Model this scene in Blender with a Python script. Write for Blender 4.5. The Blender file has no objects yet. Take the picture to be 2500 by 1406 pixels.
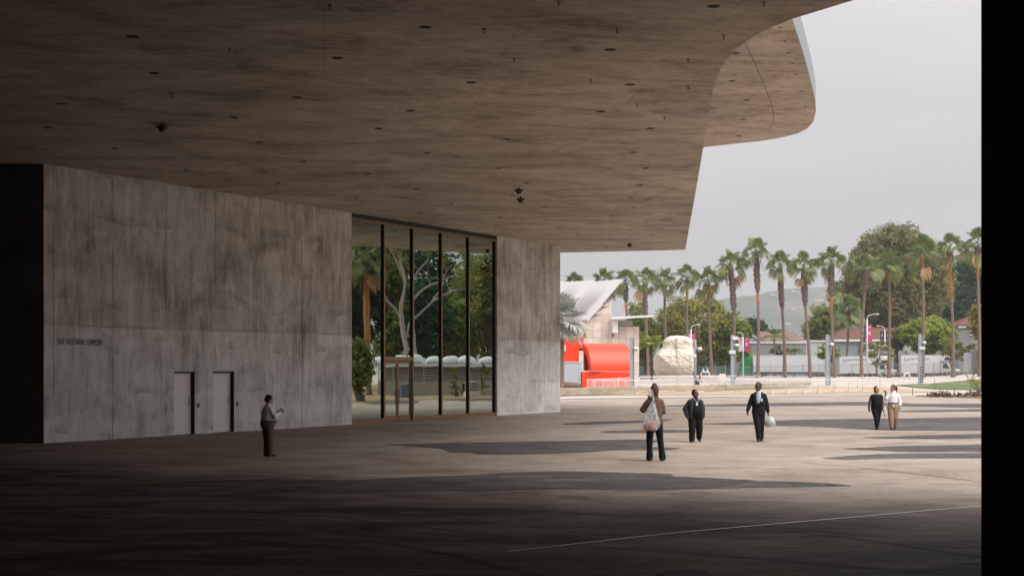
import bpy, math, random
import numpy as np
from mathutils import Vector, Matrix, noise
R = math.radians
scene = bpy.context.scene
col = scene.collection

# ------------------------------------------------------------------ camera, sky, sun, exposure
EYE = 2.25                       # camera height above the plaza
FPX = 3600.0                     # focal length in pixels of a 2500 px wide picture
HZ = 893.0                       # row of the horizon
cam_data = bpy.data.cameras.new("Camera")
cam = bpy.data.objects.new("Camera", cam_data)
col.objects.link(cam)
cam.location = (0, 0, EYE)
cam.rotation_euler = (R(90), 0, 0)
cam_data.sensor_width = 36.0
cam_data.lens = 36.0 * FPX / 2500.0
cam_data.shift_y = (HZ - 703.0) / 2500.0
cam_data.clip_start = 0.1
cam_data.clip_end = 12000
scene.camera = cam

SUN_EL, SUN_AZ = R(54), R(128)    # azimuth measured from +Y towards +X
world = bpy.data.worlds.new("World")
scene.world = world
world.use_nodes = True
wn, wl = world.node_tree.nodes, world.node_tree.links
wn.clear()
w_out = wn.new("ShaderNodeOutputWorld")
w_bg = wn.new("ShaderNodeBackground")
w_sky = wn.new("ShaderNodeTexSky")
w_sky.sky_type = 'NISHITA'
w_sky.sun_disc = False
w_sky.sun_elevation = SUN_EL
w_sky.sun_rotation = SUN_AZ
w_sky.air_density = 1.5
w_sky.dust_density = 6.0
w_hsv = wn.new("ShaderNodeHueSaturation")
w_hsv.inputs['Saturation'].default_value = 0.12
w_tc = wn.new("ShaderNodeTexCoord")
w_sep = wn.new("ShaderNodeSeparateXYZ")
w_el = wn.new("ShaderNodeMath"); w_el.operation = 'MAXIMUM'; w_el.inputs[1].default_value = 0.0
w_ov = wn.new("ShaderNodeMath"); w_ov.operation = 'MULTIPLY_ADD'
w_ov.inputs[1].default_value = 3.75; w_ov.inputs[2].default_value = 1.72
w_map = wn.new("ShaderNodeMapping"); w_map.inputs['Scale'].default_value = (1.1, 1.1, 5.0)
w_noise = wn.new("ShaderNodeTexNoise"); w_noise.inputs['Scale'].default_value = 2.4
w_noise.inputs['Detail'].default_value = 4.0; w_noise.inputs['Roughness'].default_value = 0.45
w_mr = wn.new("ShaderNodeMapRange")
w_mr.inputs['From Min'].default_value = 0.3; w_mr.inputs['From Max'].default_value = 0.7
w_mr.inputs['To Min'].default_value = 0.90; w_mr.inputs['To Max'].default_value = 1.10
w_cl = wn.new("ShaderNodeMath"); w_cl.operation = 'MULTIPLY'
w_tint = wn.new("ShaderNodeMix"); w_tint.data_type = 'RGBA'; w_tint.blend_type = 'MULTIPLY'
w_tint.inputs[0].default_value = 1.0
w_tint.inputs[7].default_value = (1.0, 0.965, 0.995, 1)
w_mix = wn.new("ShaderNodeMix"); w_mix.data_type = 'RGBA'
w_mix.inputs[0].default_value = 0.9
wl.new(w_tc.outputs['Generated'], w_sep.inputs[0])
wl.new(w_sep.outputs['Z'], w_el.inputs[0])
wl.new(w_el.outputs[0], w_ov.inputs[0])
wl.new(w_tc.outputs['Generated'], w_map.inputs[0])
wl.new(w_map.outputs[0], w_noise.inputs['Vector'])
wl.new(w_noise.outputs['Fac'], w_mr.inputs['Value'])
wl.new(w_ov.outputs[0], w_cl.inputs[0])
wl.new(w_mr.outputs[0], w_cl.inputs[1])
wl.new(w_cl.outputs[0], w_tint.inputs[6])
wl.new(w_sky.outputs[0], w_hsv.inputs['Color'])
wl.new(w_hsv.outputs[0], w_mix.inputs[6])
wl.new(w_tint.outputs[2], w_mix.inputs[7])
wl.new(w_mix.outputs[2], w_bg.inputs['Color'])
w_bg.inputs['Strength'].default_value = 0.12
wl.new(w_bg.outputs[0], w_out.inputs['Surface'])

sun_data = bpy.data.lights.new("Sun", 'SUN')
sun_data.energy = 1.5
sun_data.angle = R(50)
sun_data.color = (1.0, 0.95, 0.88)
sun = bpy.data.objects.new("Sun", sun_data)
col.objects.link(sun)
sun.location = (40, 40, 60)
sdir = Vector((math.sin(SUN_AZ) * math.cos(SUN_EL), math.cos(SUN_AZ) * math.cos(SUN_EL), math.sin(SUN_EL)))
sun.rotation_euler = sdir.to_track_quat('Z', 'Y').to_euler()

vs = scene.view_settings
vs.view_transform = 'Standard'
vs.look = 'None'
vs.exposure = 1.25
vs.gamma = 1.0
vs.use_curve_mapping = False
scene.render.engine = 'CYCLES'
cy = scene.cycles
cy.use_denoising = True
cy.max_bounces = 8
cy.diffuse_bounces = 2
cy.glossy_bounces = 4
cy.transmission_bounces = 4
cy.volume_bounces = 0
cy.transparent_max_bounces = 8
cy.sample_clamp_indirect = 6.0

# ------------------------------------------------------------------ small helpers
def gx(px, Y):                   # sideways metres of a picture column at depth Y
    return (px - 1250.0) / FPX * Y
def gzp(py, Y):                  # height in metres of a picture row at depth Y
    return EYE + (HZ - py) / FPX * Y
def gnd(px, py):                 # a point of the flat plaza
    Y = FPX * EYE / (py - HZ)
    return (gx(px, Y), Y)
def at_h(px, py, z):             # a point of a level plane at height z
    Y = FPX * (z - EYE) / (HZ - py)
    return (gx(px, Y), Y)
def sstep(a, b, x):
    t = min(1.0, max(0.0, (x - a) / (b - a)))
    return t * t * (3 - 2 * t)
def gz(X, Y):                    # the ground rises a little towards the street
    return 0.75 * sstep(128, 190, Y) + 0.5 * sstep(52, 68, X) * sstep(140, 198, Y) - 0.55 * sstep(200, 210, Y)

# ------------------------------------------------------------------ materials
MATS = {}
def mat(name, color, rough=0.7, metallic=0.0, spec=0.4, noise_scale=None, var=0.12, bump=0.0, detail=5.0,
        stretch=(1, 1, 1), transl=0.0, attr=False, coat=0.0):
    if name in MATS:
        return MATS[name]
    m = bpy.data.materials.new(name)
    m.use_nodes = True
    nt = m.node_tree
    b = nt.nodes["Principled BSDF"]
    b.inputs['Base Color'].default_value = (*color, 1)
    b.inputs['Roughness'].default_value = rough
    b.inputs['Metallic'].default_value = metallic
    b.inputs['Specular IOR Level'].default_value = spec
    if coat:
        b.inputs['Coat Weight'].default_value = coat
    src = None
    if noise_scale:
        tc = nt.nodes.new("ShaderNodeTexCoord")
        mp = nt.nodes.new("ShaderNodeMapping"); mp.inputs['Scale'].default_value = stretch
        nz = nt.nodes.new("ShaderNodeTexNoise"); nz.inputs['Scale'].default_value = noise_scale
        nz.inputs['Detail'].default_value = detail; nz.inputs['Roughness'].default_value = 0.6
        rp = nt.nodes.new("ShaderNodeMapRange")
        rp.inputs['From Min'].default_value = 0.25; rp.inputs['From Max'].default_value = 0.75
        rp.inputs['To Min'].default_value = 1 - var; rp.inputs['To Max'].default_value = 1 + var
        mx = nt.nodes.new("ShaderNodeMix"); mx.data_type = 'RGBA'; mx.blend_type = 'MULTIPLY'
        mx.inputs[0].default_value = 1.0
        mx.inputs[6].default_value = (*color, 1)
        nt.links.new(tc.outputs['Object'], mp.inputs[0]); nt.links.new(mp.outputs[0], nz.inputs['Vector'])
        nt.links.new(nz.outputs['Fac'], rp.inputs['Value']); nt.links.new(rp.outputs[0], mx.inputs[7])
        src = mx
        nt.links.new(mx.outputs[2], b.inputs['Base Color'])
        if bump:
            bp = nt.nodes.new("ShaderNodeBump"); bp.inputs['Strength'].default_value = bump
            bp.inputs['Distance'].default_value = 0.05
            nt.links.new(nz.outputs['Fac'], bp.inputs['Height']); nt.links.new(bp.outputs[0], b.inputs['Normal'])
    if attr:
        at = nt.nodes.new("ShaderNodeAttribute"); at.attribute_name = "tint"
        m2 = nt.nodes.new("ShaderNodeMix"); m2.data_type = 'RGBA'; m2.blend_type = 'MULTIPLY'; m2.inputs[0].default_value = 1.0
        m2.inputs[6].default_value = (*color, 1)
        if src:
            nt.links.new(src.outputs[2], m2.inputs[6])
        nt.links.new(at.outputs['Color'], m2.inputs[7])
        nt.links.new(m2.outputs[2], b.inputs['Base Color'])
        src = m2
    if transl:
        tr = nt.nodes.new("ShaderNodeBsdfTranslucent")
        tr.inputs['Color'].default_value = (color[0] * 1.1, color[1] * 1.25, color[2] * 0.8, 1)
        if src:
            nt.links.new(src.outputs[2], tr.inputs['Color'])
        ms = nt.nodes.new("ShaderNodeMixShader"); ms.inputs[0].default_value = transl
        o = nt.nodes["Material Output"]
        nt.links.new(b.outputs[0], ms.inputs[1]); nt.links.new(tr.outputs[0], ms.inputs[2])
        nt.links.new(ms.outputs[0], o.inputs['Surface'])
    MATS[name] = m
    return m

class NT:
    """tiny node-graph writer for the concrete materials"""
    def __init__(s, name, rough=0.7, spec=0.35):
        s.m = bpy.data.materials.new(name); s.m.use_nodes = True
        s.t = s.m.node_tree; s.b = s.t.nodes["Principled BSDF"]
        s.b.inputs['Roughness'].default_value = rough
        s.b.inputs['Specular IOR Level'].default_value = spec
        g = s.t.nodes.new("ShaderNodeNewGeometry"); s.pos = g.outputs['Position']
        MATS[name] = s.m
    def _in(s, sock, v):
        if hasattr(v, 'links') or isinstance(v, bpy.types.NodeSocket):
            s.t.links.new(v, sock)
        else:
            sock.default_value = v
    def math(s, op, a, b=0.0, c=0.0, clamp=False):
        n = s.t.nodes.new("ShaderNodeMath"); n.operation = op; n.use_clamp = clamp
        s._in(n.inputs[0], a); s._in(n.inputs[1], b); s._in(n.inputs[2], c)
        return n.outputs[0]
    def dot(s, v):
        n = s.t.nodes.new("ShaderNodeVectorMath"); n.operation = 'DOT_PRODUCT'
        s.t.links.new(s.pos, n.inputs[0]); n.inputs[1].default_value = v
        return n.outputs['Value']
    def vec(s, a, b, c):
        n = s.t.nodes.new("ShaderNodeCombineXYZ")
        s._in(n.inputs[0], a); s._in(n.inputs[1], b); s._in(n.inputs[2], c)
        return n.outputs[0]
    def scaled(s, v, sc):
        n = s.t.nodes.new("ShaderNodeMapping"); s.t.links.new(v, n.inputs[0]); n.inputs['Scale'].default_value = sc
        return n.outputs[0]
    def noise(s, v, scale, detail=4.0, rough=0.55, dist=0.0):
        n = s.t.nodes.new("ShaderNodeTexNoise"); s.t.links.new(v, n.inputs['Vector'])
        n.inputs['Scale'].default_value = scale; n.inputs['Detail'].default_value = detail
        n.inputs['Roughness'].default_value = rough; n.inputs['Distortion'].default_value = dist
        return n.outputs['Fac']
    def voro(s, v, scale):
        n = s.t.nodes.new("ShaderNodeTexVoronoi"); s.t.links.new(v, n.inputs['Vector'])
        n.inputs['Scale'].default_value = scale
        return n.outputs['Distance'], n.outputs['Color']
    def rng(s, v, a, b, c, d):
        n = s.t.nodes.new("ShaderNodeMapRange"); s.t.links.new(v, n.inputs['Value'])
        for k, x in zip(('From Min', 'From Max', 'To Min', 'To Max'), (a, b, c, d)):
            n.inputs[k].default_value = x
        return n.outputs[0]
    def ramp(s, v, stops):
        n = s.t.nodes.new("ShaderNodeValToRGB"); s.t.links.new(v, n.inputs[0])
        e = n.color_ramp.elements
        while len(e) < len(stops):
            e.new(0.5)
        for k, (p, c) in zip(e, stops):
            k.position = p; k.color = (*c, 1)
        return n.outputs[0]
    def mix(s, f, a, b, mode='MIX'):
        n = s.t.nodes.new("ShaderNodeMix"); n.data_type = 'RGBA'; n.blend_type = mode
        s._in(n.inputs[0], f)
        s._in(n.inputs[6], a if isinstance(a, bpy.types.NodeSocket) else (*a, 1))
        s._in(n.inputs[7], b if isinstance(b, bpy.types.NodeSocket) else (*b, 1))
        return n.outputs[2]
    def grey(s, v):
        n = s.t.nodes.new("ShaderNodeCombineColor")
        for k in range(3):
            s.t.links.new(v, n.inputs[k])
        return n.outputs[0]
    def color(s, c):
        s.t.links.new(c, s.b.inputs['Base Color'])
    def bump(s, h, strength=0.3, dist=0.01):
        n = s.t.nodes.new("ShaderNodeBump"); n.inputs['Strength'].default_value = strength; n.inputs['Distance'].default_value = dist
        s.t.links.new(h, n.inputs['Height']); s.t.links.new(n.outputs[0], s.b.inputs['Normal'])

# the long wall runs from corner WA to corner WB
WA = Vector((*gnd(107, 1082), 0)); WB = Vector((*gnd(1368, 1005), 0))
WU = (WB - WA).normalized(); WN = Vector((WU.y, -WU.x, 0))      # along the wall, and out of it
SOF = 8.12                                                       # height of the soffit
LIFT = 3.47                                                      # height of the pour joint

def m_soffit():
    s = NT("soffit_concrete", 0.85, 0.2)
    q = s.vec(s.dot((1, 0.124, 0)), s.dot((-0.124, 1, 0)), 0.0)
    broad = s.noise(q, 0.09, 3, 0.5)
    mid = s.noise(s.scaled(q, (0.42, 0.66, 1)), 0.9, 8, 0.66, 0.7)
    fine = s.noise(s.scaled(q, (1.6, 2.8, 1)), 1.4, 7, 0.72, 0.4)
    f = s.math('ADD', s.math('MULTIPLY', mid, 0.62), s.math('MULTIPLY', fine, 0.38))
    c = s.ramp(f, [(0.38, (0.32, 0.245, 0.180)), (0.47, (0.54, 0.436, 0.343)), (0.54, (0.65, 0.545, 0.442)), (0.64, (0.77, 0.67, 0.565))])
    c = s.mix(1.0, c, s.grey(s.rng(broad, 0.3, 0.7, 0.82, 1.14)), 'MULTIPLY')
    # pale laitance streaks and dark spots
    vein = s.noise(s.scaled(q, (0.12, 0.55, 1)), 1.0, 4, 0.5, 1.2)
    v = s.math('SUBTRACT', 1.0, s.math('MULTIPLY', s.math('ABSOLUTE', s.math('SUBTRACT', vein, 0.5)), 32.0), clamp=True)
    c = s.mix(s.math('MULTIPLY', v, 0.26), c, (0.62, 0.55, 0.49))
    sp = s.noise(s.scaled(q, (0.5, 1.6, 1)), 1.1, 6, 0.72, 0.4)
    c = s.mix(s.math('MULTIPLY', s.rng(sp, 0.60, 0.72, 0.0, 1.0), 0.45), c, (0.120, 0.092, 0.070))
    # formwork joints
    j = s.math('FRACT', s.math('DIVIDE', s.math('ADD', s.dot((1, 0.124, 0)), 41.0 + 0.24), 1.68))
    ln = s.math('LESS_THAN', s.math('ABSOLUTE', s.math('SUBTRACT', j, 0.5)), 0.006)
    gap = s.rng(s.noise(s.scaled(q, (0.4, 0.10, 1)), 1.3, 1), 0.44, 0.52, 0.0, 1.0)
    jj = s.math('MULTIPLY', ln, s.math('MULTIPLY', gap, 0.28))
    c = s.mix(jj, c, (0.10, 0.078, 0.06))
    s.color(c)
    s.bump(f, 0.25, 0.02)
    return s.m

def m_wall():
    s = NT("wall_concrete", 0.82, 0.22)
    u = s.dot(tuple(WU)); z = s.dot((0, 0, 1))
    q = s.vec(u, z, 0.0)
    streak = s.noise(s.scaled(q, (2.6, 0.42, 1)), 1.0, 7, 0.68, 0.5)
    fine = s.noise(s.scaled(q, (9, 1.6, 1)), 1.0, 5, 0.7, 0.4)
    blot = s.noise(s.scaled(q, (0.42, 0.60, 1)), 1.0, 6, 0.64, 0.7)
    f = s.math('ADD', s.math('ADD', s.math('MULTIPLY', streak, 0.42), s.math('MULTIPLY', fine, 0.18)), s.math('MULTIPLY', blot, 0.40))
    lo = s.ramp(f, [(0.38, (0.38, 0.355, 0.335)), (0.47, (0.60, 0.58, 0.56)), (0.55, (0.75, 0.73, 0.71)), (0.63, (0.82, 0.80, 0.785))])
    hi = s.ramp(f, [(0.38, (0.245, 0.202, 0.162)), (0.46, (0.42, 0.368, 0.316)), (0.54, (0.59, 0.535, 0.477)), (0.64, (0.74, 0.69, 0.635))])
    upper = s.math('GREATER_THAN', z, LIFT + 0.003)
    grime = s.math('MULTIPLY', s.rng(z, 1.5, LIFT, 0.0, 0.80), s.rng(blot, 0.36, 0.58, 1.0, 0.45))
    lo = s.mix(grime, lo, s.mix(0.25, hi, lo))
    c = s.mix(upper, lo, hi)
    # wavy cold joints between pours, board seams every few metres, rust-brown run marks
    wob = s.math('MULTIPLY', s.math('SUBTRACT', s.noise(s.scaled(q, (0.33, 0.05, 1)), 1.0, 3, 0.5), 0.5), 1.1)
    zz = s.math('FRACT', s.math('DIVIDE', s.math('ADD', s.math('ADD', z, wob), 0.55), 1.32))
    cj = s.math('LESS_THAN', s.math('ABSOLUTE', s.math('SUBTRACT', zz, 0.5)), 0.014)
    vis = s.rng(s.noise(s.scaled(q, (0.5, 0.9, 1)), 0.8, 2), 0.50, 0.66, 0.0, 0.30)
    c = s.mix(s.math('MULTIPLY', cj, vis), c, (0.47, 0.44, 0.40))
    band = s.math('MULTIPLY', s.rng(zz, 0.5, 0.76, 0.55, 0.0), s.math('GREATER_THAN', zz, 0.5))
    bm = s.rng(s.noise(s.scaled(q, (0.9, 0.5, 1)), 1.0, 4, 0.6), 0.48, 0.66, 0.0, 1.0)
    c = s.mix(s.math('MULTIPLY', band, bm), c, (0.13, 0.105, 0.082))
    sj = s.math('FRACT', s.math('DIVIDE', s.math('ADD', u, 1.1), 2.42))
    sl = s.math('LESS_THAN', s.math('ABSOLUTE', s.math('SUBTRACT', sj, 0.5)), 0.008)
    c = s.mix(s.math('MULTIPLY', sl, s.rng(s.noise(q, 0.7, 2), 0.36, 0.58, 0.0, 0.7)), c, (0.14, 0.12, 0.10))
    spot = s.noise(s.scaled(q, (2.6, 0.8, 1)), 1.0, 6, 0.75, 0.5)
    near = s.rng(u, 2.0, 18.0, 1.0, 0.30)
    sm = s.math('MULTIPLY', s.rng(spot, 0.54, 0.68, 0.0, 0.82), near)
    c = s.mix(sm, c, (0.085, 0.075, 0.065))
    tu = s.math('MULTIPLY', s.math('SUBTRACT', s.math('FRACT', s.math('DIVIDE', u, 2.42)), 0.5), 2.42)
    tz = s.math('MULTIPLY', s.math('SUBTRACT', s.math('FRACT', s.math('DIVIDE', z, 1.735)), 0.5), 1.735)
    tie = s.math('LESS_THAN', s.math('ADD', s.math('MULTIPLY', tu, tu), s.math('MULTIPLY', tz, tz)), 0.0010)
    c = s.mix(s.math('MULTIPLY', tie, 0.45), c, (0.09, 0.078, 0.066))
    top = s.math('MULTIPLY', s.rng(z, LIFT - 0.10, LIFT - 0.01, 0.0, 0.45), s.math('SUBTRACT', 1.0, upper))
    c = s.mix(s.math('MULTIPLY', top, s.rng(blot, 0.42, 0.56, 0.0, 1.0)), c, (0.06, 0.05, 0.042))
    s.color(c)
    s.bump(f, 0.3, 0.02)
    return s.m

def m_plaza(name, dark=False):
    s = NT(name, 0.55, 0.10)
    q = s.vec(s.dot((1, 0, 0)), s.dot((0, 1, 0)), 0.0)
    broad = s.noise(s.scaled(q, (0.10, 0.16, 1)), 1.0, 4, 0.55, 0.4)
    mid = s.noise(s.scaled(q, (0.50, 0.62, 1)), 1.0, 7, 0.66, 0.5)
    fine = s.noise(q, 6.0, 5, 0.7)
    f = s.math('ADD', s.math('ADD', s.math('MULTIPLY', mid, 0.5), s.math('MULTIPLY', fine, 0.22)), s.math('MULTIPLY', broad, 0.28))
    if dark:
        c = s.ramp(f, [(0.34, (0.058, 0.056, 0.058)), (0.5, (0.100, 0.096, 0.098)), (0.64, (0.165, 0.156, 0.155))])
    else:
        c = s.ramp(f, [(0.36, (0.195, 0.152, 0.120)), (0.46, (0.300, 0.247, 0.207)), (0.55, (0.378, 0.323, 0.279)), (0.66, (0.46, 0.405, 0.358))])
    # damp brown stains
    st = s.noise(s.scaled(q, (0.34, 0.62, 1)), 1.0, 5, 0.68, 0.8)
    stm = s.rng(st, 0.53, 0.70, 0.0, 0.62)
    if not dark:
        near = s.rng(s.dot((0, 1, 0)), 25.0, 33.0, 1.15, 0.30)  # stains deepened on the near paving as part of its painted shade
        stm = s.math('MULTIPLY', stm, near)
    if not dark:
        # shade painted dark brown over the damp inner paving, with a ragged limit
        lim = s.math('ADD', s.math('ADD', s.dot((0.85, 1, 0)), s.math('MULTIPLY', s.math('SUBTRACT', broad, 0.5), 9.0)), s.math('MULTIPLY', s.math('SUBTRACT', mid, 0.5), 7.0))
        damp_shade = s.rng(lim, 22.5, 29.0, 0.95, 0.0)
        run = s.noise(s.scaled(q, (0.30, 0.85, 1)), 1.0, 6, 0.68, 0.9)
        c = s.mix(s.math('MULTIPLY', damp_shade, s.rng(run, 0.40, 0.62, 1.0, 0.50)), c, (0.034, 0.026, 0.020))
    c = s.mix(stm, c, (0.045, 0.036, 0.030) if dark else (0.070, 0.050, 0.038))
    # combed arcs drawn into the wet concrete
    d, cc = s.voro(s.scaled(q, (0.16, 0.16, 1)), 1.0)
    wv = s.math('SINE', s.math('MULTIPLY', d, 260.0))
    c = s.mix(1.0, c, s.grey(s.rng(wv, -1, 1, 0.972, 1.02)), 'MULTIPLY')
    s.color(c)
    s.t.links.new(s.rng(stm, 0.0, 0.6, 0.72, 0.55), s.b.inputs['Roughness'])
    h = s.math('ADD', s.math('MULTIPLY', wv, 0.35), s.math('MULTIPLY', fine, 0.8))
    s.bump(h, 0.35, 0.006)
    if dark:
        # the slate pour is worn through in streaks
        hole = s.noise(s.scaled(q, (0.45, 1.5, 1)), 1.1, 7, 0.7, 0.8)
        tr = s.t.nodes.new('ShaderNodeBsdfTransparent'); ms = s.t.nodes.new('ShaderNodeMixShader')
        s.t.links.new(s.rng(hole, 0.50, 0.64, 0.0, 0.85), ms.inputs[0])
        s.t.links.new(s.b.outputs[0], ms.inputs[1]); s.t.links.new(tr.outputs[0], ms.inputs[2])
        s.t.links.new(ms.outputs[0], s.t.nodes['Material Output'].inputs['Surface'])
    return s.m

def m_zone(name, a, b, scale=0.5, rough=0.85, fine=6.0):
    s = NT(name, rough, 0.25)
    f = s.math('ADD', s.math('MULTIPLY', s.noise(s.pos, scale, 5, 0.6), 0.6), s.math('MULTIPLY', s.noise(s.pos, fine, 3, 0.6), 0.4))
    s.color(s.ramp(f, [(0.35, a), (0.62, b)]))
    s.bump(f, 0.2, 0.01)
    return s.m

def m_hill():
    s = NT("hill_scrub", 0.95, 0.1)
    f = s.noise(s.pos, 0.012, 6, 0.65)
    g = s.noise(s.pos, 0.05, 4, 0.6)
    c = s.ramp(f, [(0.35, (0.030, 0.050, 0.030)), (0.52, (0.062, 0.080, 0.045)), (0.68, (0.17, 0.15, 0.10))])
    s.color(s.mix(1.0, c, s.grey(s.rng(g, 0.3, 0.7, 0.7, 1.25)), 'MULTIPLY'))
    return s.m

def m_glass():
    m = bpy.data.materials.new("window_glass"); m.use_nodes = True
    nt = m.node_tree; nt.nodes.clear()
    o = nt.nodes.new("ShaderNodeOutputMaterial")
    gl = nt.nodes.new("ShaderNodeBsdfGlossy"); gl.inputs['Roughness'].default_value = 0.0
    gl.inputs['Color'].default_value = (0.80, 0.90, 0.84, 1)
    df = nt.nodes.new("ShaderNodeBsdfDiffuse"); df.inputs['Color'].default_value = (0.006, 0.008, 0.007, 1)
    ms = nt.nodes.new("ShaderNodeMixShader"); ms.inputs[0].default_value = 0.54
    g = nt.nodes.new("ShaderNodeNewGeometry")
    mp = nt.nodes.new("ShaderNodeMapping"); mp.inputs['Scale'].default_value = (0.55, 0.55, 0.75)
    nz = nt.nodes.new("ShaderNodeTexNoise"); nz.inputs['Scale'].default_value = 1.0; nz.inputs['Detail'].default_value = 1.0
    bp = nt.nodes.new("ShaderNodeBump"); bp.inputs['Strength'].default_value = 0.05; bp.inputs['Distance'].default_value = 0.05
    L = nt.links.new
    L(g.outputs['Position'], mp.inputs[0]); L(mp.outputs[0], nz.inputs['Vector'])
    L(nz.outputs['Fac'], bp.inputs['Height']); L(bp.outputs[0], gl.inputs['Normal'])
    L(df.outputs[0], ms.inputs[1]); L(gl.outputs[0], ms.inputs[2]); L(ms.outputs[0], o.inputs['Surface'])
    MATS["window_glass"] = m
    return m

SOFFIT_M, WALL_M, GLASS_M = m_soffit(), m_wall(), m_glass()
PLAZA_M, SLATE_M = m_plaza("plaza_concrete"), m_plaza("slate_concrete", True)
PALE_M = m_zone("pale_paving", (0.40, 0.355, 0.325), (0.50, 0.45, 0.415), 0.25)
SAND_M = m_zone("tan_gravel", (0.36, 0.265, 0.165), (0.45, 0.345, 0.23), 0.4)
LAWN_M = m_zone("lawn_grass", (0.075, 0.115, 0.035), (0.13, 0.17, 0.06), 0.7, 0.9, 12)
DIRT_M = m_zone("bare_dirt", (0.20, 0.135, 0.075), (0.33, 0.235, 0.14), 0.35, 0.95)
MULCH_M = m_zone("brown_mulch", (0.085, 0.05, 0.032), (0.20, 0.13, 0.085), 1.6, 0.95)
ASPH_M = m_zone("asphalt", (0.045, 0.045, 0.047), (0.07, 0.07, 0.07), 0.5)
HILL_M = m_hill()
BLACK = mat("black_paint", (0.008, 0.008, 0.009), 0.5)
BRONZE = mat("bronze_anodised", (0.27, 0.155, 0.085), 0.42, 0.55, 0.5, 3.0, 0.1)
STEEL = mat("galvanised_steel", (0.55, 0.57, 0.60), 0.45, 0.35, 0.5, 4.0, 0.08)
POLEGREY = mat("pole_grey_paint", (0.33, 0.36, 0.40), 0.5, 0.1, 0.4, 2.0, 0.06)
WHITE = mat("white_paint", (0.72, 0.72, 0.71), 0.5, 0, 0.4, 1.5, 0.05)
CAMWHITE = mat("camera_white", (0.68, 0.68, 0.68), 0.4)
DARKGLASS = mat("dark_glass", (0.02, 0.028, 0.03), 0.08, 0, 0.6)
RED = mat("orange_red_paint", (0.83, 0.055, 0.014), 0.38, 0, 0.45, 0.6, 0.05)
STONE = mat("travertine", (0.68, 0.585, 0.51), 0.75, 0, 0.3, 1.4, 0.10)
STONE2 = mat("travertine_pale", (0.73, 0.645, 0.575), 0.75, 0, 0.3, 1.4, 0.10)
STONE3 = mat("travertine_warm", (0.65, 0.55, 0.475), 0.75, 0, 0.3, 1.4, 0.10)
JOINT = mat("joint_brown", (0.40, 0.30, 0.25), 0.9)  # brown backing colour seen in the open panel joints
ROOFWHITE = mat("roof_white", (0.70, 0.685, 0.68), 0.55, 0, 0.3, 0.5, 0.04)
RUBBER = mat("tyre_rubber", (0.018, 0.018, 0.019), 0.85)

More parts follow.
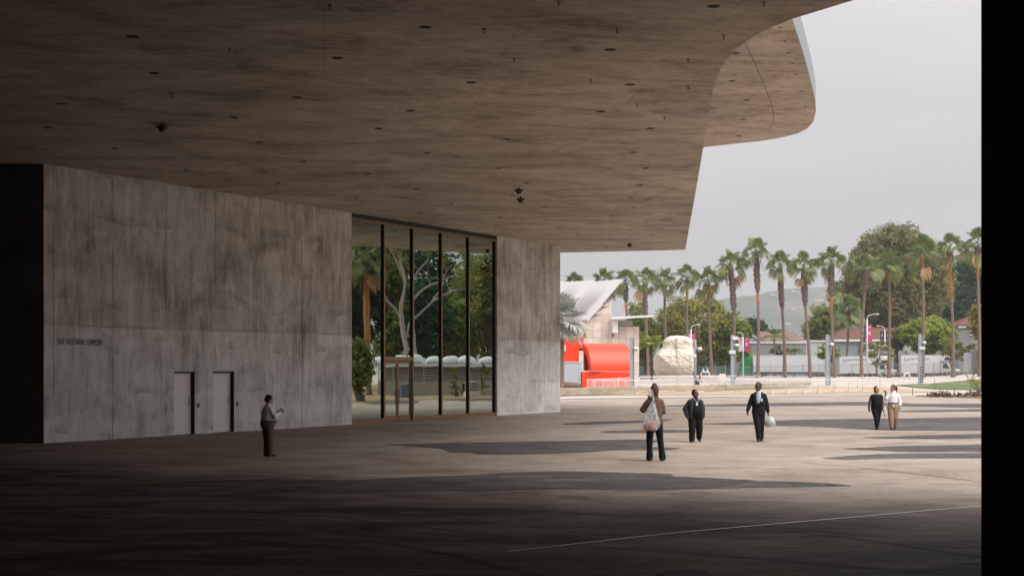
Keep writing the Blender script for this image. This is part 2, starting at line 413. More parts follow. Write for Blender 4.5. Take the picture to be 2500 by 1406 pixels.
# ------------------------------------------------------------------ mesh builder
class MB:
    def __init__(s):
        s.v, s.f = [], []
    def quadface(s, *pts):
        n = len(s.v); s.v += [tuple(p) for p in pts]; s.f.append(tuple(range(n, n + len(pts))))
        return s
    def box(s, c, d, rz=0.0, M=None):
        hx, hy, hz = d[0] / 2, d[1] / 2, d[2] / 2
        cs, sn = math.cos(rz), math.sin(rz)
        n = len(s.v)
        for z in (-hz, hz):
            for x, y in ((-hx, -hy), (hx, -hy), (hx, hy), (-hx, hy)):
                p = Vector((x, y, z))
                p = M @ p if M else Vector((x * cs - y * sn, x * sn + y * cs, z))
                s.v.append((p.x + c[0], p.y + c[1], p.z + c[2]))
        s.f += [(n + 3, n + 2, n + 1, n), (n + 4, n + 5, n + 6, n + 7)]
        s.f += [(n + i, n + (i + 1) % 4, n + 4 + (i + 1) % 4, n + 4 + i) for i in range(4)]
        return s
    def bbox(s, c, d, b=0.02, rz=0.0):
        """box with chamfered upright and top edges"""
        hx, hy, hz = d[0] / 2, d[1] / 2, d[2] / 2
        cs, sn = math.cos(rz), math.sin(rz)
        def ring(ix, z):
            pts = [(-hx + ix, -hy + ix + b), (-hx + ix + b, -hy + ix), (hx - ix - b, -hy + ix), (hx - ix, -hy + ix + b),
                   (hx - ix, hy - ix - b), (hx - ix - b, hy - ix), (-hx + ix + b, hy - ix), (-hx + ix, hy - ix - b)]
            return [(x * cs - y * sn + c[0], x * sn + y * cs + c[1], z + c[2]) for x, y in pts]
        s.loft([ring(b, -hz), ring(0, -hz + b), ring(0, hz - b), ring(b, hz)])
        return s
    def prism(s, poly, z0, z1):
        n, k = len(s.v), len(poly)
        area = sum(poly[i][0] * poly[(i + 1) % k][1] - poly[(i + 1) % k][0] * poly[i][1] for i in range(k))
        if area < 0:
            poly = poly[::-1]
        s.v += [(p[0], p[1], z0) for p in poly] + [(p[0], p[1], z1) for p in poly]
        s.f.append(tuple(range(n + k - 1, n - 1, -1))); s.f.append(tuple(range(n + k, n + 2 * k)))
        s.f += [(n + i, n + (i + 1) % k, n + k + (i + 1) % k, n + k + i) for i in range(k)]
        return s
    def extrude(s, poly, d):
        """closed 3-D polygon pushed along d"""
        n, k = len(s.v), len(poly)
        s.v += [tuple(p) for p in poly] + [tuple(Vector(p) + Vector(d)) for p in poly]
        s.f.append(tuple(range(n + k - 1, n - 1, -1))); s.f.append(tuple(range(n + k, n + 2 * k)))
        s.f += [(n + i, n + (i + 1) % k, n + k + (i + 1) % k, n + k + i) for i in range(k)]
        return s
    def sheet(s, poly, z):
        n = len(s.v)
        area = sum(poly[i][0] * poly[(i + 1) % len(poly)][1] - poly[(i + 1) % len(poly)][0] * poly[i][1] for i in range(len(poly)))
        if area < 0:
            poly = poly[::-1]
        s.v += [(p[0], p[1], z) for p in poly]; s.f.append(tuple(range(n, n + len(poly))))
        return s
    def loft(s, rings, cap=True, close=True):
        n, k = len(s.v), len(rings[0])
        for r in rings:
            s.v += [tuple(p) for p in r]
        for a in range(len(rings) - 1):
            for i in range(k if close else k - 1):
                j = (i + 1) % k
                s.f.append((n + a * k + i, n + a * k + j, n + (a + 1) * k + j, n + (a + 1) * k + i))
        if cap:
            s.f.append(tuple(range(n + k - 1, n - 1, -1)))
            m = n + (len(rings) - 1) * k
            s.f.append(tuple(range(m, m + k)))
        return s
    def tube(s, pts, rad, k=8, cap=True):
        pts = [Vector(p) for p in pts]
        if not hasattr(rad, '__len__'):
            rad = [rad] * len(pts)
        rings = []
        ref = None
        for i, p in enumerate(pts):
            t = (pts[min(i + 1, len(pts) - 1)] - pts[max(i - 1, 0)])
            t = t.normalized() if t.length > 1e-9 else Vector((0, 0, 1))
            if ref is None:
                ref = Vector((1, 0, 0)) if abs(t.x) < 0.9 else Vector((0, 1, 0))
            a = (ref - t * ref.dot(t)).normalized(); ref = a
            b = t.cross(a)
            rings.append([p + (a * math.cos(2 * math.pi * j / k) + b * math.sin(2 * math.pi * j / k)) * rad[i] for j in range(k)])
        return s.loft(rings, cap)
    def lathe(s, prof, c=(0, 0, 0), k=16, jit=0.0, rnd=None):
        rings = []
        for r, z in prof:
            rings.append([(c[0] + r * (1 + (rnd.uniform(-jit, jit) if rnd else 0)) * math.cos(2 * math.pi * j / k),
                           c[1] + r * (1 + (rnd.uniform(-jit, jit) if rnd else 0)) * math.sin(2 * math.pi * j / k), c[2] + z) for j in range(k)])
        return s.loft(rings)
    def ell(s, c, r, k=12, M=None):
        n = len(s.v)
        m = k // 2
        rings = []
        for a in range(1, m):
            th = math.pi * a / m - math.pi / 2
            ring = []
            for j in range(k):
                p = Vector((math.cos(th) * math.cos(2 * math.pi * j / k) * r[0], math.cos(th) * math.sin(2 * math.pi * j / k) * r[1], math.sin(th) * r[2]))
                if M: p = M @ p
                ring.append(Vector(c) + p)
            rings.append(ring)
        b = Vector((0, 0, -r[2])); t = Vector((0, 0, r[2]))
        if M: b, t = M @ b, M @ t
        s.loft(rings, cap=False)
        n0 = n
        i0 = len(s.v); s.v += [tuple(Vector(c) + b), tuple(Vector(c) + t)]
        last = n0 + (m - 2) * k
        for j in range(k):
            s.f.append((n0 + (j + 1) % k, n0 + j, i0)); s.f.append((last + j, last + (j + 1) % k, i0 + 1))
        return s
    def mesh(s, name, off=(0, 0, 0)):
        me = bpy.data.meshes.new(name)
        ox, oy, oz = off
        me.from_pydata([(x - ox, y - oy, z - oz) for x, y, z in s.v], [], s.f)
        me.update()
        return me
    def build(s, name, m, parent=None, smooth=False, local=False):
        off = wloc(parent) if (parent is not None and not local) else (0, 0, 0)
        me = s.mesh(name, off)
        return link(name, me, m, parent, smooth)

def wloc(o):
    v = Vector((0, 0, 0))
    while o is not None:
        v += o.location; o = o.parent
    return v
def link(name, me, m, parent=None, smooth=False):
    if m is not None:
        me.materials.clear() if len(me.materials) else None
        me.materials.append(m)
    if smooth:
        me.polygons.foreach_set("use_smooth", [True] * len(me.polygons))
    o = bpy.data.objects.new(name, me); col.objects.link(o)
    if parent is not None:
        o.parent = parent
    return o
def tag(o, label=None, cat=None, group=None, kind=None):
    if label: o['label'] = label
    if cat: o['category'] = cat
    if group: o['group'] = group
    if kind: o['kind'] = kind
    return o
def thing(name, label, cat, loc=(0, 0, 0), rz=0.0, group=None):
    o = bpy.data.objects.new(name, None); col.objects.link(o)
    o.empty_display_size = 0.2
    o.location = loc; o.rotation_euler = (0, 0, rz)
    return tag(o, label, cat, group)
def copy_tree(o, parent=None):
    c = o.copy(); col.objects.link(c); c.parent = parent
    for ch in list(o.children):
        copy_tree(ch, c)
    return c
def text_mesh(body, size, extrude=0.004, align='LEFT'):
    cu = bpy.data.curves.new("lettering", 'FONT'); cu.body = body; cu.size = size; cu.extrude = extrude
    cu.align_x = align
    t = bpy.data.objects.new("lettering", cu); col.objects.link(t)
    bpy.context.view_layer.update()
    me = bpy.data.meshes.new_from_object(t.evaluated_get(bpy.context.evaluated_depsgraph_get()))
    bpy.data.objects.remove(t); bpy.data.curves.remove(cu)
    return me
# ------------------------------------------------------------------ ground and paving
def axis(dense0, dense1, step, lo, hi):
    a = list(np.arange(dense0, dense1 + 0.01, step))
    x, d = dense1, step
    while x < hi:
        d *= 1.5; x = min(hi, x + d); a.append(x)
    x, d = dense0, step
    while x > lo:
        d *= 1.5; x = max(lo, x - d); a.insert(0, x)
    return a
xs = axis(-40, 120, 4.0, -2400, 2400); ys = axis(-12, 300, 4.0, -110, 3300)
g = MB()
g.v = [(x, y, gz(x, y)) for y in ys for x in xs]
nx = len(xs)
g.f = [(j * nx + i, j * nx + i + 1, (j + 1) * nx + i + 1, (j + 1) * nx + i) for j in range(len(ys) - 1) for i in range(nx - 1)]
tag(g.build("ground", PALE_M, smooth=True), kind='structure')

def mirror(px, D):               # plan position of something seen in the glazing at picture column px
    p = Vector((gx(px, D), D, 0))
    return p - 2 * ((p - WA).dot(WN)) * WN
far = [gnd(1371, 973.5), gnd(1500, 971.5), gnd(1650, 969.5), gnd(1800, 967.5), gnd(2000, 965), gnd(2150, 963.8), gnd(2240, 966), gnd(2395, 972)]
DIRT_D = [(1260, 104), (1215, 102), (1160, 101), (1040, 97), (960, 94), (860, 91), (640, 86)]
m84 = [mirror(px, D) for px, D in DIRT_D]
plaza = [(-60, -12), (-60, 101)] + far + [(m.x, m.y) for m in m84] + [(34, 20), (34, -12)]
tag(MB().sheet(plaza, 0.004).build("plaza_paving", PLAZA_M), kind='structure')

def smooth_poly(pts, n=6, amp=0.0, seed=0):
    rnd = random.Random(seed); out = []
    k = len(pts)
    for i in range(k):
        p0, p1, p2, p3 = (Vector((*pts[(i + d) % k], 0)) for d in (-1, 0, 1, 2))
        for j in range(n):
            t = j / n
            q = 0.5 * ((2 * p1) + (p2 - p0) * t + (2 * p0 - 5 * p1 + 4 * p2 - p3) * t * t + (3 * p1 - p0 - 3 * p2 + p3) * t ** 3)
            out.append((q.x + rnd.uniform(-amp, amp), q.y + rnd.uniform(-amp, amp)))
    return out
def zz(pts, ox=900, oy=1020, sc=1.6667):
    return [gnd(ox + x / sc, oy + y / sc) for x, y in pts]
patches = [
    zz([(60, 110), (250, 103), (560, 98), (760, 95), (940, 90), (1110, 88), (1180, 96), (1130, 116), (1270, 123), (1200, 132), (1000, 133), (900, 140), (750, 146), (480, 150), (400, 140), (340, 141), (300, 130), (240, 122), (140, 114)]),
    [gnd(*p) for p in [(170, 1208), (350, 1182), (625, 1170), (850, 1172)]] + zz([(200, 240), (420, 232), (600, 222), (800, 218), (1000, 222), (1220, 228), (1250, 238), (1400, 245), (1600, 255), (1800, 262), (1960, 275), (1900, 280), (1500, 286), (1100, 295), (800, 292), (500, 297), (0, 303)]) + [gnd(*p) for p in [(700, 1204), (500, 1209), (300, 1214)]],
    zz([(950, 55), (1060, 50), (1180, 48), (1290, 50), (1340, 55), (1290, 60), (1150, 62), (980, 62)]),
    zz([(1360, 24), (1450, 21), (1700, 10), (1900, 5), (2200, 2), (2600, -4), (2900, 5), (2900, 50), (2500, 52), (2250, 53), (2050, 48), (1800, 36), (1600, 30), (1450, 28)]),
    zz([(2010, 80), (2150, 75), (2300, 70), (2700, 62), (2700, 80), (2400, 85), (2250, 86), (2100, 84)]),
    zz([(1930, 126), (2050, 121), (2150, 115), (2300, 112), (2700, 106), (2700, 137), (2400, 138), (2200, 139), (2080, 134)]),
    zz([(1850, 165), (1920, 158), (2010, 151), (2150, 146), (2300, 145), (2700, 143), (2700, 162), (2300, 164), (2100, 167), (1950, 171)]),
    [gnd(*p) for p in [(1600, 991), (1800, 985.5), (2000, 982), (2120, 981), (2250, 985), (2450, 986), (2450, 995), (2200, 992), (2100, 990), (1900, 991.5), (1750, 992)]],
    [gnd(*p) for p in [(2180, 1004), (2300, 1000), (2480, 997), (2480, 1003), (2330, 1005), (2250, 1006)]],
    [gnd(*p) for p in [(2150, 1420), (2260, 1388), (2395, 1366), (2600, 1350), (2600, 1440)]],  # this patch paints the shaded near corner dark; the rest are slate pours
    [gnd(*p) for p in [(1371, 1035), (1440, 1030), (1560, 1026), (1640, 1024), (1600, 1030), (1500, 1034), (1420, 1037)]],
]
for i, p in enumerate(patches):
    tag(MB().sheet(smooth_poly(p, 14, 0.05, i), 0.008 + 0.0005 * i).build("slate_shade_patch", SLATE_M), kind='structure')

def strip(pts, w, z, m, name):
    b = MB()
    for (x0, y0), (x1, y1) in zip(pts, pts[1:]):
        d = Vector((x1 - x0, y1 - y0, 0)); n = Vector((-d.y, d.x, 0)).normalized() * w / 2
        b.quadface((x0 - n.x, y0 - n.y, z), (x1 - n.x, y1 - n.y, z), (x1 + n.x, y1 + n.y, z), (x0 + n.x, y0 + n.y, z))
    return tag(b.build(name, m), kind='structure')
GROOVE = mat("groove_dirt", (0.012, 0.010, 0.009), 0.9)
SCORE = mat("score_pale", (0.30, 0.26, 0.225), 0.6)
STRIPSTEEL = mat("steel_strip", (0.75, 0.77, 0.80), 0.35, 0.6)
strip([gnd(1240, 1348), gnd(1650, 1302), gnd(2376, 1238), gnd(2600, 1219)], 0.035, 0.016, STRIPSTEEL, "expansion_strip")
for pts in ([(1122, 1239), (1450, 1256), (1788, 1278), (2100, 1306)], [(1404, 1332), (1700, 1352), (2000, 1377), (2300, 1402)], [(1920, 1296), (2150, 1324), (2382, 1359), (2600, 1395)],
            [(880, 1316), (1110, 1356), (1250, 1390), (1320, 1406)], [(400, 1238), (800, 1262), (1000, 1285), (1250, 1312)], [(1960, 1130), (2100, 1142), (2300, 1165), (2400, 1178)]):
    strip([gnd(*p) for p in pts], 0.036, 0.0145, GROOVE, "paving_joint")
for pts in ([(60, 1166), (300, 1147), (515, 1128), (590, 1090), (640, 1086)], [(900, 1071), (1200, 1055), (1400, 1040)]):
    strip([gnd(*p) for p in pts], 0.04, 0.014, SCORE, "paving_joint")
strip([gnd(1371, 974.5), gnd(1500, 972.5), gnd(1650, 970.5), gnd(1800, 968.5), gnd(2000, 966), gnd(2150, 964.8)], 0.9, 0.015, SLATE_M, "plaza_edge_strip")  # dark strip along the plaza's far edge
mh = MB().lathe([(0.30, 0), (0.30, 0.010), (0.27, 0.012), (0.26, 0.008), (0.0, 0.009)], (*gnd(1672, 1404), 0.006), 28).build("manhole_cover", mat("cast_iron", (0.04, 0.034, 0.03), 0.75, 0.0, 0.2, 30, 0.3, 0.4))
tag(mh, "round dark manhole cover set in the shaded plaza paving", "manhole cover")

def zone(name, m, near, farr, dz, n=24, k=5):
    """ground sheet between a near and a far line, both given as plan points"""
    def pick(line, t):
        a = t * (len(line) - 1); i = min(int(a), len(line) - 2); f = a - i
        return (line[i][0] * (1 - f) + line[i + 1][0] * f, line[i][1] * (1 - f) + line[i + 1][1] * f)
    b = MB()
    for j in range(k + 1):
        for i in range(n + 1):
            p, q = pick(near, i / n), pick(farr, i / n); t = j / k
            x, y = p[0] * (1 - t) + q[0] * t, p[1] * (1 - t) + q[1] * t
            b.v.append((x, y, gz(x, y) + dz))
    b.f = [(j * (n + 1) + i, j * (n + 1) + i + 1, (j + 1) * (n + 1) + i + 1, (j + 1) * (n + 1) + i) for j in range(k) for i in range(n)]
    return tag(b.build(name, m), kind='structure')
def gY(px, Y): return (gx(px, Y), Y)
zone("gravel_path", SAND_M, [gY(1430, 112), gY(1750, 114), gY(2000, 118), gY(2150, 121), gY(2290, 126)], [gY(1430, 116), gY(1750, 131), gY(2000, 148), gY(2150, 146), gY(2290, 128)], 0.03)
zone("lawn_strip", LAWN_M, [gY(1330, 108), gY(1450, 112), gY(1520, 116)], [gY(1330, 110), gY(1450, 114.5), gY(1520, 117.5)], 0.045)
zone("lawn_strip", LAWN_M, [gY(1590, 126), gY(1750, 132), gY(1900, 139), gY(1975, 144)], [gY(1590, 130), gY(1750, 137), gY(1900, 144), gY(1975, 146)], 0.045)
zone("lawn", LAWN_M, [gY(2190, 150), gY(2280, 138), gY(2400, 134), gY(2600, 134)], [gY(2190, 152), gY(2280, 158), gY(2400, 175), gY(2600, 185)], 0.05)
zone("planting_bed", MULCH_M, [gY(2235, 109), gY(2320, 104.5), gY(2400, 102.5), gY(2500, 101)], [gY(2235, 110.5), gY(2320, 113), gY(2400, 117), gY(2500, 120)], 0.04)
zone("street", ASPH_M, [(-60, 214), (30, 212), (90, 206), (160, 204)], [(-60, 240), (30, 238), (90, 232), (160, 230)], 0.04)
md = m84; mf = [mirror(px, 175) for px, D in DIRT_D]
zone("bare_dirt", DIRT_M, [(m.x, m.y) for m in md], [(m.x, m.y) for m in mf], 0.02)

# the far hills
hx = list(np.linspace(-700, 2300, 150)); hy = list(np.linspace(2500, 3250, 40))
hb = MB()
def ridge(x):
    px = 1250 + x / 2950 * FPX
    base = np.interp(px, [300, 900, 1400, 1600, 1745, 1800, 1900, 2000, 2100, 2300, 2700, 3600], [35, 60, 85, 105, 133, 143, 149, 153, 156, 148, 120, 60])
    return float(base)
for y in hy:
    for x in hx:
        t = (y - 2500) / 750
        prof = math.sin(min(1.0, t / 0.62) * math.pi / 2) ** 1.25 if t < 0.62 else math.cos((t - 0.62) / 0.38 * math.pi / 2) ** 0.8
        nz = noise.fractal(Vector((x * 0.006, y * 0.006, 3.0)), 0.9, 2.0, 5)
        hb.v.append((x, y, max(0.0, ridge(x) * prof * (1 + 0.10 * nz) + 3.5 * noise.noise(Vector((x * 0.02, y * 0.02, 0)))) * (1 if 0 < t < 1 else 0) + 0.5))
n = len(hx)
hb.f = [(j * n + i, j * n + i + 1, (j + 1) * n + i + 1, (j + 1) * n + i) for j in range(len(hy) - 1) for i in range(n - 1)]
hill_o = hb.build("hills", HILL_M, smooth=True); tag(hill_o, kind='structure')
rnd = random.Random(4)
hh = MB()
for i in range(900):
    a = rnd.randrange(6, 24); bcol = rnd.randrange(60, n - 10)
    if noise.noise(Vector((bcol * 0.11, a * 0.35, 1.7))) < 0.02: continue
    p = hb.v[a * n + bcol]
    w, h = rnd.uniform(3, 9), rnd.uniform(1.5, 3.2)
    hh.box((p[0] + rnd.uniform(-8, 8), p[1], p[2] + h / 2), (w, 9, h), rnd.uniform(-0.4, 0.4))
o = hh.build("hillside_houses", mat("hill_house_walls", (0.60, 0.57, 0.53), 0.8))
tag(o, "scatter of tiny pale houses on the hazy far hillside", "houses", kind='stuff')

# ------------------------------------------------------------------ the museum building
museum = thing("museum_building", "raised concrete museum with vast overhanging slab and board-marked wall", "building", (0, 0, 0))
edge_px = [(1673, 610), (1700, 460), (1717, 360), (1728, 300), (1738, 232), (1746, 200), (1757, 172), (1775, 145), (1800, 118), (1830, 96), (1870, 73), (1930, 48), (2000, 27), (2088, 0)]
edge = [at_h(px, py, SOF) for px, py in edge_px]
c1 = edge[0]; c2 = at_h(1368, 617, SOF)
d = Vector((c2[0] - c1[0], c2[1] - c1[1])).normalized()
outline = [(c1[0] + d.x * 45, c1[1] + d.y * 45)] + edge + [(8.0, 23.4), (12.0, 22.8), (15.0, 21.2), (17.0, 18.5), (18.0, 15.0), (18.4, 11.0), (18.6, -13), (-62, -13), (-62, 90)]
soffit = MB().prism(outline, SOF, SOF + 0.9).build("soffit_slab", SOFFIT_M, museum)
# roof slab over the upper galleries
RZ = 14.0
rp = [(1600, 372), (1717, 360), (1800, 351), (1870, 343), (1915, 335), (1948, 326), (1970, 315), (1984, 299), (1990, 275), (1989, 252), (1983, 222), (1972, 178), (1958, 128), (1945, 88), (1930, 44), (1916, 0), (1900, -60)]
redge = [at_h(px, py, RZ) for px, py in rp]
roof = MB().prism([(-40, 92)] + redge + [(4, 40), (-40, 36)], RZ, RZ + 1.0).build("roof_slab", SOFFIT_M, museum)
cap = [(x + 0.06, y + 0.02) for x, y in redge]
fb = MB()
for (x0, y0), (x1, y1) in zip(redge[1:], redge[2:]):
    dd = Vector((x1 - x0, y1 - y0, 0)); nn = Vector((dd.y, -dd.x, 0)).normalized() * -0.03
    if nn.x < 0 and nn.y < 0: nn = -nn
    fb.extrude([(x0, y0, RZ + 0.03), (x1, y1, RZ + 0.03), (x1, y1, RZ + 1.05), (x0, y0, RZ + 1.05)], nn)
fb.build("roof_fascia", mat("fascia_pale", (0.27, 0.29, 0.31), 0.6, 0, 0.3, 9.0, 0.10, 0, 3, (1, 1, 0.02)), roof)
cx, cyy = sum(p[0] for p in redge) / len(redge) - 6, sum(p[1] for p in redge) / len(redge)
jl = MB()
inner = []
for i, (x, y) in enumerate(redge[1:-1], 1):
    t = Vector((redge[i + 1][0] - redge[i - 1][0], redge[i + 1][1] - redge[i - 1][1], 0)).normalized()
    nn = Vector((t.y, -t.x, 0))
    if nn.dot(Vector((cx - x, cyy - y, 0))) < 0: nn = -nn
    inner.append((x + nn.x * 1.9, y + nn.y * 1.9))
inner = inner[3:]
for (x0, y0), (x1, y1) in zip(inner, inner[1:]):
    dd = Vector((x1 - x0, y1 - y0, 0)); nn = Vector((-dd.y, dd.x, 0)).normalized() * 0.014
    jl.quadface((x0 - nn.x, y0 - nn.y, RZ - 0.004), (x0 + nn.x, y0 + nn.y, RZ - 0.004), (x1 + nn.x, y1 + nn.y, RZ - 0.004), (x1 - nn.x, y1 - nn.y, RZ - 0.004))
jl.build("drip_groove", mat("groove_dark", (0.13, 0.105, 0.085), 0.9), roof)
gal = [(-38, 84), (4.0, 72), (2.2, 45), (-38, 42)]
MB().prism(gal, SOF + 0.9, RZ).build("gallery_glazing", DARKGLASS, museum)

# recessed downlights, sprinkler heads
LIGHT_RIM = mat("downlight_black", (0.004, 0.004, 0.004), 0.7)
dl = [(1742, 16), (1490, 122), (1538, 207), (1467, 273), (1588, 314), (1546, 372), (1576, 411), (1562, 452), (1540, 483), (1580, 488), (1546, 507), (1580, 542), (1541, 561), (1494, 527),
      (1038, 67), (824, 142), (1150, 202), (1002, 271), (725, 238), (924, 314), (572, 287), (633, 348), (1239, 340), (1044, 374), (740, 395), (1218, 411), (899, 425), (1285, 447), (1017, 462), (1102, 497), (1220, 531), (1330, 506), (1252, 477), (1211, 551), (1364, 554), (1410, 575), (1487, 586), (1592, 573), (1480, 605), (1028, 520), (870, 484), (678, 448), (454, 415), (280, 363),
      (324, 90), (377, 179), (150, 254), (118, 312)]
dm = MB().lathe([(0.0, 0.0), (0.10, 0.0), (0.11, 0.004), (0.11, 0.02), (0.0, 0.02)], (0, 0, 0), 20).mesh("downlight")
dm.materials.append(LIGHT_RIM)
for px, py in dl:
    x, y = at_h(px, py, SOF)
    o = bpy.data.objects.new("downlight", dm); col.objects.link(o); o.parent = soffit; o.location = (x, y, SOF - 0.006)
dm2 = dm.copy()
for px, py in [(1797, 130), (1787, 198), (1823, 245), (1813, 292), (1804, 332), (1905, 68), (1916, 101), (1926, 130), (1936, 156), (1944, 182), (1957, 224), (1966, 263), (1967, 283), (1965, 304)]:
    x, y = at_h(px, py, RZ)
    o = bpy.data.objects.new("downlight", dm2); col.objects.link(o); o.parent = roof; o.location = (x, y, RZ - 0.006)
    o.scale = (1.3, 1.3, 1) if px < 1850 else (0.7, 0.7, 1)
sm = MB().tube([(0, 0, 0), (0, 0, -0.10)], 0.014, 8)
sm.lathe([(0.0, 0), (0.055, 0.0), (0.06, 0.006), (0.0, 0.012)], (0, 0, -0.012), 12); sm.lathe([(0.0, 0), (0.03, 0), (0.03, 0.006), (0, 0.006)], (0, 0, -0.105), 10)
spm = sm.mesh("sprinkler_head"); spm.materials.append(mat("sprinkler_brass", (0.10, 0.075, 0.05), 0.4, 0.6))
for px, py in [(805, 14), (1364, 5), (1865, 8), (1182, 73), (1506, 73), (1767, 89), (1255, 146), (1442, 196), (1680, 147), (1680, 214), (1555, 256), (1622, 287), (560, 120), (420, 232)]:
    x, y = at_h(px, py - 2, SOF)
    o = bpy.data.objects.new("sprinkler_head", spm); col.objects.link(o); o.parent = soffit; o.location = (x, y, SOF); o.scale = (0.7, 0.7, 0.7)
# hanging dome cameras
cam_labels = ["black dome camera hanging under the dark left part of the soffit", "upper of two dome cameras under the soffit near the glazing",
              "lower dome camera of the pair under the soffit near glazing", "small dome camera hanging close to the soffit's far straight edge"]
for (px, py), lb in zip([(396, 306), (1267, 463), (1271, 485), (1537, 597)], cam_labels):
    x, y = at_h(px, py - 4, SOF)
    t = thing("dome_camera", lb, "camera", (x, y, SOF), 0, "dome cameras under the soffit")
    MB().lathe([(0.05, -0.08), (0.05, 0.0)], (0, 0, 0), 12).build("stem", BLACK, t, local=True)
    MB().lathe([(0.0, -0.20), (0.14, -0.17), (0.21, -0.12), (0.19, -0.08), (0.0, -0.075)], (0, 0, 0), 18).build("housing", mat("camera_bronze", (0.06, 0.045, 0.03), 0.35, 0.5), t, True, local=True)
    MB().ell((0, 0, -0.20), (0.12, 0.12, 0.09), 14).build("dome", DARKGLASS, t, True, local=True)
    t.scale = (0.75, 0.75, 0.75)

# ---- the long board-marked wall
def sx(px):                      # distance along the wall at picture column px
    k = (px - 1250.0) / FPX      # ray X = k*Y
    # WA.x + s*ux = k*(WA.y + s*uy)
    return (k * WA.y - WA.x) / (WU.x - k * WU.y)
def wp(s, dep, z):               # point at distance s along the wall, dep behind its face
    p = WA + WU * s - WN * dep
    return (p.x, p.y, z)
def wbox(b, s0, s1, d0, d1, z0, z1):
    pts = [wp(s0, d0, z0), wp(s1, d0, z0), wp(s1, d1, z0), wp(s0, d1, z0)]
    n = len(b.v); b.v += pts + [(x, y, z1) for x, y, _ in pts]
    b.f += [(n + 3, n + 2, n + 1, n), (n + 4, n + 5, n + 6, n + 7)] + [(n + i, n + (i + 1) % 4, n + 4 + (i + 1) % 4, n + 4 + i) for i in range(4)]
SEND = (WB - WA).length
doors = [(sx(425), sx(475.5)), (sx(520.3), sx(571.6))]
DOORH = 2.07
g0, g1 = sx(859), sx(1214)
lowb, upb = MB(), MB()
TH = 0.45
cuts = [0.0, doors[0][0], doors[0][1], doors[1][0], doors[1][1], g0]
for a, b_, iz in ((cuts[0], cuts[1], 0), (cuts[1], cuts[2], DOORH), (cuts[2], cuts[3], 0), (cuts[3], cuts[4], DOORH), (cuts[4], cuts[5], 0)):
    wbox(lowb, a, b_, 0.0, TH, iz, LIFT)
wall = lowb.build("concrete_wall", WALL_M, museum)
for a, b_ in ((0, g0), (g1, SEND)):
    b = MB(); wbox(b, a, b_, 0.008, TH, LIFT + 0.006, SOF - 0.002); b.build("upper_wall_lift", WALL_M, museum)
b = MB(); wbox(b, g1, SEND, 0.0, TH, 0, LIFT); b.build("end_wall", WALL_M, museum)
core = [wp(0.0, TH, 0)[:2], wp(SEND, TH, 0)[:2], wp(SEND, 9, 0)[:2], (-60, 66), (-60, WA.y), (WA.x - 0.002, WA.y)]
MB().prism(core, 0.0, SOF - 0.004).build("wall_core", mat("core_shade_concrete", (0.07, 0.066, 0.062), 0.85, 0, 0.2, 1.2, 0.35), museum)  # concrete coloured near black, so its colour holds the inner shade
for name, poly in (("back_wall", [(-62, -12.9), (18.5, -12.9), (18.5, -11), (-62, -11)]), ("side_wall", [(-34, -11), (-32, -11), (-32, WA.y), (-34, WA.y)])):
    MB().prism(poly, 0, SOF - 0.003).build(name, MATS["core_shade_concrete"], museum)
pier = MB().prism([(3.5, 3.0), (3.5, 11.0), (18.2, 11.0), (18.2, 3.0)], 0, SOF - 0.003).build("pier_wall", MATS["core_shade_concrete"], museum)
MB().prism([(9.0, 11.002), (9.0, 22.6), (12.0, 22.3), (14.6, 20.9), (16.6, 18.3), (17.6, 15.0), (18.0, 11.002)], 0, SOF - 0.003).build("added_light_block", MATS["core_shade_concrete"], museum)  # unseen block added to keep side light off the inner plaza

# lettering let into the wall
LET = mat("lettering_dark", (0.13, 0.112, 0.095), 0.6)
me = text_mesh("EAST WEST BANK COMMONS", 0.34, 0.006)
s0, s1 = sx(139), sx(249)
w = max(v.co.x for v in me.vertices)
sc = (s1 - s0) / w
o = link("wall_lettering", me, LET, museum)
M = Matrix(((WU.x * sc, 0, WN.x, 0), (WU.y * sc, 0, WN.y, 0), (0, 0.72, 0, 0), (0, 0, 0, 1)))
p = wp(s0, -0.004, 2.25 + 53 / 3600 * (WA.y + s0 * WU.y))
M.translation = Vector(p); o.matrix_local = M
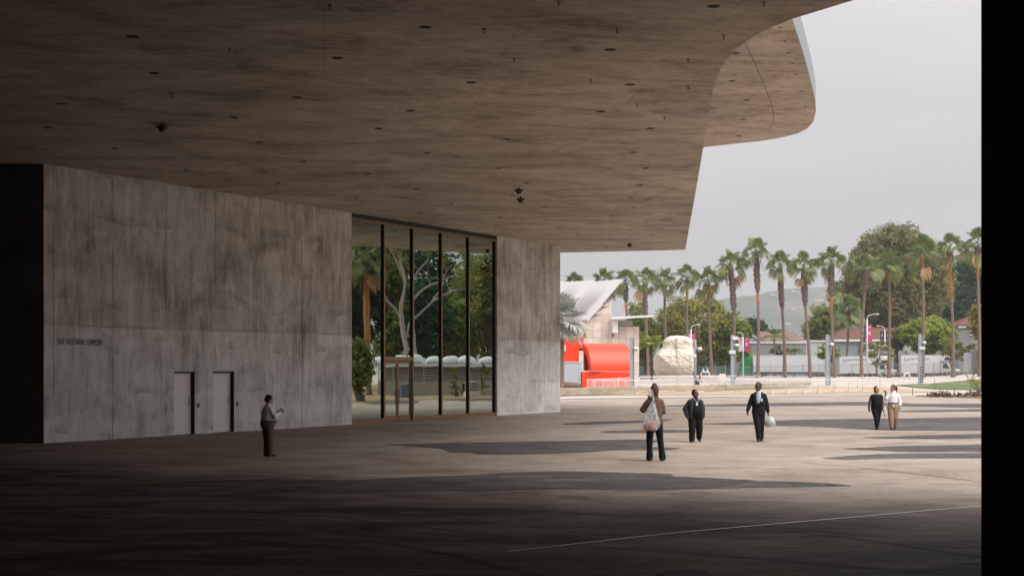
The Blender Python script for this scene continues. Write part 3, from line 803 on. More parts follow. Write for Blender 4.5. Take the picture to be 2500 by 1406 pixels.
# the two doors
DOORP = mat("door_paint", (0.86, 0.82, 0.77), 0.5, 0, 0.4, 1.0, 0.04)
CHROME = mat("door_steel", (0.55, 0.53, 0.50), 0.3, 0.9)
for a, b_ in doors:
    fr = MB()
    wbox(fr, b_ - 0.012, b_ + 0.0005, 0.004, TH, 0, DOORH + 0.0005); wbox(fr, a, b_ - 0.012, 0.004, TH, DOORH - 0.05, DOORH + 0.0006)
    wbox(fr, a, b_ - 0.012, TH - 0.02, TH + 0.01, 0, DOORH - 0.05)
    dr = fr.build("door", BLACK, museum)
    lf = MB(); wbox(lf, a + 0.002, b_ - 0.014, 0.155, 0.205, 0.012, DOORH - 0.055); lf.build("door_leaf", DOORP, dr)
    hd = MB(); wbox(hd, b_ - 0.13, b_ - 0.085, 0.143, 0.155, 0.93, 1.20)
    hd.tube([wp(b_ - 0.107, 0.165, 1.0), wp(b_ - 0.107, 0.11, 1.0), wp(b_ - 0.23, 0.105, 0.99)], 0.012, 8)
    hd.tube([wp(b_ - 0.107, 0.165, 1.14), wp(b_ - 0.107, 0.13, 1.14)], 0.02, 8)
    hd.build("door_handle", CHROME, dr)
    st = MB(); wbox(st, a + 0.05, a + 0.09, 0.11, 0.175, 0.012, 0.06); st.build("door_stop", BLACK, dr)
    sg = MB(); wbox(sg, b_ + 0.10, b_ + 0.22, -0.012, 0.0, 1.36, 1.50); sg.build("room_sign", mat("sign_pale", (0.50, 0.47, 0.42), 0.5), museum)
    sg = MB(); wbox(sg, b_ + 0.12, b_ + 0.20, -0.03, 0.0, 0.88, 1.02); sg.build("card_reader", mat("reader_grey", (0.05, 0.055, 0.06), 0.4), museum)

# ---- glazing
GT = SOF - 0.16                   # top of the bronze frame
gb = MB(); wbox(gb, g0 + 0.001, g1 - 0.001, 0.02, 0.4, GT, SOF - 0.002)
glz = gb.build("glazed_front", BLACK, museum)
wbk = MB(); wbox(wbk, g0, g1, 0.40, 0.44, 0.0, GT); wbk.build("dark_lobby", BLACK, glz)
GD = 0.14                         # depth of the glass behind the wall face
muls = [sx(942), sx(1012.5), sx(1082.5), sx(1149)]
bays = [g0 + 0.07] + muls + [g1 - 0.07]
for k in range(5):
    a, b_ = bays[k] + (0.0 if k == 0 else 0.04), bays[k + 1] - (0.0 if k == 4 else 0.04)
    zlo = 2.62 if k == 1 else 0.17
    pb = MB(); wbox(pb, a, b_, GD, GD + 0.02, zlo, GT - 0.08); pb.build("pane", GLASS_M, glz)
    rb = MB(); wbox(rb, a, b_, 0.06, GD + 0.03, GT - 0.08, GT); rb.build("head_rail", BRONZE, glz)
    if k != 1:
        rb = MB(); wbox(rb, a, b_, 0.06, GD + 0.03, 0.0, 0.17); rb.build("bottom_rail", BRONZE, glz)
for s_ in muls:
    b = MB(); wbox(b, s_ - 0.04, s_ + 0.04, 0.058, 0.078, 0.0, GT - 0.002); m_ = b.build("mullion", BRONZE, glz)
    b = MB(); wbox(b, s_ - 0.038, s_ + 0.038, 0.078, GD + 0.05, 0.0, GT - 0.003); b.build("mullion_fin", BLACK, glz)
for a, b_ in ((g0 + 0.001, g0 + 0.07), (g1 - 0.07, g1 - 0.001)):
    b = MB(); wbox(b, a, b_, 0.05, 0.07, 0, GT); b.build("jamb", BRONZE, glz)
    b = MB(); wbox(b, a + 0.001, b_ - 0.001, 0.07, GD + 0.05, 0, GT); b.build("jamb_fin", BLACK, glz)
a, b_ = muls[0] + 0.04, muls[1] - 0.04
tb = MB(); wbox(tb, a, b_, 0.055, GD + 0.04, 2.46, 2.62); tb.build("transom", BRONZE, glz)
tb = MB(); wbox(tb, b_ - 0.12, b_, 0.06, GD + 0.05, 0.0, 2.46); tb.build("door_post", BLACK, glz)
mid_ = (a + b_ - 0.12) / 2
for l0, l1 in ((a, mid_ - 0.008), (mid_ + 0.008, b_ - 0.12)):
    fr = MB()
    wbox(fr, l0, l0 + 0.07, 0.09, 0.15, 0.02, 2.44); wbox(fr, l1 - 0.07, l1, 0.09, 0.15, 0.02, 2.44)
    wbox(fr, l0 + 0.07, l1 - 0.07, 0.09, 0.15, 0.02, 0.24); wbox(fr, l0 + 0.07, l1 - 0.07, 0.09, 0.15, 2.33, 2.44)
    fr.build("entrance_leaf", BRONZE, glz)
    pb = MB(); wbox(pb, l0 + 0.07, l1 - 0.07, 0.115, 0.13, 0.24, 2.33); pb.build("pane", GLASS_M, glz)
hb2 = MB()
for s_ in (mid_ - 0.05, mid_ + 0.05):
    hb2.tube([wp(s_, 0.09, 0.72), wp(s_, 0.03, 0.72), wp(s_, 0.03, 1.25), wp(s_, 0.09, 1.25)], 0.014, 8)
hb2.build("pull_handle", BRONZE, glz)
# ------------------------------------------------------------------ vegetation makers
def leaf_mesh(name, C, N, S, tint, aspect=0.6, seed=0):
    """many small leaf faces: centres C, facing directions N, sizes S, per-leaf tint"""
    rs = np.random.RandomState(seed)
    n = len(C)
    N = N / (np.linalg.norm(N, axis=1, keepdims=True) + 1e-9)
    T = rs.normal(size=(n, 3)); T -= (T * N).sum(1, keepdims=True) * N
    T /= (np.linalg.norm(T, axis=1, keepdims=True) + 1e-9)
    B = np.cross(N, T)
    S = S[:, None]
    P = np.stack([C - T * S, C - B * S * aspect + N * S * 0.15, C + T * S, C + B * S * aspect + N * S * 0.15], axis=1).reshape(-1, 3)
    me = bpy.data.meshes.new(name)
    me.vertices.add(4 * n); me.vertices.foreach_set("co", P.astype(np.float32).ravel())
    me.loops.add(4 * n); me.loops.foreach_set("vertex_index", np.arange(4 * n, dtype=np.int32))
    me.polygons.add(n); me.polygons.foreach_set("loop_start", np.arange(0, 4 * n, 4, dtype=np.int32))
    me.polygons.foreach_set("loop_total", np.full(n, 4, dtype=np.int32))
    me.update()
    at = me.attributes.new("tint", 'FLOAT_COLOR', 'POINT')
    colr = np.ones((4 * n, 4), dtype=np.float32); colr[:, :3] = np.repeat(tint, 4, axis=0)
    at.data.foreach_set("color", colr.ravel())
    return me

LEAF = {k: mat("leaf_" + k, c, 0.6, 0, 0.25, attr=True, transl=0.35) for k, c in {
    "olive": (0.29, 0.275, 0.075), "mid": (0.215, 0.255, 0.060), "deep": (0.045, 0.10, 0.045), "bright": (0.30, 0.36, 0.07),
    "sycamore": (0.215, 0.215, 0.085), "dusty": (0.16, 0.145, 0.085), "yellow": (0.27, 0.23, 0.045), "forest": (0.035, 0.062, 0.022),
    "brown": (0.20, 0.12, 0.06)}.items()}
BARK = mat("bark_grey", (0.16, 0.125, 0.10), 0.9, 0, 0.2, 2.5, 0.3, 0.4, 6, (1, 1, 0.25))
BARKPALE = mat("bark_pale", (0.36, 0.31, 0.25), 0.8, 0, 0.25, 1.5, 0.22, 0.2, 5, (1, 1, 0.3))
def lobes_in(rnd, center, rad, n, size):
    out = []
    for i in range(n):
        while True:
            v = Vector((rnd.uniform(-1, 1), rnd.uniform(-1, 1), rnd.uniform(-1, 1)))
            if 0.15 < v.length < 1: break
        v = v.normalized() * (v.length ** 0.4)
        s = rnd.uniform(*size)
        out.append((Vector((center[0] + v.x * (rad[0] - s * 0.6), center[1] + v.y * (rad[1] - s * 0.6), center[2] + v.z * (rad[2] - s * 0.6))), s))
    return out
def crown_mesh(lobes, nleaf, size, seed, flat=0.8, huev=0.18, inner=0.25):
    rs = np.random.RandomState(seed)
    w = np.array([l[1] ** 2 for l in lobes]); w /= w.sum()
    C, N, S, T = [], [], [], []
    for (c, r), f in zip(lobes, w):
        k = max(12, int(nleaf * f))
        d = rs.normal(size=(k, 3)); d /= np.linalg.norm(d, axis=1, keepdims=True)
        # leaves gather in twig tufts, mostly on the lit outside of each lobe
        nt = max(4, k // 14)
        tuft = rs.normal(size=(nt, 3)); tuft /= np.linalg.norm(tuft, axis=1, keepdims=True)
        tr = 1.0 - np.abs(rs.normal(size=nt)) * inner + rs.normal(size=nt) * 0.10
        idx = rs.randint(0, nt, k)
        p = tuft[idx] * tr[idx][:, None] * r + rs.normal(size=(k, 3)) * r * 0.13
        p[:, 2] *= flat
        C.append(p + np.array(c)); N.append(d * 0.8 + tuft[idx] * 0.7 + np.array([0, 0, 0.35]))
        S.append(size * rs.uniform(0.6, 1.35, k))
        base = 1 + rs.normal() * huev * 0.6
        tb = base + rs.normal(size=nt) * huev
        warm = rs.normal(size=nt) * 0.10
        t = np.stack([tb * (1 + warm), tb, tb * (1 - warm)], axis=1)[idx]
        T.append(np.clip(t, 0.35, 1.9))
    return leaf_mesh("crown", np.concatenate(C), np.concatenate(N), np.concatenate(S), np.concatenate(T), seed=seed)
def limb(b, p0, p1, r0, r1, rnd, n=5, sag=0.12, k=7):
    p0, p1 = Vector(p0), Vector(p1); L = (p1 - p0).length
    off = Vector((rnd.uniform(-1, 1), rnd.uniform(-1, 1), rnd.uniform(-0.2, 1))) * L * sag
    pts = [p0.lerp(p1, i / n) + off * math.sin(math.pi * i / n) for i in range(n + 1)]
    b.tube(pts, [r0 + (r1 - r0) * i / n for i in range(n + 1)], k)
    return pts
def tree(label, base, trunk_h, center, rad, nlobes, lobe, nleaf, leaf, kind, seed, tr=0.35, group=None, name="broadleaf_tree", flat=0.8, bark=None, inner=0.25, extra=()):
    rnd = random.Random(seed)
    t = thing(name, label, "tree", base, 0, group)
    lb = lobes_in(rnd, center, rad, nlobes, lobe) + [(Vector(c), r) for c, r in extra]
    tb = MB()
    fork = Vector((rnd.uniform(-0.2, 0.2), rnd.uniform(-0.2, 0.2), trunk_h))
    tb.tube([(0, 0, -0.2), (0, 0, 0.3), tuple(fork * 0.5 + Vector((0.05, 0, 0))), tuple(fork)], [tr * 1.35, tr * 1.05, tr * 0.9, tr * 0.75], 9)
    for c, r in lb[::max(1, len(lb) // 12)]:
        limb(tb, fork * rnd.uniform(0.75, 1.0), c, tr * 0.5, tr * 0.08, rnd)
    tb.build("trunk", bark or BARK, t, True, local=True)
    link("crown", crown_mesh(lb, nleaf, leaf, seed, flat, inner=inner), LEAF[kind], t)
    return t

# ---- fan palms: one mesh per leaf posture, shared by every palm
def fan_frond(elev, seed, L=1.0, fan=1.05, nseg=18, droop=0.55, spread=115, width=0.085, fold=0.25, dead=False, bend=0.0, twist=0.0):
    rnd = random.Random(seed); b = MB()
    d = Vector((math.cos(elev), 0, math.sin(elev)))
    hub = d * L + Vector((0, 0, -0.08 * L))
    b.tube([(0, 0, 0), tuple(d * L * 0.5 + Vector((0, 0, 0.02))), tuple(hub)], [0.030, 0.022, 0.016], 4)
    e2 = elev - bend
    dv = Vector((math.cos(e2), 0, math.sin(e2))); up0 = Vector((-math.sin(e2), 0, math.cos(e2)))
    side = Vector((0, 1, 0)) * math.cos(twist) + up0 * math.sin(twist); up = dv.cross(side)
    if up.dot(up0) < 0: up = -up
    for i in range(nseg):
        a = R(-spread + 2 * spread * (i + 0.5) / nseg + rnd.uniform(-3, 3))
        v = (dv * math.cos(a) + side * math.sin(a) + up * fold * abs(math.sin(a))).normalized()
        ln = fan * (1.0 - 0.30 * (abs(a) / R(spread)) ** 2) * rnd.uniform(0.90, 1.08)
        w = v.cross(up).normalized() * width * ln
        p0 = hub; p1 = hub + v * ln * 0.60 + Vector((0, 0, -0.08 * droop * ln)); p2 = hub + v * ln * (0.86 if not dead else 0.75) + Vector((0, 0, -(0.30 + rnd.uniform(0, 0.22)) * droop * ln))
        p3 = p2 + v * ln * 0.07 + Vector((0, 0, -0.34 * droop * ln * rnd.uniform(0.5, 1.3)))
        n = len(b.v)
        b.v += [tuple(p0), tuple(p1 - w), tuple(p1 + w), tuple(p2 - w * 0.62), tuple(p2 + w * 0.62), tuple(p3)]
        b.f += [(n, n + 1, n + 2), (n + 1, n + 3, n + 4, n + 2), (n + 3, n + 5, n + 4)]
    return b.mesh("frond")
def feather_frond(L, elev, droop, nl=26, ll=0.42, seed=0, wid=0.03):
    rnd = random.Random(seed); b = MB()
    pts = []
    for i in range(11):
        t = i / 10
        pts.append(Vector((math.cos(elev) * L * t * (1 - 0.18 * t * droop), 0, math.sin(elev) * L * t - droop * L * 0.75 * t * t)))
    b.tube(pts, [0.03 * (1 - 0.8 * i / 10) for i in range(11)], 4)
    for i in range(nl):
        t = 0.14 + 0.86 * i / nl
        k = t * 10; j = min(int(k), 9); p = pts[j].lerp(pts[j + 1], k - j); tg = (pts[j + 1] - pts[j]).normalized()
        ln = ll * math.sin(math.pi * min(0.96, 0.15 + t * 0.8)) * rnd.uniform(0.85, 1.1)
        for sgn in (-1, 1):
            v = (Vector((0, sgn, 0)) * 0.85 + tg * 0.6 + Vector((0, 0, 0.15))).normalized()
            q = p + v * ln * 0.6; e = p + v * ln + Vector((0, 0, -0.3 * ln))
            w = tg * wid
            n = len(b.v); b.v += [tuple(p - w), tuple(p + w), tuple(q + w * 0.9), tuple(q - w * 0.9), tuple(e)]
            b.f += [(n, n + 1, n + 2, n + 3), (n + 3, n + 2, n + 4)]
    return b.mesh("frond")
PALMG = mat("palm_green", (0.165, 0.215, 0.075), 0.5, 0, 0.35, 1.2, 0.25, transl=0.35)
PALMY = mat("palm_olive", (0.175, 0.195, 0.070), 0.55, 0, 0.3, 1.2, 0.25, transl=0.2)
PALMDEAD = mat("palm_dead", (0.40, 0.26, 0.14), 0.8, 0, 0.2, 1.2, 0.2)
PALMTRUNK = mat("palm_trunk", (0.21, 0.155, 0.125), 0.9, 0, 0.2, 3.0, 0.25, 0.4, 5, (1, 1, 2.5))
PALMBOOT = mat("palm_boots", (0.17, 0.125, 0.115), 0.9, 0, 0.2, 5.0, 0.45, 0.6, 5)
PALMORANGE = mat("palm_trimmed", (0.40, 0.165, 0.07), 0.8, 0, 0.25, 4.0, 0.25, 0.3, 5)
FAN = {}
for ci, (el, dr, m_) in enumerate([(80, 0.25, PALMG), (58, 0.4, PALMG), (38, 0.5, PALMG), (16, 0.6, PALMG), (-6, 0.7, PALMY), (-28, 0.7, PALMY), (-62, 0.8, PALMDEAD)]):
    FAN[ci] = []
    for v_ in range(5):
        rv = random.Random(900 + 10 * ci + v_)
        me = fan_frond(R(el + rv.uniform(-9, 9)), 10 * ci + v_, L=rv.uniform(0.85, 1.1) if ci < 5 else 0.9, fan=0.90, droop=dr, dead=(ci == 6), nseg=22, width=0.062, bend=R((rv.uniform(0, 15), rv.uniform(5, 30), rv.uniform(10, 40), rv.uniform(20, 50), rv.uniform(25, 55), rv.uniform(20, 45), 20)[ci]), twist=R(rv.uniform(-50, 50))); me.materials.append(m_)
        FAN[ci].append(me)
def fan_palm(label, bx, by, bz, cxx, cyy_, cz, scale, seed, boots=0.3, orange=0.0, rb=0.27, rt=0.15, group=None, counts=(4, 6, 6, 6, 4, 2, 1), name="palm_tree"):
    rnd = random.Random(seed)
    t = thing(name, label, "palm tree", (bx, by, bz), 0, group)
    H = cz - bz; lean = Vector((cxx - bx, cyy_ - by, 0))
    def axis_p(f): return lean * (f ** 1.25) + Vector((0.10 * math.sin(f * 5 + seed), 0.08 * math.sin(f * 4 + seed * 2), H * f))
    tb = MB(); fs = [0, 0.012, 0.04, 0.1, 0.2, 0.35, 0.5, 0.65, 0.8, 0.9, 1.0]
    tb.tube([axis_p(f) for f in fs], [rb * 1.35, rb * 1.15, rb, rb * 0.86] + [rb * 0.8 + (rt - rb * 0.8) * (f / 1.0) for f in fs[4:]], 10)
    tb.build("trunk", PALMTRUNK, t, True, local=True)
    if boots > 0.02:
        bb = MB(); k = 10; rings = []; nn = max(8, int(boots * H / 0.14))
        for i in range(nn + 1):
            f = 1 - boots + boots * i / nn; c = axis_p(f)
            env = min(1.0, i / nn * 5) * (0.72 + 0.28 * math.sin(i / nn * math.pi))
            rr = rt * 0.95 + (0.30 * scale / 2.2 - rt * 0.6) * env
            rings.append([c + Vector((math.cos(2 * math.pi * j / k + i * 0.3), math.sin(2 * math.pi * j / k + i * 0.3), 0)) * rr * rnd.uniform(0.82, 1.22) for j in range(k)])
        bb.loft(rings); bb.build("leaf_base_sheath", PALMBOOT, t, local=True)
    if orange > 0.01:
        ob = MB(); f0 = 1 - max(boots, 0.02) - orange
        ob.tube([axis_p(f0 + (orange + 0.01) * i / 5) for i in range(6)], [(rb * 0.8 + (rt - rb * 0.8) * f0) * 1.06] * 6, 10)
        ob.build("trimmed_bark", PALMORANGE, t, True, local=True)
    top = axis_p(1.0)
    for ci, cnt in enumerate(counts):
        a0 = rnd.uniform(0, 6.28)
        for i in range(cnt):
            o = bpy.data.objects.new("frond", rnd.choice(FAN[ci])); col.objects.link(o); o.parent = t
            o.location = top + Vector((0, 0, -0.10 * ci * scale / 2 + 0.25)); o.rotation_euler = (rnd.uniform(-0.12, 0.12), rnd.uniform(-0.1, 0.1), a0 + 6.283 * i / max(1, cnt) + rnd.uniform(-0.35, 0.35))
            s_ = scale / 2.0 * rnd.uniform(0.82, 1.12); o.scale = (s_, s_, s_)
    return t
def feather_palm(label, base, h, scale, seed, m_, n=14, tr=0.14, cat="palm tree", name="feather_palm", group=None, droops=(0.5, 1.0), trunkm=None, ll=0.42):
    rnd = random.Random(seed)
    t = thing(name, label, cat, base, 0, group)
    tb = MB().tube([(0, 0, -0.1), (0.05, 0, h * 0.4), (rnd.uniform(-0.15, 0.15), 0, h)], [tr * 1.2, tr, tr * 0.9], 8)
    tb.build("trunk", trunkm or PALMTRUNK, t, True, local=True)
    variants = []
    for v_ in range(4):
        me = feather_frond(scale, R(rnd.uniform(12, 65)), rnd.uniform(*droops), 26, ll * scale, seed + v_); me.materials.append(m_); variants.append(me)
    for i in range(n):
        o = bpy.data.objects.new("frond", variants[i % 4]); col.objects.link(o); o.parent = t
        o.location = (0, 0, h); o.rotation_euler = (0, 0, 6.283 * i / n * 1.0 + rnd.uniform(-0.2, 0.2) + (i % 2) * 0.2)
        s_ = rnd.uniform(0.85, 1.1); o.scale = (s_, s_, s_)
    return t

# ---- trees along the street and behind it
G = gz
def tb_(px, Y): return (gx(px, Y), Y, gz(gx(px, Y), Y))
palms = [  # crown px, crown row, base px, depth, boots, orange, scale
    (1529, 690, 1531, 205, .22, .10, 2.3), (1575, 688, 1580, 196, .40, .0, 2.4), (1623, 690, 1627, 200, .08, .06, 2.4), (1676, 683, 1681, 198, .10, .12, 2.4),
    (1725, 688, 1740, 192, .06, .07, 2.3), (1783, 650, 1797, 190, .45, .0, 2.45), (1848, 620, 1851, 188, .33, .07, 2.55), (1906, 652, 1915, 191, .40, .0, 2.4),
    (1962, 656, 1976, 187, .36, .0, 2.45), (2028, 645, 2036, 186, .30, .08, 2.55), (2111, 655, 2104, 185, .22, .0, 2.7), (2168, 655, 2173, 188, .03, .10, 2.6),
    (2252, 618, 2254, 186, .02, .14, 2.9), (2320, 612, 2327, 187, .05, .32, 2.6), (2388, 600, 2391, 185, .10, .15, 2.6)]
plabels = ["fan palm just behind the stepped edge of the white saw-tooth roof", "fan palm rising behind the stone wall with long shaggy top trunk", "slim fan palm in front of the round olive tree, beside shaggy one",
           "fan palm with orange trimmed neck standing behind the boulder's crest", "slim leaning fan palm on the street side of the pale boulder", "fan palm with shaggy upper trunk beside the camera post with two white cameras",
           "tallest fan palm with swollen shaggy collar above the green truck cab", "fan palm with thin shaggy trunk before the white trailer's front half", "fan palm with thick flared foot before the white trailer's rear half",
           "fan palm with ragged reddish collar beside the trailer's rear doors", "leaning fan palm in front of the first box truck's lettering", "fan palm with bare orange neck in front of the first box truck's bonnet",
           "broad-crowned fan palm behind the camera post with stacked emblems", "fan palm with long orange trunk in front of the second box truck's bonnet", "fan palm with hanging dead skirt beside the dark concrete pier"]
for i, ((cpx, cpy, bpx, Y, bo, og, sc_), lb) in enumerate(zip(palms, plabels)):
    b = tb_(bpx, Y)
    fan_palm(lb, *b, gx(cpx, Y), Y, gzp(cpy, Y), sc_, 100 + i, bo, og, group="fan palms along the street", counts=(3, 4, 5, 4, 3, 1 if i % 3 else 1, 2 if i in (5, 14) else (1 if i in (1, 8, 12) else 0)))
for k, (px, py, Y, sc_, lb) in enumerate([(1475, 690, 240, 2.8, "fan palm crown peeping over the white saw-tooth roof"), (1402, 697, 245, 2.5, "small fan palm top above the roof beside the silver palm"),
                                        (2034, 718, 290, 2.2, "distant thin fan palm against the hazy hills"), (2052, 705, 300, 2.2, "distant fan palm with dry skirt beside the great sycamore")]):
    b = tb_(px, Y); fan_palm(lb, *b, gx(px, Y), Y, gzp(py, Y), sc_, 200 + k, 0.15, 0.0, 0.3, 0.16, "distant fan palms", (4, 5, 5, 5, 4, 2, 1))
b = tb_(2068, 232); fan_palm("drooping green fan palm in front of the red-roofed house", *b, gx(2070, 232), 232, gzp(762, 232), 3.4, 230, 0.05, 0.08, 0.22, 0.2, None, (5, 7, 8, 8, 7, 3, 0))
b = tb_(1892, 240); feather_palm("feather palm with arching fronds before the grey gabled house", b, gzp(822, 240) - b[2], 3.0, 31, PALMG, 15)
b = tb_(1939, 236); feather_palm("short feather palm rising above the white trailer roof", b, gzp(862, 236) - b[2], 2.2, 33, PALMG, 13, droops=(0.3, 0.8))
# tree ferns beside the boulder
FERN = mat("fern_green", (0.26, 0.31, 0.07), 0.55, 0, 0.3, 1.5, 0.2, transl=0.25)
for k, (px, Y, lb) in enumerate([(1575, 172, "left tree fern with dark stem beside the pale boulder"), (1591, 170, "taller tree fern leaning over the pale boulder's flank")]):
    b = tb_(px, Y); feather_palm(lb, b, gzp(850 - 6 * k, Y) - b[2], 2.5, 40 + k, FERN, 17, 0.13, "tree fern", "tree_fern", "tree ferns beside the boulder", (0.35, 0.75), mat("fern_stem", (0.07, 0.045, 0.035), 0.95), 0.34)
# silver fan palm beside the wall end
SILVER = mat("silver_frond", (0.37, 0.39, 0.35), 0.55, 0, 0.35, 0.9, 0.15, transl=0.12)
SV = []
for ci, el in enumerate((75, 45, 15, -15, -45)):
    me = fan_frond(R(el), 300 + ci, L=1.15, fan=1.35, nseg=26, droop=0.25 if el > 0 else 0.5, spread=125, width=0.055, fold=0.35); me.materials.append(SILVER); SV.append(me)
Y = 120; rnd = random.Random(12)
st = thing("silver_palm", "silver-leaved fan palm beside the concrete wall's far end", "palm tree", (gx(1370, Y), Y, 0))
topz = gzp(778, Y)
MB().tube([(0, 0, -0.1), (0, 0, 0.3), (0.02, 0, topz * 0.6), (0, 0, topz)], [0.32, 0.24, 0.22, 0.24], 10).build("trunk", PALMTRUNK, st, True, local=True)
for ci, cnt in enumerate((5, 7, 8, 7, 6)):
    for i in range(cnt):
        o = bpy.data.objects.new("frond", SV[ci]); col.objects.link(o); o.parent = st; o.location = (0, 0, topz)
        o.rotation_euler = (rnd.uniform(-0.15, 0.15), rnd.uniform(-0.1, 0.1), 6.283 * i / cnt + ci * 0.5 + rnd.uniform(-0.25, 0.25)); s_ = rnd.uniform(0.9, 1.1); o.scale = (s_, s_, s_)

def bl(label, px, Y, py_top, py_bot, px0, px1, kind, seed, nl, lobe, nleaf, leaf, depth=None, flat=0.8, name="broadleaf_tree", tr=0.4, group="trees behind the street", inner=0.25, bark=None):
    b = tb_(px, Y); zt, zb = gzp(py_top, Y) - b[2], gzp(py_bot, Y) - b[2]
    x0, x1 = gx(px0, Y) - b[0], gx(px1, Y) - b[0]
    rx = (x1 - x0) / 2
    return tree(label, b, max(1.0, zb + 0.15 * (zt - zb)), ((x0 + x1) / 2, 0, (zt + zb) / 2), (rx, depth or rx * 0.8, (zt - zb) / 2), nl, lobe, nleaf, leaf, kind, seed, tr, group, name, flat, bark, inner)
bl("big round olive-green tree behind the pale boulder", 1690, 238, 716, 890, 1585, 1790, "olive", 1, 46, (1.3, 2.5), 44000, 0.17)
bl("smaller olive tree at the stone wall's end behind the tree ferns", 1560, 244, 735, 880, 1505, 1612, "mid", 2, 24, (1.0, 1.9), 17000, 0.18)
bl("rounded green tree between the olive tree and camera post", 1785, 236, 760, 895, 1735, 1830, "mid", 3, 24, (1.0, 1.9), 17000, 0.17)
bl("feathery light tree top rising beside the big olive tree", 1735, 262, 690, 860, 1705, 1765, "olive", 4, 16, (0.8, 1.5), 4500, 0.18, inner=0.6)
bl("dark blue-green tree behind the grey gabled house", 1835, 300, 772, 860, 1800, 1872, "deep", 5, 22, (1.2, 2.2), 9000, 0.24)
bl("bushy green tree left of the great sycamore", 2010, 268, 735, 860, 1968, 2070, "mid", 6, 30, (1.2, 2.3), 20000, 0.20)
bl("great olive-brown sycamore towering over the street", 2192, 272, 543, 825, 2060, 2330, "sycamore", 7, 135, (1.6, 3.2), 100000, 0.22, depth=8.0, inner=0.3)
bl("dark green dense tree right of the great sycamore", 2352, 290, 625, 850, 2285, 2425, "deep", 8, 55, (1.6, 3.0), 36000, 0.24)
bl("bright lime-green spreading tree beside the second box truck", 2262, 228, 768, 868, 2188, 2345, "bright", 9, 48, (0.8, 1.6), 34000, 0.15, flat=0.7)
bl("thin brownish half-bare tree left of the lime-green tree", 2188, 232, 785, 860, 2160, 2222, "dusty", 10, 16, (0.6, 1.2), 3800, 0.13, inner=0.7)
bl("drooping yellow-green pine beside the dark pier", 2392, 205, 735, 835, 2368, 2420, "yellow", 11, 18, (0.6, 1.2), 6000, 0.13)
for k, (lb, px, Y, t_, b_, a, c, kd, n_) in enumerate([
    ("small street tree leaning over the trailer's rear doors", 2030, 212, 832, 885, 1990, 2058, "mid", 3400), ("small sparse tree over the first box truck's bonnet", 2140, 210, 828, 900, 2098, 2190, "olive", 4800),
    ("small sparse tree over the second box truck's cab", 2325, 208, 822, 890, 2292, 2368, "olive", 4600), ("grey-green bush on top of the white garden wall", 1905, 246, 838, 872, 1875, 1935, "dusty", 2600),
    ("dark shrub mass between the houses and gate pillar", 2372, 226, 835, 885, 2345, 2400, "mid", 4200)]):
    bl(lb, px, Y, t_, b_, a, c, kd, 60 + k, 26, (0.35, 0.75), n_, 0.12, inner=0.8, tr=0.12, group="small trees by the street", flat=0.6)
# low green mass that closes the gaps behind the houses
rs = random.Random(5)
lobes = []
for px in range(1380, 2480, 13):
    Y = rs.uniform(300, 330); r = rs.uniform(1.8, 3.2); lobes.append((Vector((gx(px, Y), Y, 0.6 + rs.uniform(0.6, 3.0))), r))
for px in range(1560, 1840, 10):
    Y = rs.uniform(250, 262); lobes.append((Vector((gx(px, Y), Y, rs.uniform(1.0, 2.6))), rs.uniform(1.2, 2.0)))
me = crown_mesh(lobes, 26000, 0.3, 77)
tag(link("far_hedge", me, LEAF["forest"]), "low dark green belt of shrubs behind the houses", "shrubs", kind='stuff')
# undergrowth along the fence foot
rs = random.Random(6); lobes = []
for px in range(1990, 2350, 5):
    Y = 199 + rs.uniform(-2, 1.5); x = gx(px, Y); lobes.append((Vector((x, Y, gz(x, Y) + 0.12)), rs.uniform(0.3, 0.65)))
tag(link("fence_undergrowth", crown_mesh(lobes, 9000, 0.09, 78, 0.7), LEAF["dusty"]), "grey-green weeds growing along the foot of the picket fence", "weeds", kind='stuff')
rs = random.Random(7); lobes = []
for i in range(120):
    px = rs.uniform(2262, 2480); Y = rs.uniform(105.5, 112); x = gx(px, Y)
    lobes.append((Vector((x, Y, 0.10)), rs.uniform(0.12, 0.32)))
tag(link("dry_groundcover", crown_mesh(lobes, 5200, 0.07, 79, 0.9), LEAF["brown"]), "dry brown low plants in the mulch bed", "ground cover", kind='stuff')
# sparse yellow shrub at the pier
sb = thing("yellow_shrub", "sparse twiggy shrub with yellow flowers beside the dark pier", "shrub", (gx(2392, 118), 118, 0.03))
tw = MB(); rs = random.Random(8); tips = []
for i in range(16):
    a = rs.uniform(0, 6.28); L = rs.uniform(0.8, 2.0)
    e = Vector((math.cos(a) * L * 0.55 - 0.2, math.sin(a) * L * 0.5, L)); pts = limb(tw, (0, 0, 0), e, 0.018, 0.005, rs, 4, 0.15, 4); tips += pts[2:]
tw.build("trunk", BARK, sb, local=True)
link("crown", crown_mesh([(Vector(p), 0.16) for p in tips], 900, 0.05, 80), LEAF["yellow"], sb)
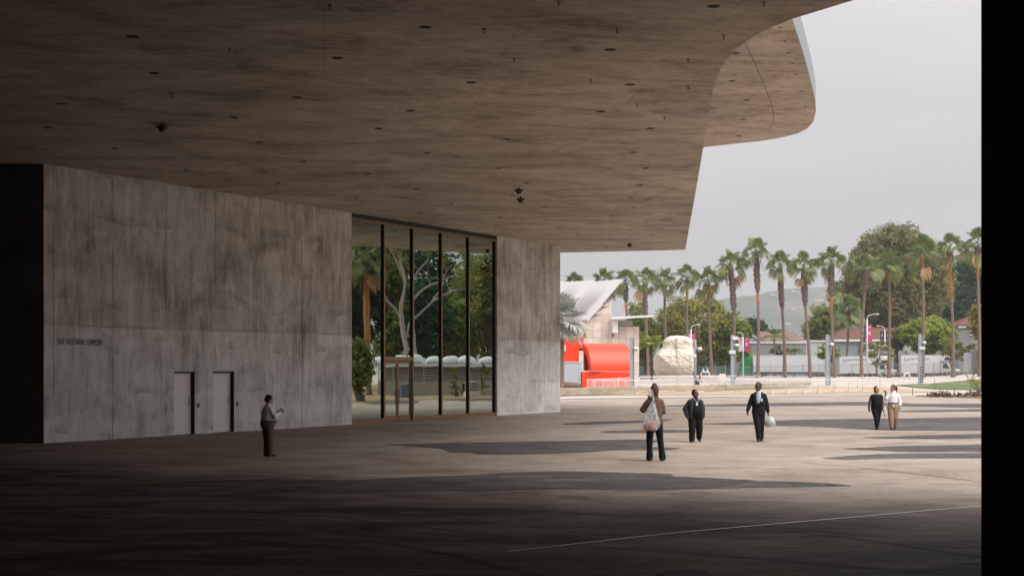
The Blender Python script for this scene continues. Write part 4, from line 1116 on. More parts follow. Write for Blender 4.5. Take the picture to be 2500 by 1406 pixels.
# ------------------------------------------------------------------ the stone pavilion with the orange-red plant
def W(px, py, Y): return (gx(px, Y), Y, gzp(py, Y))
PY = 160.0
pav = thing("stone_pavilion", "travertine pavilion with white saw-tooth roof beyond the plaza", "building", (gx(1480, PY), PY, 0.1))
def panel_wall(parent, x0, x1, z0, z1, Y, pw, ph, seed, cut=None):
    """stone cladding panels with open joints; cut(x) gives the upper limit"""
    rnd = random.Random(seed); z = z0
    while z < z1 - 0.05:
        x = x0; h = min(ph, z1 - z)
        while x < x1 - 0.05:
            w = min(pw, x1 - x)
            tl, tr_ = (cut(x + 0.01), cut(x + w - 0.01)) if cut else (1e9, 1e9)
            ztl, ztr = min(z + h, tl) - 0.012, min(z + h, tr_) - 0.012
            if max(ztl, ztr) > z + 0.1:
                ztl, ztr = max(ztl, z + 0.02), max(ztr, z + 0.02)
                d = rnd.uniform(0, 0.006)
                MB().extrude([(x + 0.012, Y - d, z + 0.012), (x + w - 0.012, Y - d, z + 0.012), (x + w - 0.012, Y - d, ztr), (x + 0.012, Y - d, ztl)], (0, 0.05 + d, 0)).build("stone_panel", rnd.choice([STONE, STONE2, STONE2, STONE3]), parent)
            x += w
        z += h
# gable line of the saw-tooth: from (1445,778) up to (1493,730)
xa, za = gx(1440, PY), gzp(783, PY); xb, zb_ = gx(1493, PY), gzp(731, PY)
def gable(x): return za + (x - xa) / (xb - xa) * (zb_ - za)
zlow = gzp(797, PY)
xl, xm, xr = gx(1300, PY), gx(1493, PY), gx(1560.5, PY)
MB().extrude([(xl, PY + 0.055, 0), (xr - 0.02, PY + 0.055, 0), (xr - 0.02, PY + 0.055, zlow), (xm - 0.02, PY + 0.055, zlow), (xm - 0.02, PY + 0.055, zb_), (xa, PY + 0.055, za), (xl, PY + 0.055, za)], (0, 9, 0)).build("backing_wall", JOINT, pav)
panel_wall(pav, xl, xm, 0.1, zb_ + 0.3, PY, 0.83, 0.86, 1, lambda x: gable(x) if x > xa else za)
panel_wall(pav, xm, xr, 0.1, zlow, PY, 0.78, 0.86, 2)
# white inclined roof blades
def blade(p, th, name):
    n = (Vector(p[1]) - Vector(p[0])).cross(Vector(p[3]) - Vector(p[0])).normalized()
    MB().extrude(p, tuple(n * th)).build(name, ROOFWHITE, pav)
def RW(px, py, Y): return W(px, py, Y)
Yf = PY - 0.5
blade([RW(1436, 783, Yf), RW(1521, 684, Yf), RW(1455.5, 690.5, Yf + 14), RW(1371, 790, Yf + 14)], 0.22, "roof_blade")
blade([RW(1405, 745, Yf + 3), RW(1453.5, 686, Yf + 3), RW(1380, 692, Yf + 18), RW(1330, 752, Yf + 18)], 0.22, "roof_blade")
blade([RW(1340, 760, Yf + 7), RW(1391, 690, Yf + 7), RW(1330, 692, Yf + 22), RW(1280, 760, Yf + 22)], 0.22, "roof_blade")
# canopy with its white box and louvre
blade([RW(1493.5, 779.5, PY - 2.2), RW(1596.5, 773.5, PY - 1.2), RW(1597, 772.5, PY + 2), RW(1494, 778, PY + 2)], 0.16, "canopy")
cbx = MB(); x0, x1 = gx(1494, PY - 1), gx(1507.5, PY - 1); cbx.bbox(((x0 + x1) / 2, PY - 0.85, (gzp(813, PY - 1) + gzp(780, PY - 1)) / 2), (x1 - x0, 1.4, gzp(780, PY - 1) - gzp(813, PY - 1)), 0.06); cbx.build("canopy_box", WHITE, pav)
x0, x1 = gx(1509, PY), gx(1545, PY)
MB().box(((x0 + x1) / 2, PY + 0.4, (gzp(797, PY) + gzp(782, PY)) / 2), (x1 - x0, 0.5, gzp(782, PY) - gzp(797, PY) - 0.02)).build("clerestory", mat("clerestory_grey", (0.42, 0.40, 0.36), 0.5), pav)
for px in (1427.5, 1495.5):
    MB().box((gx(px, PY), PY - 0.06, gzp(818, PY)), (0.26, 0.10, 0.40)).build("wall_lamp", mat("lamp_wood", (0.30, 0.19, 0.12), 0.6), pav)
# orange-red plant room
Y0 = 146.0
red = thing("plant_room", "glossy orange-red plant room with rounded duct in front of the stone wall", "plant room", (gx(1480, Y0), Y0, 0))
th = R(18)
ax = Vector((math.cos(th), math.sin(th), 0)); fr_ = Vector((math.sin(th), -math.cos(th), 0))
def drum(r0, r1, px_l, L, zb, name, m_, thick=None):
    o = Vector((gx(px_l, Y0), Y0, zb)) ; b = MB(); k = 20; outer = []
    prof = []
    for i in range(k + 1):
        a = math.pi / 2 * i / k
        prof.append((math.sin(a) * r1, math.cos(a) * r1))           # along the front, up
    prof = [(-r1 * 0.7, r1)] + prof
    inn = [(-r1 * 0.7, r0)] + [(math.sin(math.pi / 2 * i / k) * r0, math.cos(math.pi / 2 * i / k) * r0) for i in range(k + 1)]
    poly = prof + inn[::-1]
    pts = [o + fr_ * f + Vector((0, 0, z)) for f, z in poly]
    n = len(pts); v = [tuple(p) for p in pts] + [tuple(p + ax * L) for p in pts]
    b.v = v
    h = len(prof)
    for i in range(h - 1):
        b.f.append((i, i + 1, n + i + 1, n + i)); j = n - 1 - i
        b.f.append((j, j - 1, n + j - 1, n + j)); b.f.append((i, j, j - 1, i + 1)); b.f.append((n + i, n + i + 1, n + j - 1, n + j))
    ob = b.build(name, m_, red, True)
    ob.modifiers.new("edges", 'EDGE_SPLIT').split_angle = R(40)
    return ob
zbase = gzp(906, Y0)
R1 = gzp(838, Y0) - zbase
drum(R1 * 0.74, R1, 1419, 4.45, zbase, "rounded_duct", RED)
ip = Vector((gx(1424, Y0 + 0.5), Y0 + 0.9, zbase)); MB().box((ip.x + 2.0, ip.y + 0.4, zbase + R1 * 0.42), (4.0, 0.4, R1 * 0.8), th).build("duct_lining", mat("duct_inside", (0.33, 0.045, 0.03), 0.6), red)
xb0, xb1 = gx(1420, Y0 - 1.5), gx(1537, Y0 - 1.5)
MB().bbox(((xb0 + xb1) / 2, Y0 - 1.0, (gzp(907, Y0) + 0.02) / 2), (xb1 - xb0, 2.4, gzp(907, Y0) - 0.02), 0.03).build("base_box", RED, red)
x0, x1 = gx(1300, Y0), gx(1413, Y0)
MB().bbox(((x0 + x1) / 2, Y0 + 0.5, (gzp(883, Y0) + gzp(824, Y0)) / 2), (x1 - x0, 2.0, gzp(824, Y0) - gzp(883, Y0)), 0.03).build("tall_box", RED, red)
x0, x1 = gx(1412, Y0), gx(1424.5, Y0)
MB().bbox(((x0 + x1) / 2, Y0 + 0.3, (gzp(851, Y0) + gzp(824, Y0)) / 2), (x1 - x0, 1.5, gzp(824, Y0) - gzp(851, Y0)), 0.03).build("side_box", RED, red)
x0, x1 = gx(1365, Y0), gx(1381, Y0)
MB().box(((x0 + x1) / 2, Y0 - 0.6, gzp(850, Y0)), (x1 - x0, 0.12, 0.6)).build("grey_vent", mat("vent_grey", (0.50, 0.52, 0.54), 0.5), red)
x0, x1 = gx(1320, Y0 - 2), gx(1419, Y0 - 2)
ct = thing("utility_cabinet", "pale blue-grey ribbed utility cabinet below the orange-red plant room", "cabinet", ((x0 + x1) / 2, Y0 - 2, 0))
zc = gzp(884, Y0 - 2)
MB().box((0, 0.9, zc / 2), (x1 - x0, 1.6, zc)).build("cabinet_body", mat("cabinet_blue", (0.50, 0.55, 0.60), 0.45), ct, local=True)
for i in range(24):
    MB().box((-(x1 - x0) / 2 + (i + 0.5) * (x1 - x0) / 24, 0.08, zc / 2 - 0.1), (0.11, 0.05, zc - 0.45)).build("rib", MATS["cabinet_blue"], ct, local=True)
MB().box((0, 0.85, zc + 0.03), (x1 - x0 + 0.08, 1.72, 0.06)).build("lid", mat("lid_pale", (0.62, 0.64, 0.66), 0.45), ct, local=True)
x0, x1 = gx(1340, 135), gx(1424, 135)
pb_ = thing("planter", "low brown planter at the foot of the utility cabinet", "planter", ((x0 + x1) / 2, 135, 0))
MB().bbox((0, 0, 0.22), (x1 - x0, 1.6, 0.40), 0.02).build("edging", mat("planter_brown", (0.10, 0.07, 0.06), 0.8), pb_, local=True)
mo = MB(); mo.ell((0, 0, 0.42), (1.45, 0.7, 0.38), 16); mo.build("soil_mound", MULCH_M, pb_, True, local=True)

# ------------------------------------------------------------------ boulder
rb_ = random.Random(3)
bY = 182.0
ico = MB()
import bmesh
bm = bmesh.new(); bmesh.ops.create_icosphere(bm, subdivisions=6, radius=1.0)
prof_z = [-1.0, -0.90, -0.30, 0.05, 0.12, 0.30, 0.42, 0.55, 0.78, 0.90, 1.0]
left_x = [0.93, 0.97, 0.97, 0.88, 0.84, 0.66, 0.55, 0.50, 0.46, 0.36, 0.20]
rght_x = [0.96, 1.00, 0.98, 0.97, 0.94, 0.84, 0.72, 0.70, 0.70, 0.68, 0.60]
bplanes = []
rp_ = random.Random(17)
for _ in range(46):
    v_ = Vector((rp_.gauss(0, 1), rp_.gauss(0, 1), rp_.gauss(0, 0.38))).normalized()
    bplanes.append((v_, rp_.uniform(0.80, 0.99) * (0.95 + 0.25 * abs(v_.x * v_.z))))
for v in bm.verts:
    d = v.co.normalized()
    z = max(-1, min(1, d.z * 1.12))
    hw = np.interp(z, prof_z, left_x if d.x < 0 else rght_x)
    rr = math.sqrt(max(1e-6, 1 - z * z)) if abs(z) < 1 else 0.02
    hx_ = math.hypot(d.x, d.y) + 1e-6
    sq = 1.0 if hx_ < 1e-4 else (abs(d.x / hx_) ** 3.2 + abs(d.y / hx_) ** 3.2) ** (-1 / 3.2)
    edge_f = min(1.0, rr * 4.0)
    p = Vector((d.x / hx_ * hw * sq * edge_f, d.y / hx_ * hw * 0.82 * sq * edge_f, z))
    for nn_, hh_ in bplanes:
        ex = p.dot(nn_) - hh_
        if ex > 0: p -= nn_ * ex * 0.9
    q = p * 1.7
    n1 = noise.fractal(q * 1.6 + Vector((4, 1, 2)), 0.9, 2.0, 4)
    n2 = noise.fractal(q * 6 + Vector((1, 7, 3)), 0.75, 2.2, 6)
    rd = 1 - abs(noise.noise(q * 2.6 + Vector((9, 2, 5)))) * 2
    p += d * (0.03 * n1 + 0.030 * n2 - 0.045 * max(0, rd - 0.72) * 3.5)
    v.co = p
bW, bH = (gx(1708, bY) - gx(1589, bY)) / 2, (gzp(820, bY) - gzp(928, bY)) / 2
me = bpy.data.meshes.new("boulder"); bm.to_mesh(me); bm.free()
s = NT("boulder_granite", 0.85, 0.25)
f1 = s.noise(s.pos, 0.45, 6, 0.65, 0.6); f2 = s.noise(s.pos, 2.2, 5, 0.7)
c_ = s.ramp(s.math('ADD', s.math('MULTIPLY', f1, 0.6), s.math('MULTIPLY', f2, 0.4)), [(0.33, (0.50, 0.40, 0.31)), (0.46, (0.64, 0.555, 0.47)), (0.56, (0.71, 0.635, 0.55)), (0.70, (0.76, 0.70, 0.625))])
s.color(c_); s.bump(s.noise(s.pos, 1.4, 8, 0.72, 0.4), 0.8, 0.18)
bo = link("boulder", me, s.m, None, True)
bo.location = ((gx(1708, bY) + gx(1589, bY)) / 2, bY, gzp(928, bY) + bH); bo.scale = (bW, bW * 0.9, bH)
tag(bo, "huge pale granite boulder standing beyond the metal barriers", "boulder")
# concrete slot walls in front of the boulder
for a, b2, Y, z in ((1563, 1762, 172, 0.62), (1590, 1980, 160, 0.42)):
    o = MB().box(((gx(a, Y) + gx(b2, Y)) / 2, Y, z / 2 + gz(10, Y) - 0.05), (gx(b2, Y) - gx(a, Y), 0.35, z)).build("low_wall", mat("pale_concrete", (0.56, 0.52, 0.49), 0.8, 0, 0.2, 0.8, 0.08))
    tag(o, "long pale concrete kerb wall under the boulder" if a == 1563 else "lower pale concrete kerb in front of the boulder's slot", "wall")

# ------------------------------------------------------------------ low block wall
A_, B_ = Vector((gx(1340, 109), 109, 0)), Vector((gx(1976, 152), 152, 0))
lw = thing("block_wall", "low tan stone block wall behind the metal barriers", "wall", tuple(A_))
dv = (B_ - A_); L = dv.length; ang = math.atan2(dv.y, dv.x); u_ = dv.normalized()
bms = []
for m_, cc in enumerate([(0.42, 0.34, 0.26), (0.47, 0.385, 0.30), (0.38, 0.30, 0.225)]):
    me = MB().bbox((0, 0, 0), (0.885, 0.34, 0.185), 0.012).mesh("block"); me.materials.append(mat("block_%d" % m_, cc, 0.9, 0, 0.2, 4.0, 0.15)); bms.append(me)
rnd = random.Random(9)
MB().box((L / 2 * u_.x, L / 2 * u_.y, 0.27 + 0.0), (L, 0.26, 0.54), ang).build("mortar_core", mat("mortar", (0.25, 0.20, 0.16), 0.95), lw, local=True)
for row in range(3):
    n_ = int(L / 0.9)
    for i in range(n_):
        s_ = (i + 0.5 + 0.5 * (row % 2)) * 0.9
        if s_ > L: continue
        o = bpy.data.objects.new("block", rnd.choice(bms)); col.objects.link(o); o.parent = lw
        o.location = u_ * s_ + Vector((0, 0, 0.10 + row * 0.193)) + Vector((rnd.uniform(-1, 1), rnd.uniform(-1, 1), 0)) * 0.006; o.rotation_euler = (0, 0, ang)

# ------------------------------------------------------------------ metal crowd barriers
BARM = mat("barrier_zinc", (0.74, 0.75, 0.77), 0.4, 0.15, 0.5)
def make_barrier():
    t = thing("crowd_barrier", "", "barrier")
    Lb, z0, z1, r = 2.3, 0.16, 1.08, 0.12
    pts = []
    for cx_, cz_, a0 in ((Lb / 2 - r, z1 - r, 0), (-Lb / 2 + r, z1 - r, 90), ):
        for k in range(6):
            a = R(a0 + 90 * k / 5); pts.append((cx_ + r * math.cos(a), 0, cz_ + r * math.sin(a)))
    fb_ = MB(); fb_.tube([(Lb / 2, 0, 0.02)] + pts + [(-Lb / 2, 0, 0.02)], 0.028, 7)
    fb_.build("frame", BARM, t, True, local=True)
    MB().tube([(-Lb / 2, 0, z0), (Lb / 2, 0, z0)], 0.02, 6).build("bottom_rail", BARM, t, True, local=True)
    bb = MB()
    for i in range(15):
        x = -Lb / 2 + (i + 1) * Lb / 16
        bb.tube([(x, 0, z0), (x, 0, z1)], 0.006, 4)
    tag(bb.build("bars", BARM, t, local=True), kind='stuff')
    for x in (-Lb / 2 + 0.02, Lb / 2 - 0.02):
        MB().tube([(x, -0.32, 0.012), (x, -0.1, 0.06), (x, 0.1, 0.06), (x, 0.32, 0.012)], 0.018, 6).build("foot", BARM, t, True, local=True)
    return t
bar = make_barrier(); first = [True]
def put_barrier(p, ang, label, group):
    o = bar if first[0] else copy_tree(bar)
    first[0] = False
    o.location = p; o.rotation_euler = (0, 0, ang); tag(o, label, "barrier", group)
def barrier_row(line, label, group, step=2.42):
    for (a, b2) in zip(line, line[1:]):
        a, b2 = Vector((*a, 0)), Vector((*b2, 0)); n_ = max(1, round((b2 - a).length / step)); d = (b2 - a) / n_
        for i in range(n_):
            p = a + d * (i + 0.5); p.z = gz(p.x, p.y) + 0.02
            put_barrier(p, math.atan2(d.y, d.x) + random.Random(i).uniform(-0.03, 0.03), label, group)
barrier_row([gY(1447, 116), gY(1650, 122), gY(1880, 118), gY(2106, 128)], "galvanised crowd barrier in the row along the tan gravel path", "barriers along the gravel path")
barrier_row([gY(1432, 124), gY(1560, 141), gY(1800, 147), gY(2040, 140), gY(2148, 141)], "galvanised crowd barrier in the rear row near the stone block wall", "barriers in the rear row")

# ------------------------------------------------------------------ camera posts
def camera_post(label, px, Y, top_py, cams, w=0.42, emblem=False, round_=False):
    b = tb_(px, Y); h = gzp(top_py, Y) - b[2]
    t = thing("camera_post", label, "post", b, 0, "posts with security cameras")
    if round_:
        MB().lathe([(0.13, 0), (0.12, h - 0.02), (0.11, h)], (0, 0, 0), 14).build("mast", POLEGREY, t, True, local=True)
    else:
        MB().bbox((-w * 0.18, 0, h / 2), (w * 0.62, w * 0.6, h), 0.02).build("mast", POLEGREY, t, local=True)
        MB().box((w * 0.31, 0.03, h / 2 - 0.05), (w * 0.36, w * 0.42, h - 0.25)).build("service_channel", mat("channel_grey", (0.20, 0.215, 0.235), 0.5), t, local=True)
    for py, side, kind in cams:
        z = gzp(py, Y) - b[2]
        if kind == 'dome':
            MB().tube([(0.1, -0.1, z + 0.1), (0.33 * side, -0.2, z + 0.16)], 0.05, 8).build("camera_bracket", CAMWHITE, t, True, local=True)
            c = MB().lathe([(0.06, 0.22), (0.20, 0.16), (0.22, 0.0), (0.2, -0.04)], (0.36 * side, -0.22, z), 14).build("camera_housing", CAMWHITE, t, True, local=True)
            MB().ell((0.36 * side, -0.22, z - 0.05), (0.17, 0.17, 0.16), 12).build("camera_lens", mat("lens_smoke", (0.30, 0.31, 0.32), 0.2), t, True, local=True)
        else:
            MB().bbox((0.30 * side, -0.12, z), (0.62, 0.42, 0.34), 0.04).build("camera_box", CAMWHITE, t, local=True)
    if emblem:
        for i in range(3):
            z = 0.35 + i * 0.62
            e = MB(); e.box((w * 0.05, -w * 0.31 - 0.006, z), (0.24, 0.012, 0.42))
            e.build("emblem_plate", mat("emblem_dark", (0.06, 0.065, 0.07), 0.5), t, local=True)
            e = MB(); e.lathe([(0.0, 0), (0.075, 0), (0.075, 0.01), (0, 0.01)], (0, 0, 0), 12)
            me = e.mesh("emblem_disc"); o = link("emblem_disc", me, WHITE, t); o.rotation_euler = (R(90), 0, 0); o.location = (w * 0.05, -w * 0.31 - 0.013, z)
    return t
camera_post("grey camera post in front of the orange-red duct's right end", 1543, 138, 822, [(852, 1, 'dome')])
camera_post("slim round pole with camera in front of the boulder", 1697, 140, 829, [(853, 1.2, 'dome'), (869, -0.8, 'box')], round_=True)
camera_post("grey post with stacked white cameras beside the green truck cab", 1790, 152, 818, [(826, 0.6, 'box'), (844, 0.9, 'dome'), (860, -0.4, 'box')], 0.5)
camera_post("tall bare grey post with one camera before the trailer's rear doors", 2022, 150, 817, [(842, 0.9, 'dome')], 0.5)
camera_post("grey camera post with stacked dark emblems at its foot", 2248, 158, 816, [(838, 0.9, 'dome'), (850, 0.3, 'box')], 0.5, True)
# white notice board, hoop, pipework, rope posts
b = tb_(1764, 126)
t = thing("notice_board", "blank white notice board on a thin post behind barriers", "sign", b)
MB().box((0, 0, gzp(922, 126)), (0.54, 0.03, 0.70)).build("board", WHITE, t, local=True)
MB().tube([(0.26, 0.03, 0), (0.26, 0.03, gzp(912, 126))], 0.02, 6).build("post", mat("post_dark", (0.06, 0.06, 0.065), 0.5), t, local=True)
b = tb_(2214, 176); t = MB().tube([(-0.3, 0, 0), (-0.3, 0, 0.55), (-0.2, 0, 0.72), (0.2, 0, 0.72), (0.3, 0, 0.55), (0.3, 0, 0)], 0.09, 8).build("pipe_hoop", WHITE, None, True)
t.location = b; tag(t, "white pipe hoop in the weeds before the picket fence", "pipe")
b = tb_(1722, 176); t = thing("water_valve", "white water valve pipework right of the boulder", "valve", (b[0], b[1], b[2]))
MB().tube([(-0.5, 0, 0), (-0.5, 0, 0.7), (-0.35, 0, 0.85), (0.35, 0, 0.85), (0.5, 0, 0.7), (0.5, 0, 0)], 0.08, 8).build("pipe", WHITE, t, True, local=True)
for x in (-0.25, 0.25):
    MB().lathe([(0.05, 0), (0.14, 0.05), (0.14, 0.2), (0.04, 0.25), (0.04, 0.45), (0.13, 0.46), (0.13, 0.49)], (x, 0, 0.85), 12).build("valve_body", WHITE, t, True, local=True)
post_m = mat("stanchion_steel", (0.20, 0.18, 0.165), 0.45, 0.5)
def stanchion(label, px, py_b, h=1.02):
    x, y = gnd(px, py_b)
    t = thing("rope_post", label, "stanchion", (x, y, 0.005), 0, "rope posts by the planting bed")
    MB().lathe([(0.0, 0), (0.19, 0), (0.19, 0.012), (0.05, 0.03), (0, 0.03)], (0, 0, 0), 18).build("base", mat("stanchion_base", (0.5, 0.48, 0.46), 0.5), t, True, local=True)
    MB().tube([(0, 0, 0.02), (0, 0, h)], 0.03, 10).build("post", post_m, t, True, local=True)
    return (x, y, h * 0.93)
p1_ = stanchion("rope post standing alone on the pale paving before lawn", 2228, 967, 0.92)
p2_ = stanchion("rope post at the corner of the brown planting bed", 2297, 970, 1.06)
p3_ = stanchion("rope post furthest along the brown planting bed edge", 2330, 971, 1.06)
p4_ = stanchion("leaning rope post out on the paving near the lawn", 2282, 953.5, 1.05)
def rope(a, b2, label, sag=0.28):
    a, b2 = Vector(a), Vector(b2)
    o = MB().tube([a.lerp(b2, i / 8) - Vector((0, 0, sag * math.sin(math.pi * i / 8))) for i in range(9)], 0.013, 5).build("rope", mat("rope_pale", (0.55, 0.52, 0.45), 0.9), None, True)
    tag(o, label, "rope", "ropes between the posts")
rope(p1_, p4_, "thin pale rope from the lone post to the leaning post")
rope(p4_, (gx(2500, 128), 128, 1.0), "thin pale rope sagging in front of the green lawn", 0.4)

# ------------------------------------------------------------------ fence along the street
FEN = mat("fence_green_grey", (0.27, 0.30, 0.295), 0.6, 0.1)
def fence_pt(px):
    Y = float(np.interp(px, [1540, 1840, 2100, 2345], [199, 199, 198, 196])); x = gx(px, Y)
    return Vector((x, Y, gz(x, Y)))
fe = thing("picket_fence", "long grey-green picket fence between palms and parked trucks", "fence", tuple(fence_pt(1830)))
pk = MB(); px = 1800.0; rails = MB()
while px < 2346:
    p = fence_pt(px); h = float(np.interp(px, [1800, 2100, 2345], [1.5, 1.9, 2.0]))
    pk.box((p.x, p.y, p.z + h / 2), (0.022, 0.022, h)); px += 2.6
tag(pk.build("pickets", FEN, fe), kind='stuff')
for hz in (0.25, 0.86):
    pts = []
    for px in range(1800, 2347, 20):
        p = fence_pt(px); h = float(np.interp(px, [1800, 2100, 2345], [1.5, 1.9, 2.0])); pts.append((p.x, p.y - 0.03, p.z + h * hz))
    MB().tube(pts, 0.02, 4).build("rail", FEN, fe)
for px in range(1800, 2346, 40):
    p = fence_pt(px); MB().box((p.x, p.y, p.z + 0.85), (0.07, 0.07, 1.75)).build("post", FEN, fe)
fs = thing("screen_fence", "green mesh-screened fence beyond the boulder", "fence", tuple(fence_pt(1700)))
px = 1555
rnd = random.Random(2)
SCR = [mat("mesh_screen_%d" % i, c, 0.9, 0, 0.1, 0.8, 0.15) for i, c in enumerate([(0.085, 0.125, 0.115), (0.105, 0.145, 0.135), (0.07, 0.105, 0.10)])]
while px < 1788:
    p, q = fence_pt(px), fence_pt(px + 24); d = q - p
    MB().box(((p.x + q.x) / 2, (p.y + q.y) / 2, p.z + 0.76), (d.length - 0.05, 0.02, 1.5), math.atan2(d.y, d.x)).build("screen_panel", rnd.choice(SCR), fs)
    MB().tube([(p.x, p.y - 0.04, p.z), (p.x, p.y - 0.04, p.z + 1.62)], 0.045, 6).build("post", POLEGREY, fs)
    px += 24

# ------------------------------------------------------------------ trucks
TRW = mat("truck_white", (0.86, 0.86, 0.85), 0.35, 0, 0.5, 0.4, 0.03)
CHR = mat("chrome_dark", (0.10, 0.12, 0.13), 0.3, 0.6)
LOGO = mat("truck_lettering", (0.06, 0.16, 0.22), 0.5)
def wheel(parent, x, y, r=0.5, w=0.3):
    b = MB(); k = 20; rings = []
    for dy, rr in ((-w / 2, r * 0.62), (-w / 2, r * 0.93), (-w * 0.3, r), (w * 0.3, r), (w / 2, r * 0.93), (w / 2, r * 0.62)):
        rings.append([(x + rr * math.cos(6.2832 * j / k), y + dy, r + rr * math.sin(6.2832 * j / k)) for j in range(k)])
    wv = b.loft(rings).build("wheel", RUBBER, parent, True, local=True)
    h = MB(); rings = [[(x + rr * math.cos(6.2832 * j / k), y + dy, r + rr * math.sin(6.2832 * j / k)) for j in range(k)] for dy, rr in ((-w / 2 - 0.01, r * 0.2), (-w / 2 - 0.004, r * 0.6), (w / 2 + 0.004, r * 0.6))]
    h.loft(rings).build("rim", STEEL, wv, local=True)
def place_text(parent, body, size, x, y, z, m_, sx_=1.0, name="lettering"):
    me = text_mesh(body, size, 0.003); o = link(name, me, m_, parent); o.rotation_euler = (R(90), 0, 0); o.location = (x, y, z); o.scale = (sx_, 1, 1); return o
def box_truck(label, px, Y, ang):
    """x forward, near side is -y"""
    b = tb_(px, Y); t = thing("box_truck", label, "truck", b, ang, "white box trucks parked in the street")
    cb = MB().bbox((2.55, 0, 2.15), (5.3, 2.35, 2.55), 0.04); cb.build("cargo_box", TRW, t, local=True)
    MB().bbox((5.75, 0, 2.98), (1.1, 2.35, 0.9), 0.04).build("overcab_box", TRW, t, local=True)
    for z in (0.895, 3.40):
        MB().box((2.55, -1.185, z), (5.28, 0.02, 0.05)).build("box_trim", STEEL, t, local=True)
    MB().box((3.0, 0, 0.72), (6.0, 0.9, 0.26)).build("chassis", BLACK, t, local=True)
    cab = MB()
    prof = [(5.25, 0.55), (7.65, 0.55), (7.72, 0.80), (7.70, 1.30), (7.45, 1.42), (6.72, 1.52), (6.22, 2.26), (6.0, 2.38), (5.25, 2.40)]
    n = len(prof)
    rings = []
    for y_, ins in ((-1.02, 0.06), (-0.96, 0.0), (0.96, 0.0), (1.02, 0.06)):
        rings.append([(x - (ins if x > 6 else -ins * 0.2), y_ * (0.93 if z > 1.6 else 1.0), z - (ins * 0.5 if z > 1.2 else -ins)) for x, z in prof])
    cab.loft(rings).build("cab", TRW, t, local=True)
    def side_win(y_, s_):
        MB().extrude([(5.55, y_, 1.55), (6.45, y_, 1.55), (6.12, y_ * 0.97, 2.20), (5.62, y_ * 0.97, 2.20)], (0, 0.012 * s_, 0)).build("side_window", DARKGLASS, t, local=True)
    side_win(-1.015, -1); side_win(1.015, 1)
    MB().extrude([(6.735, -0.86, 1.57), (6.735, 0.86, 1.57), (6.30, 0.80, 2.22), (6.30, -0.80, 2.22)], (0.02, 0, 0.012)).build("windscreen", DARKGLASS, t, local=True)
    MB().bbox((7.70, 0, 0.98), (0.10, 1.15, 0.55), 0.02).build("grille", CHR, t, local=True)
    for y_ in (-0.8, 0.8):
        MB().bbox((7.68, y_, 1.02), (0.10, 0.34, 0.26), 0.03).build("headlight", mat("headlight_glass", (0.6, 0.62, 0.62), 0.15), t, local=True)
        MB().bbox((6.62, y_ * 1.55, 1.78), (0.12, 0.22, 0.40), 0.03).build("mirror", BLACK, t, local=True)
    MB().bbox((7.78, 0, 0.58), (0.16, 2.1, 0.26), 0.04).build("bumper", CHR, t, local=True)
    MB().box((5.45, -1.03, 1.32), (0.16, 0.02, 0.04)).build("door_handle", BLACK, t, local=True)
    for x in (1.4, 6.9):
        for y_ in (-0.9, 0.9): wheel(t, x, y_, 0.46, 0.28)
    # lettering on the near side: a big U mark, then LIGHTEN UP INC
    us = MB(); cpts = [(0.0, 0.55), (0.0, 0.16), (0.05, 0.04), (0.17, 0.0), (0.29, 0.04), (0.34, 0.16), (0.34, 0.40)]
    us.tube([(0.45 + a, -1.20, 2.55 + c) for a, c in cpts], 0.035, 5); us.build("logo_mark", LOGO, t, local=True)
    place_text(t, "LIGHTEN", 0.50, 0.86, -1.182, 2.70, mat("truck_letters", (0.11, 0.13, 0.14), 0.5), 0.92)
    place_text(t, "UP", 0.26, 2.72, -1.182, 2.80, mat("truck_letters_pale", (0.42, 0.44, 0.45), 0.5))
    place_text(t, "INC", 0.50, 3.12, -1.182, 2.70, MATS["truck_letters"], 0.92)
    MB().box((2.0, -1.186, 2.12), (1.5, 0.006, 0.07)).build("web_address", MATS["truck_letters_pale"], t, local=True)
    t.scale = (1.03, 1.03, 1.03)
    return t
box_truck("white box truck parked next to the trailer's rear doors", 2055, 219, R(-24))
box_truck("white box truck parked last, nearest the gate pillar", 2204, 214, R(-22))
# articulated truck, cab to the left
b = tb_(1838, 231); tr_ = thing("trailer_truck", "long white semi-trailer with green tractor cab facing left", "truck", b, R(-27)); tr_.scale = (0.80, 1.0, 0.92)
MB().bbox((7.2, 1.3, 2.62), (14.4, 2.6, 2.85), 0.04).build("trailer_body", TRW, tr_, local=True)
MB().box((7.2, -0.005, 4.0), (14.38, 0.03, 0.10)).build("top_rail", WHITE, tr_, local=True)
MB().box((7.2, -0.005, 1.24), (14.38, 0.03, 0.12)).build("bottom_rail", STEEL, tr_, local=True)
for i in range(24):
    MB().box((0.6 * i + 0.3, -0.004, 2.62), (0.03, 0.014, 2.6)).build("side_rib", mat("rib_white", (0.60, 0.60, 0.59), 0.4), tr_, local=True)
for y_ in (0.66, 1.94):
    dd_ = MB().box((14.41, y_, 2.62), (0.03, 1.24, 2.7)).build("rear_door", TRW, tr_, local=True)
    for k_ in (-0.3, 0.3):
        MB().tube([(14.45, y_ + k_, 1.3), (14.45, y_ + k_, 3.95)], 0.02, 5).build("lock_rod", STEEL, dd_, local=True)
MB().box((14.36, 0.02, 2.62), (0.12, 0.06, 2.8)).build("corner_post", mat("post_steel", (0.30, 0.33, 0.36), 0.4, 0.5), tr_, local=True)
MB().box((7.0, 1.3, 1.0), (13.0, 1.0, 0.3)).build("trailer_frame", BLACK, tr_, local=True)
for x in (10.9, 12.2):
    for y_ in (0.25, 2.35): wheel(tr_, x, y_, 0.5, 0.5)
for y_ in (0.5, 2.1): MB().box((3.6, y_, 0.6), (0.16, 0.16, 1.0)).build("landing_leg", STEEL, tr_, local=True)
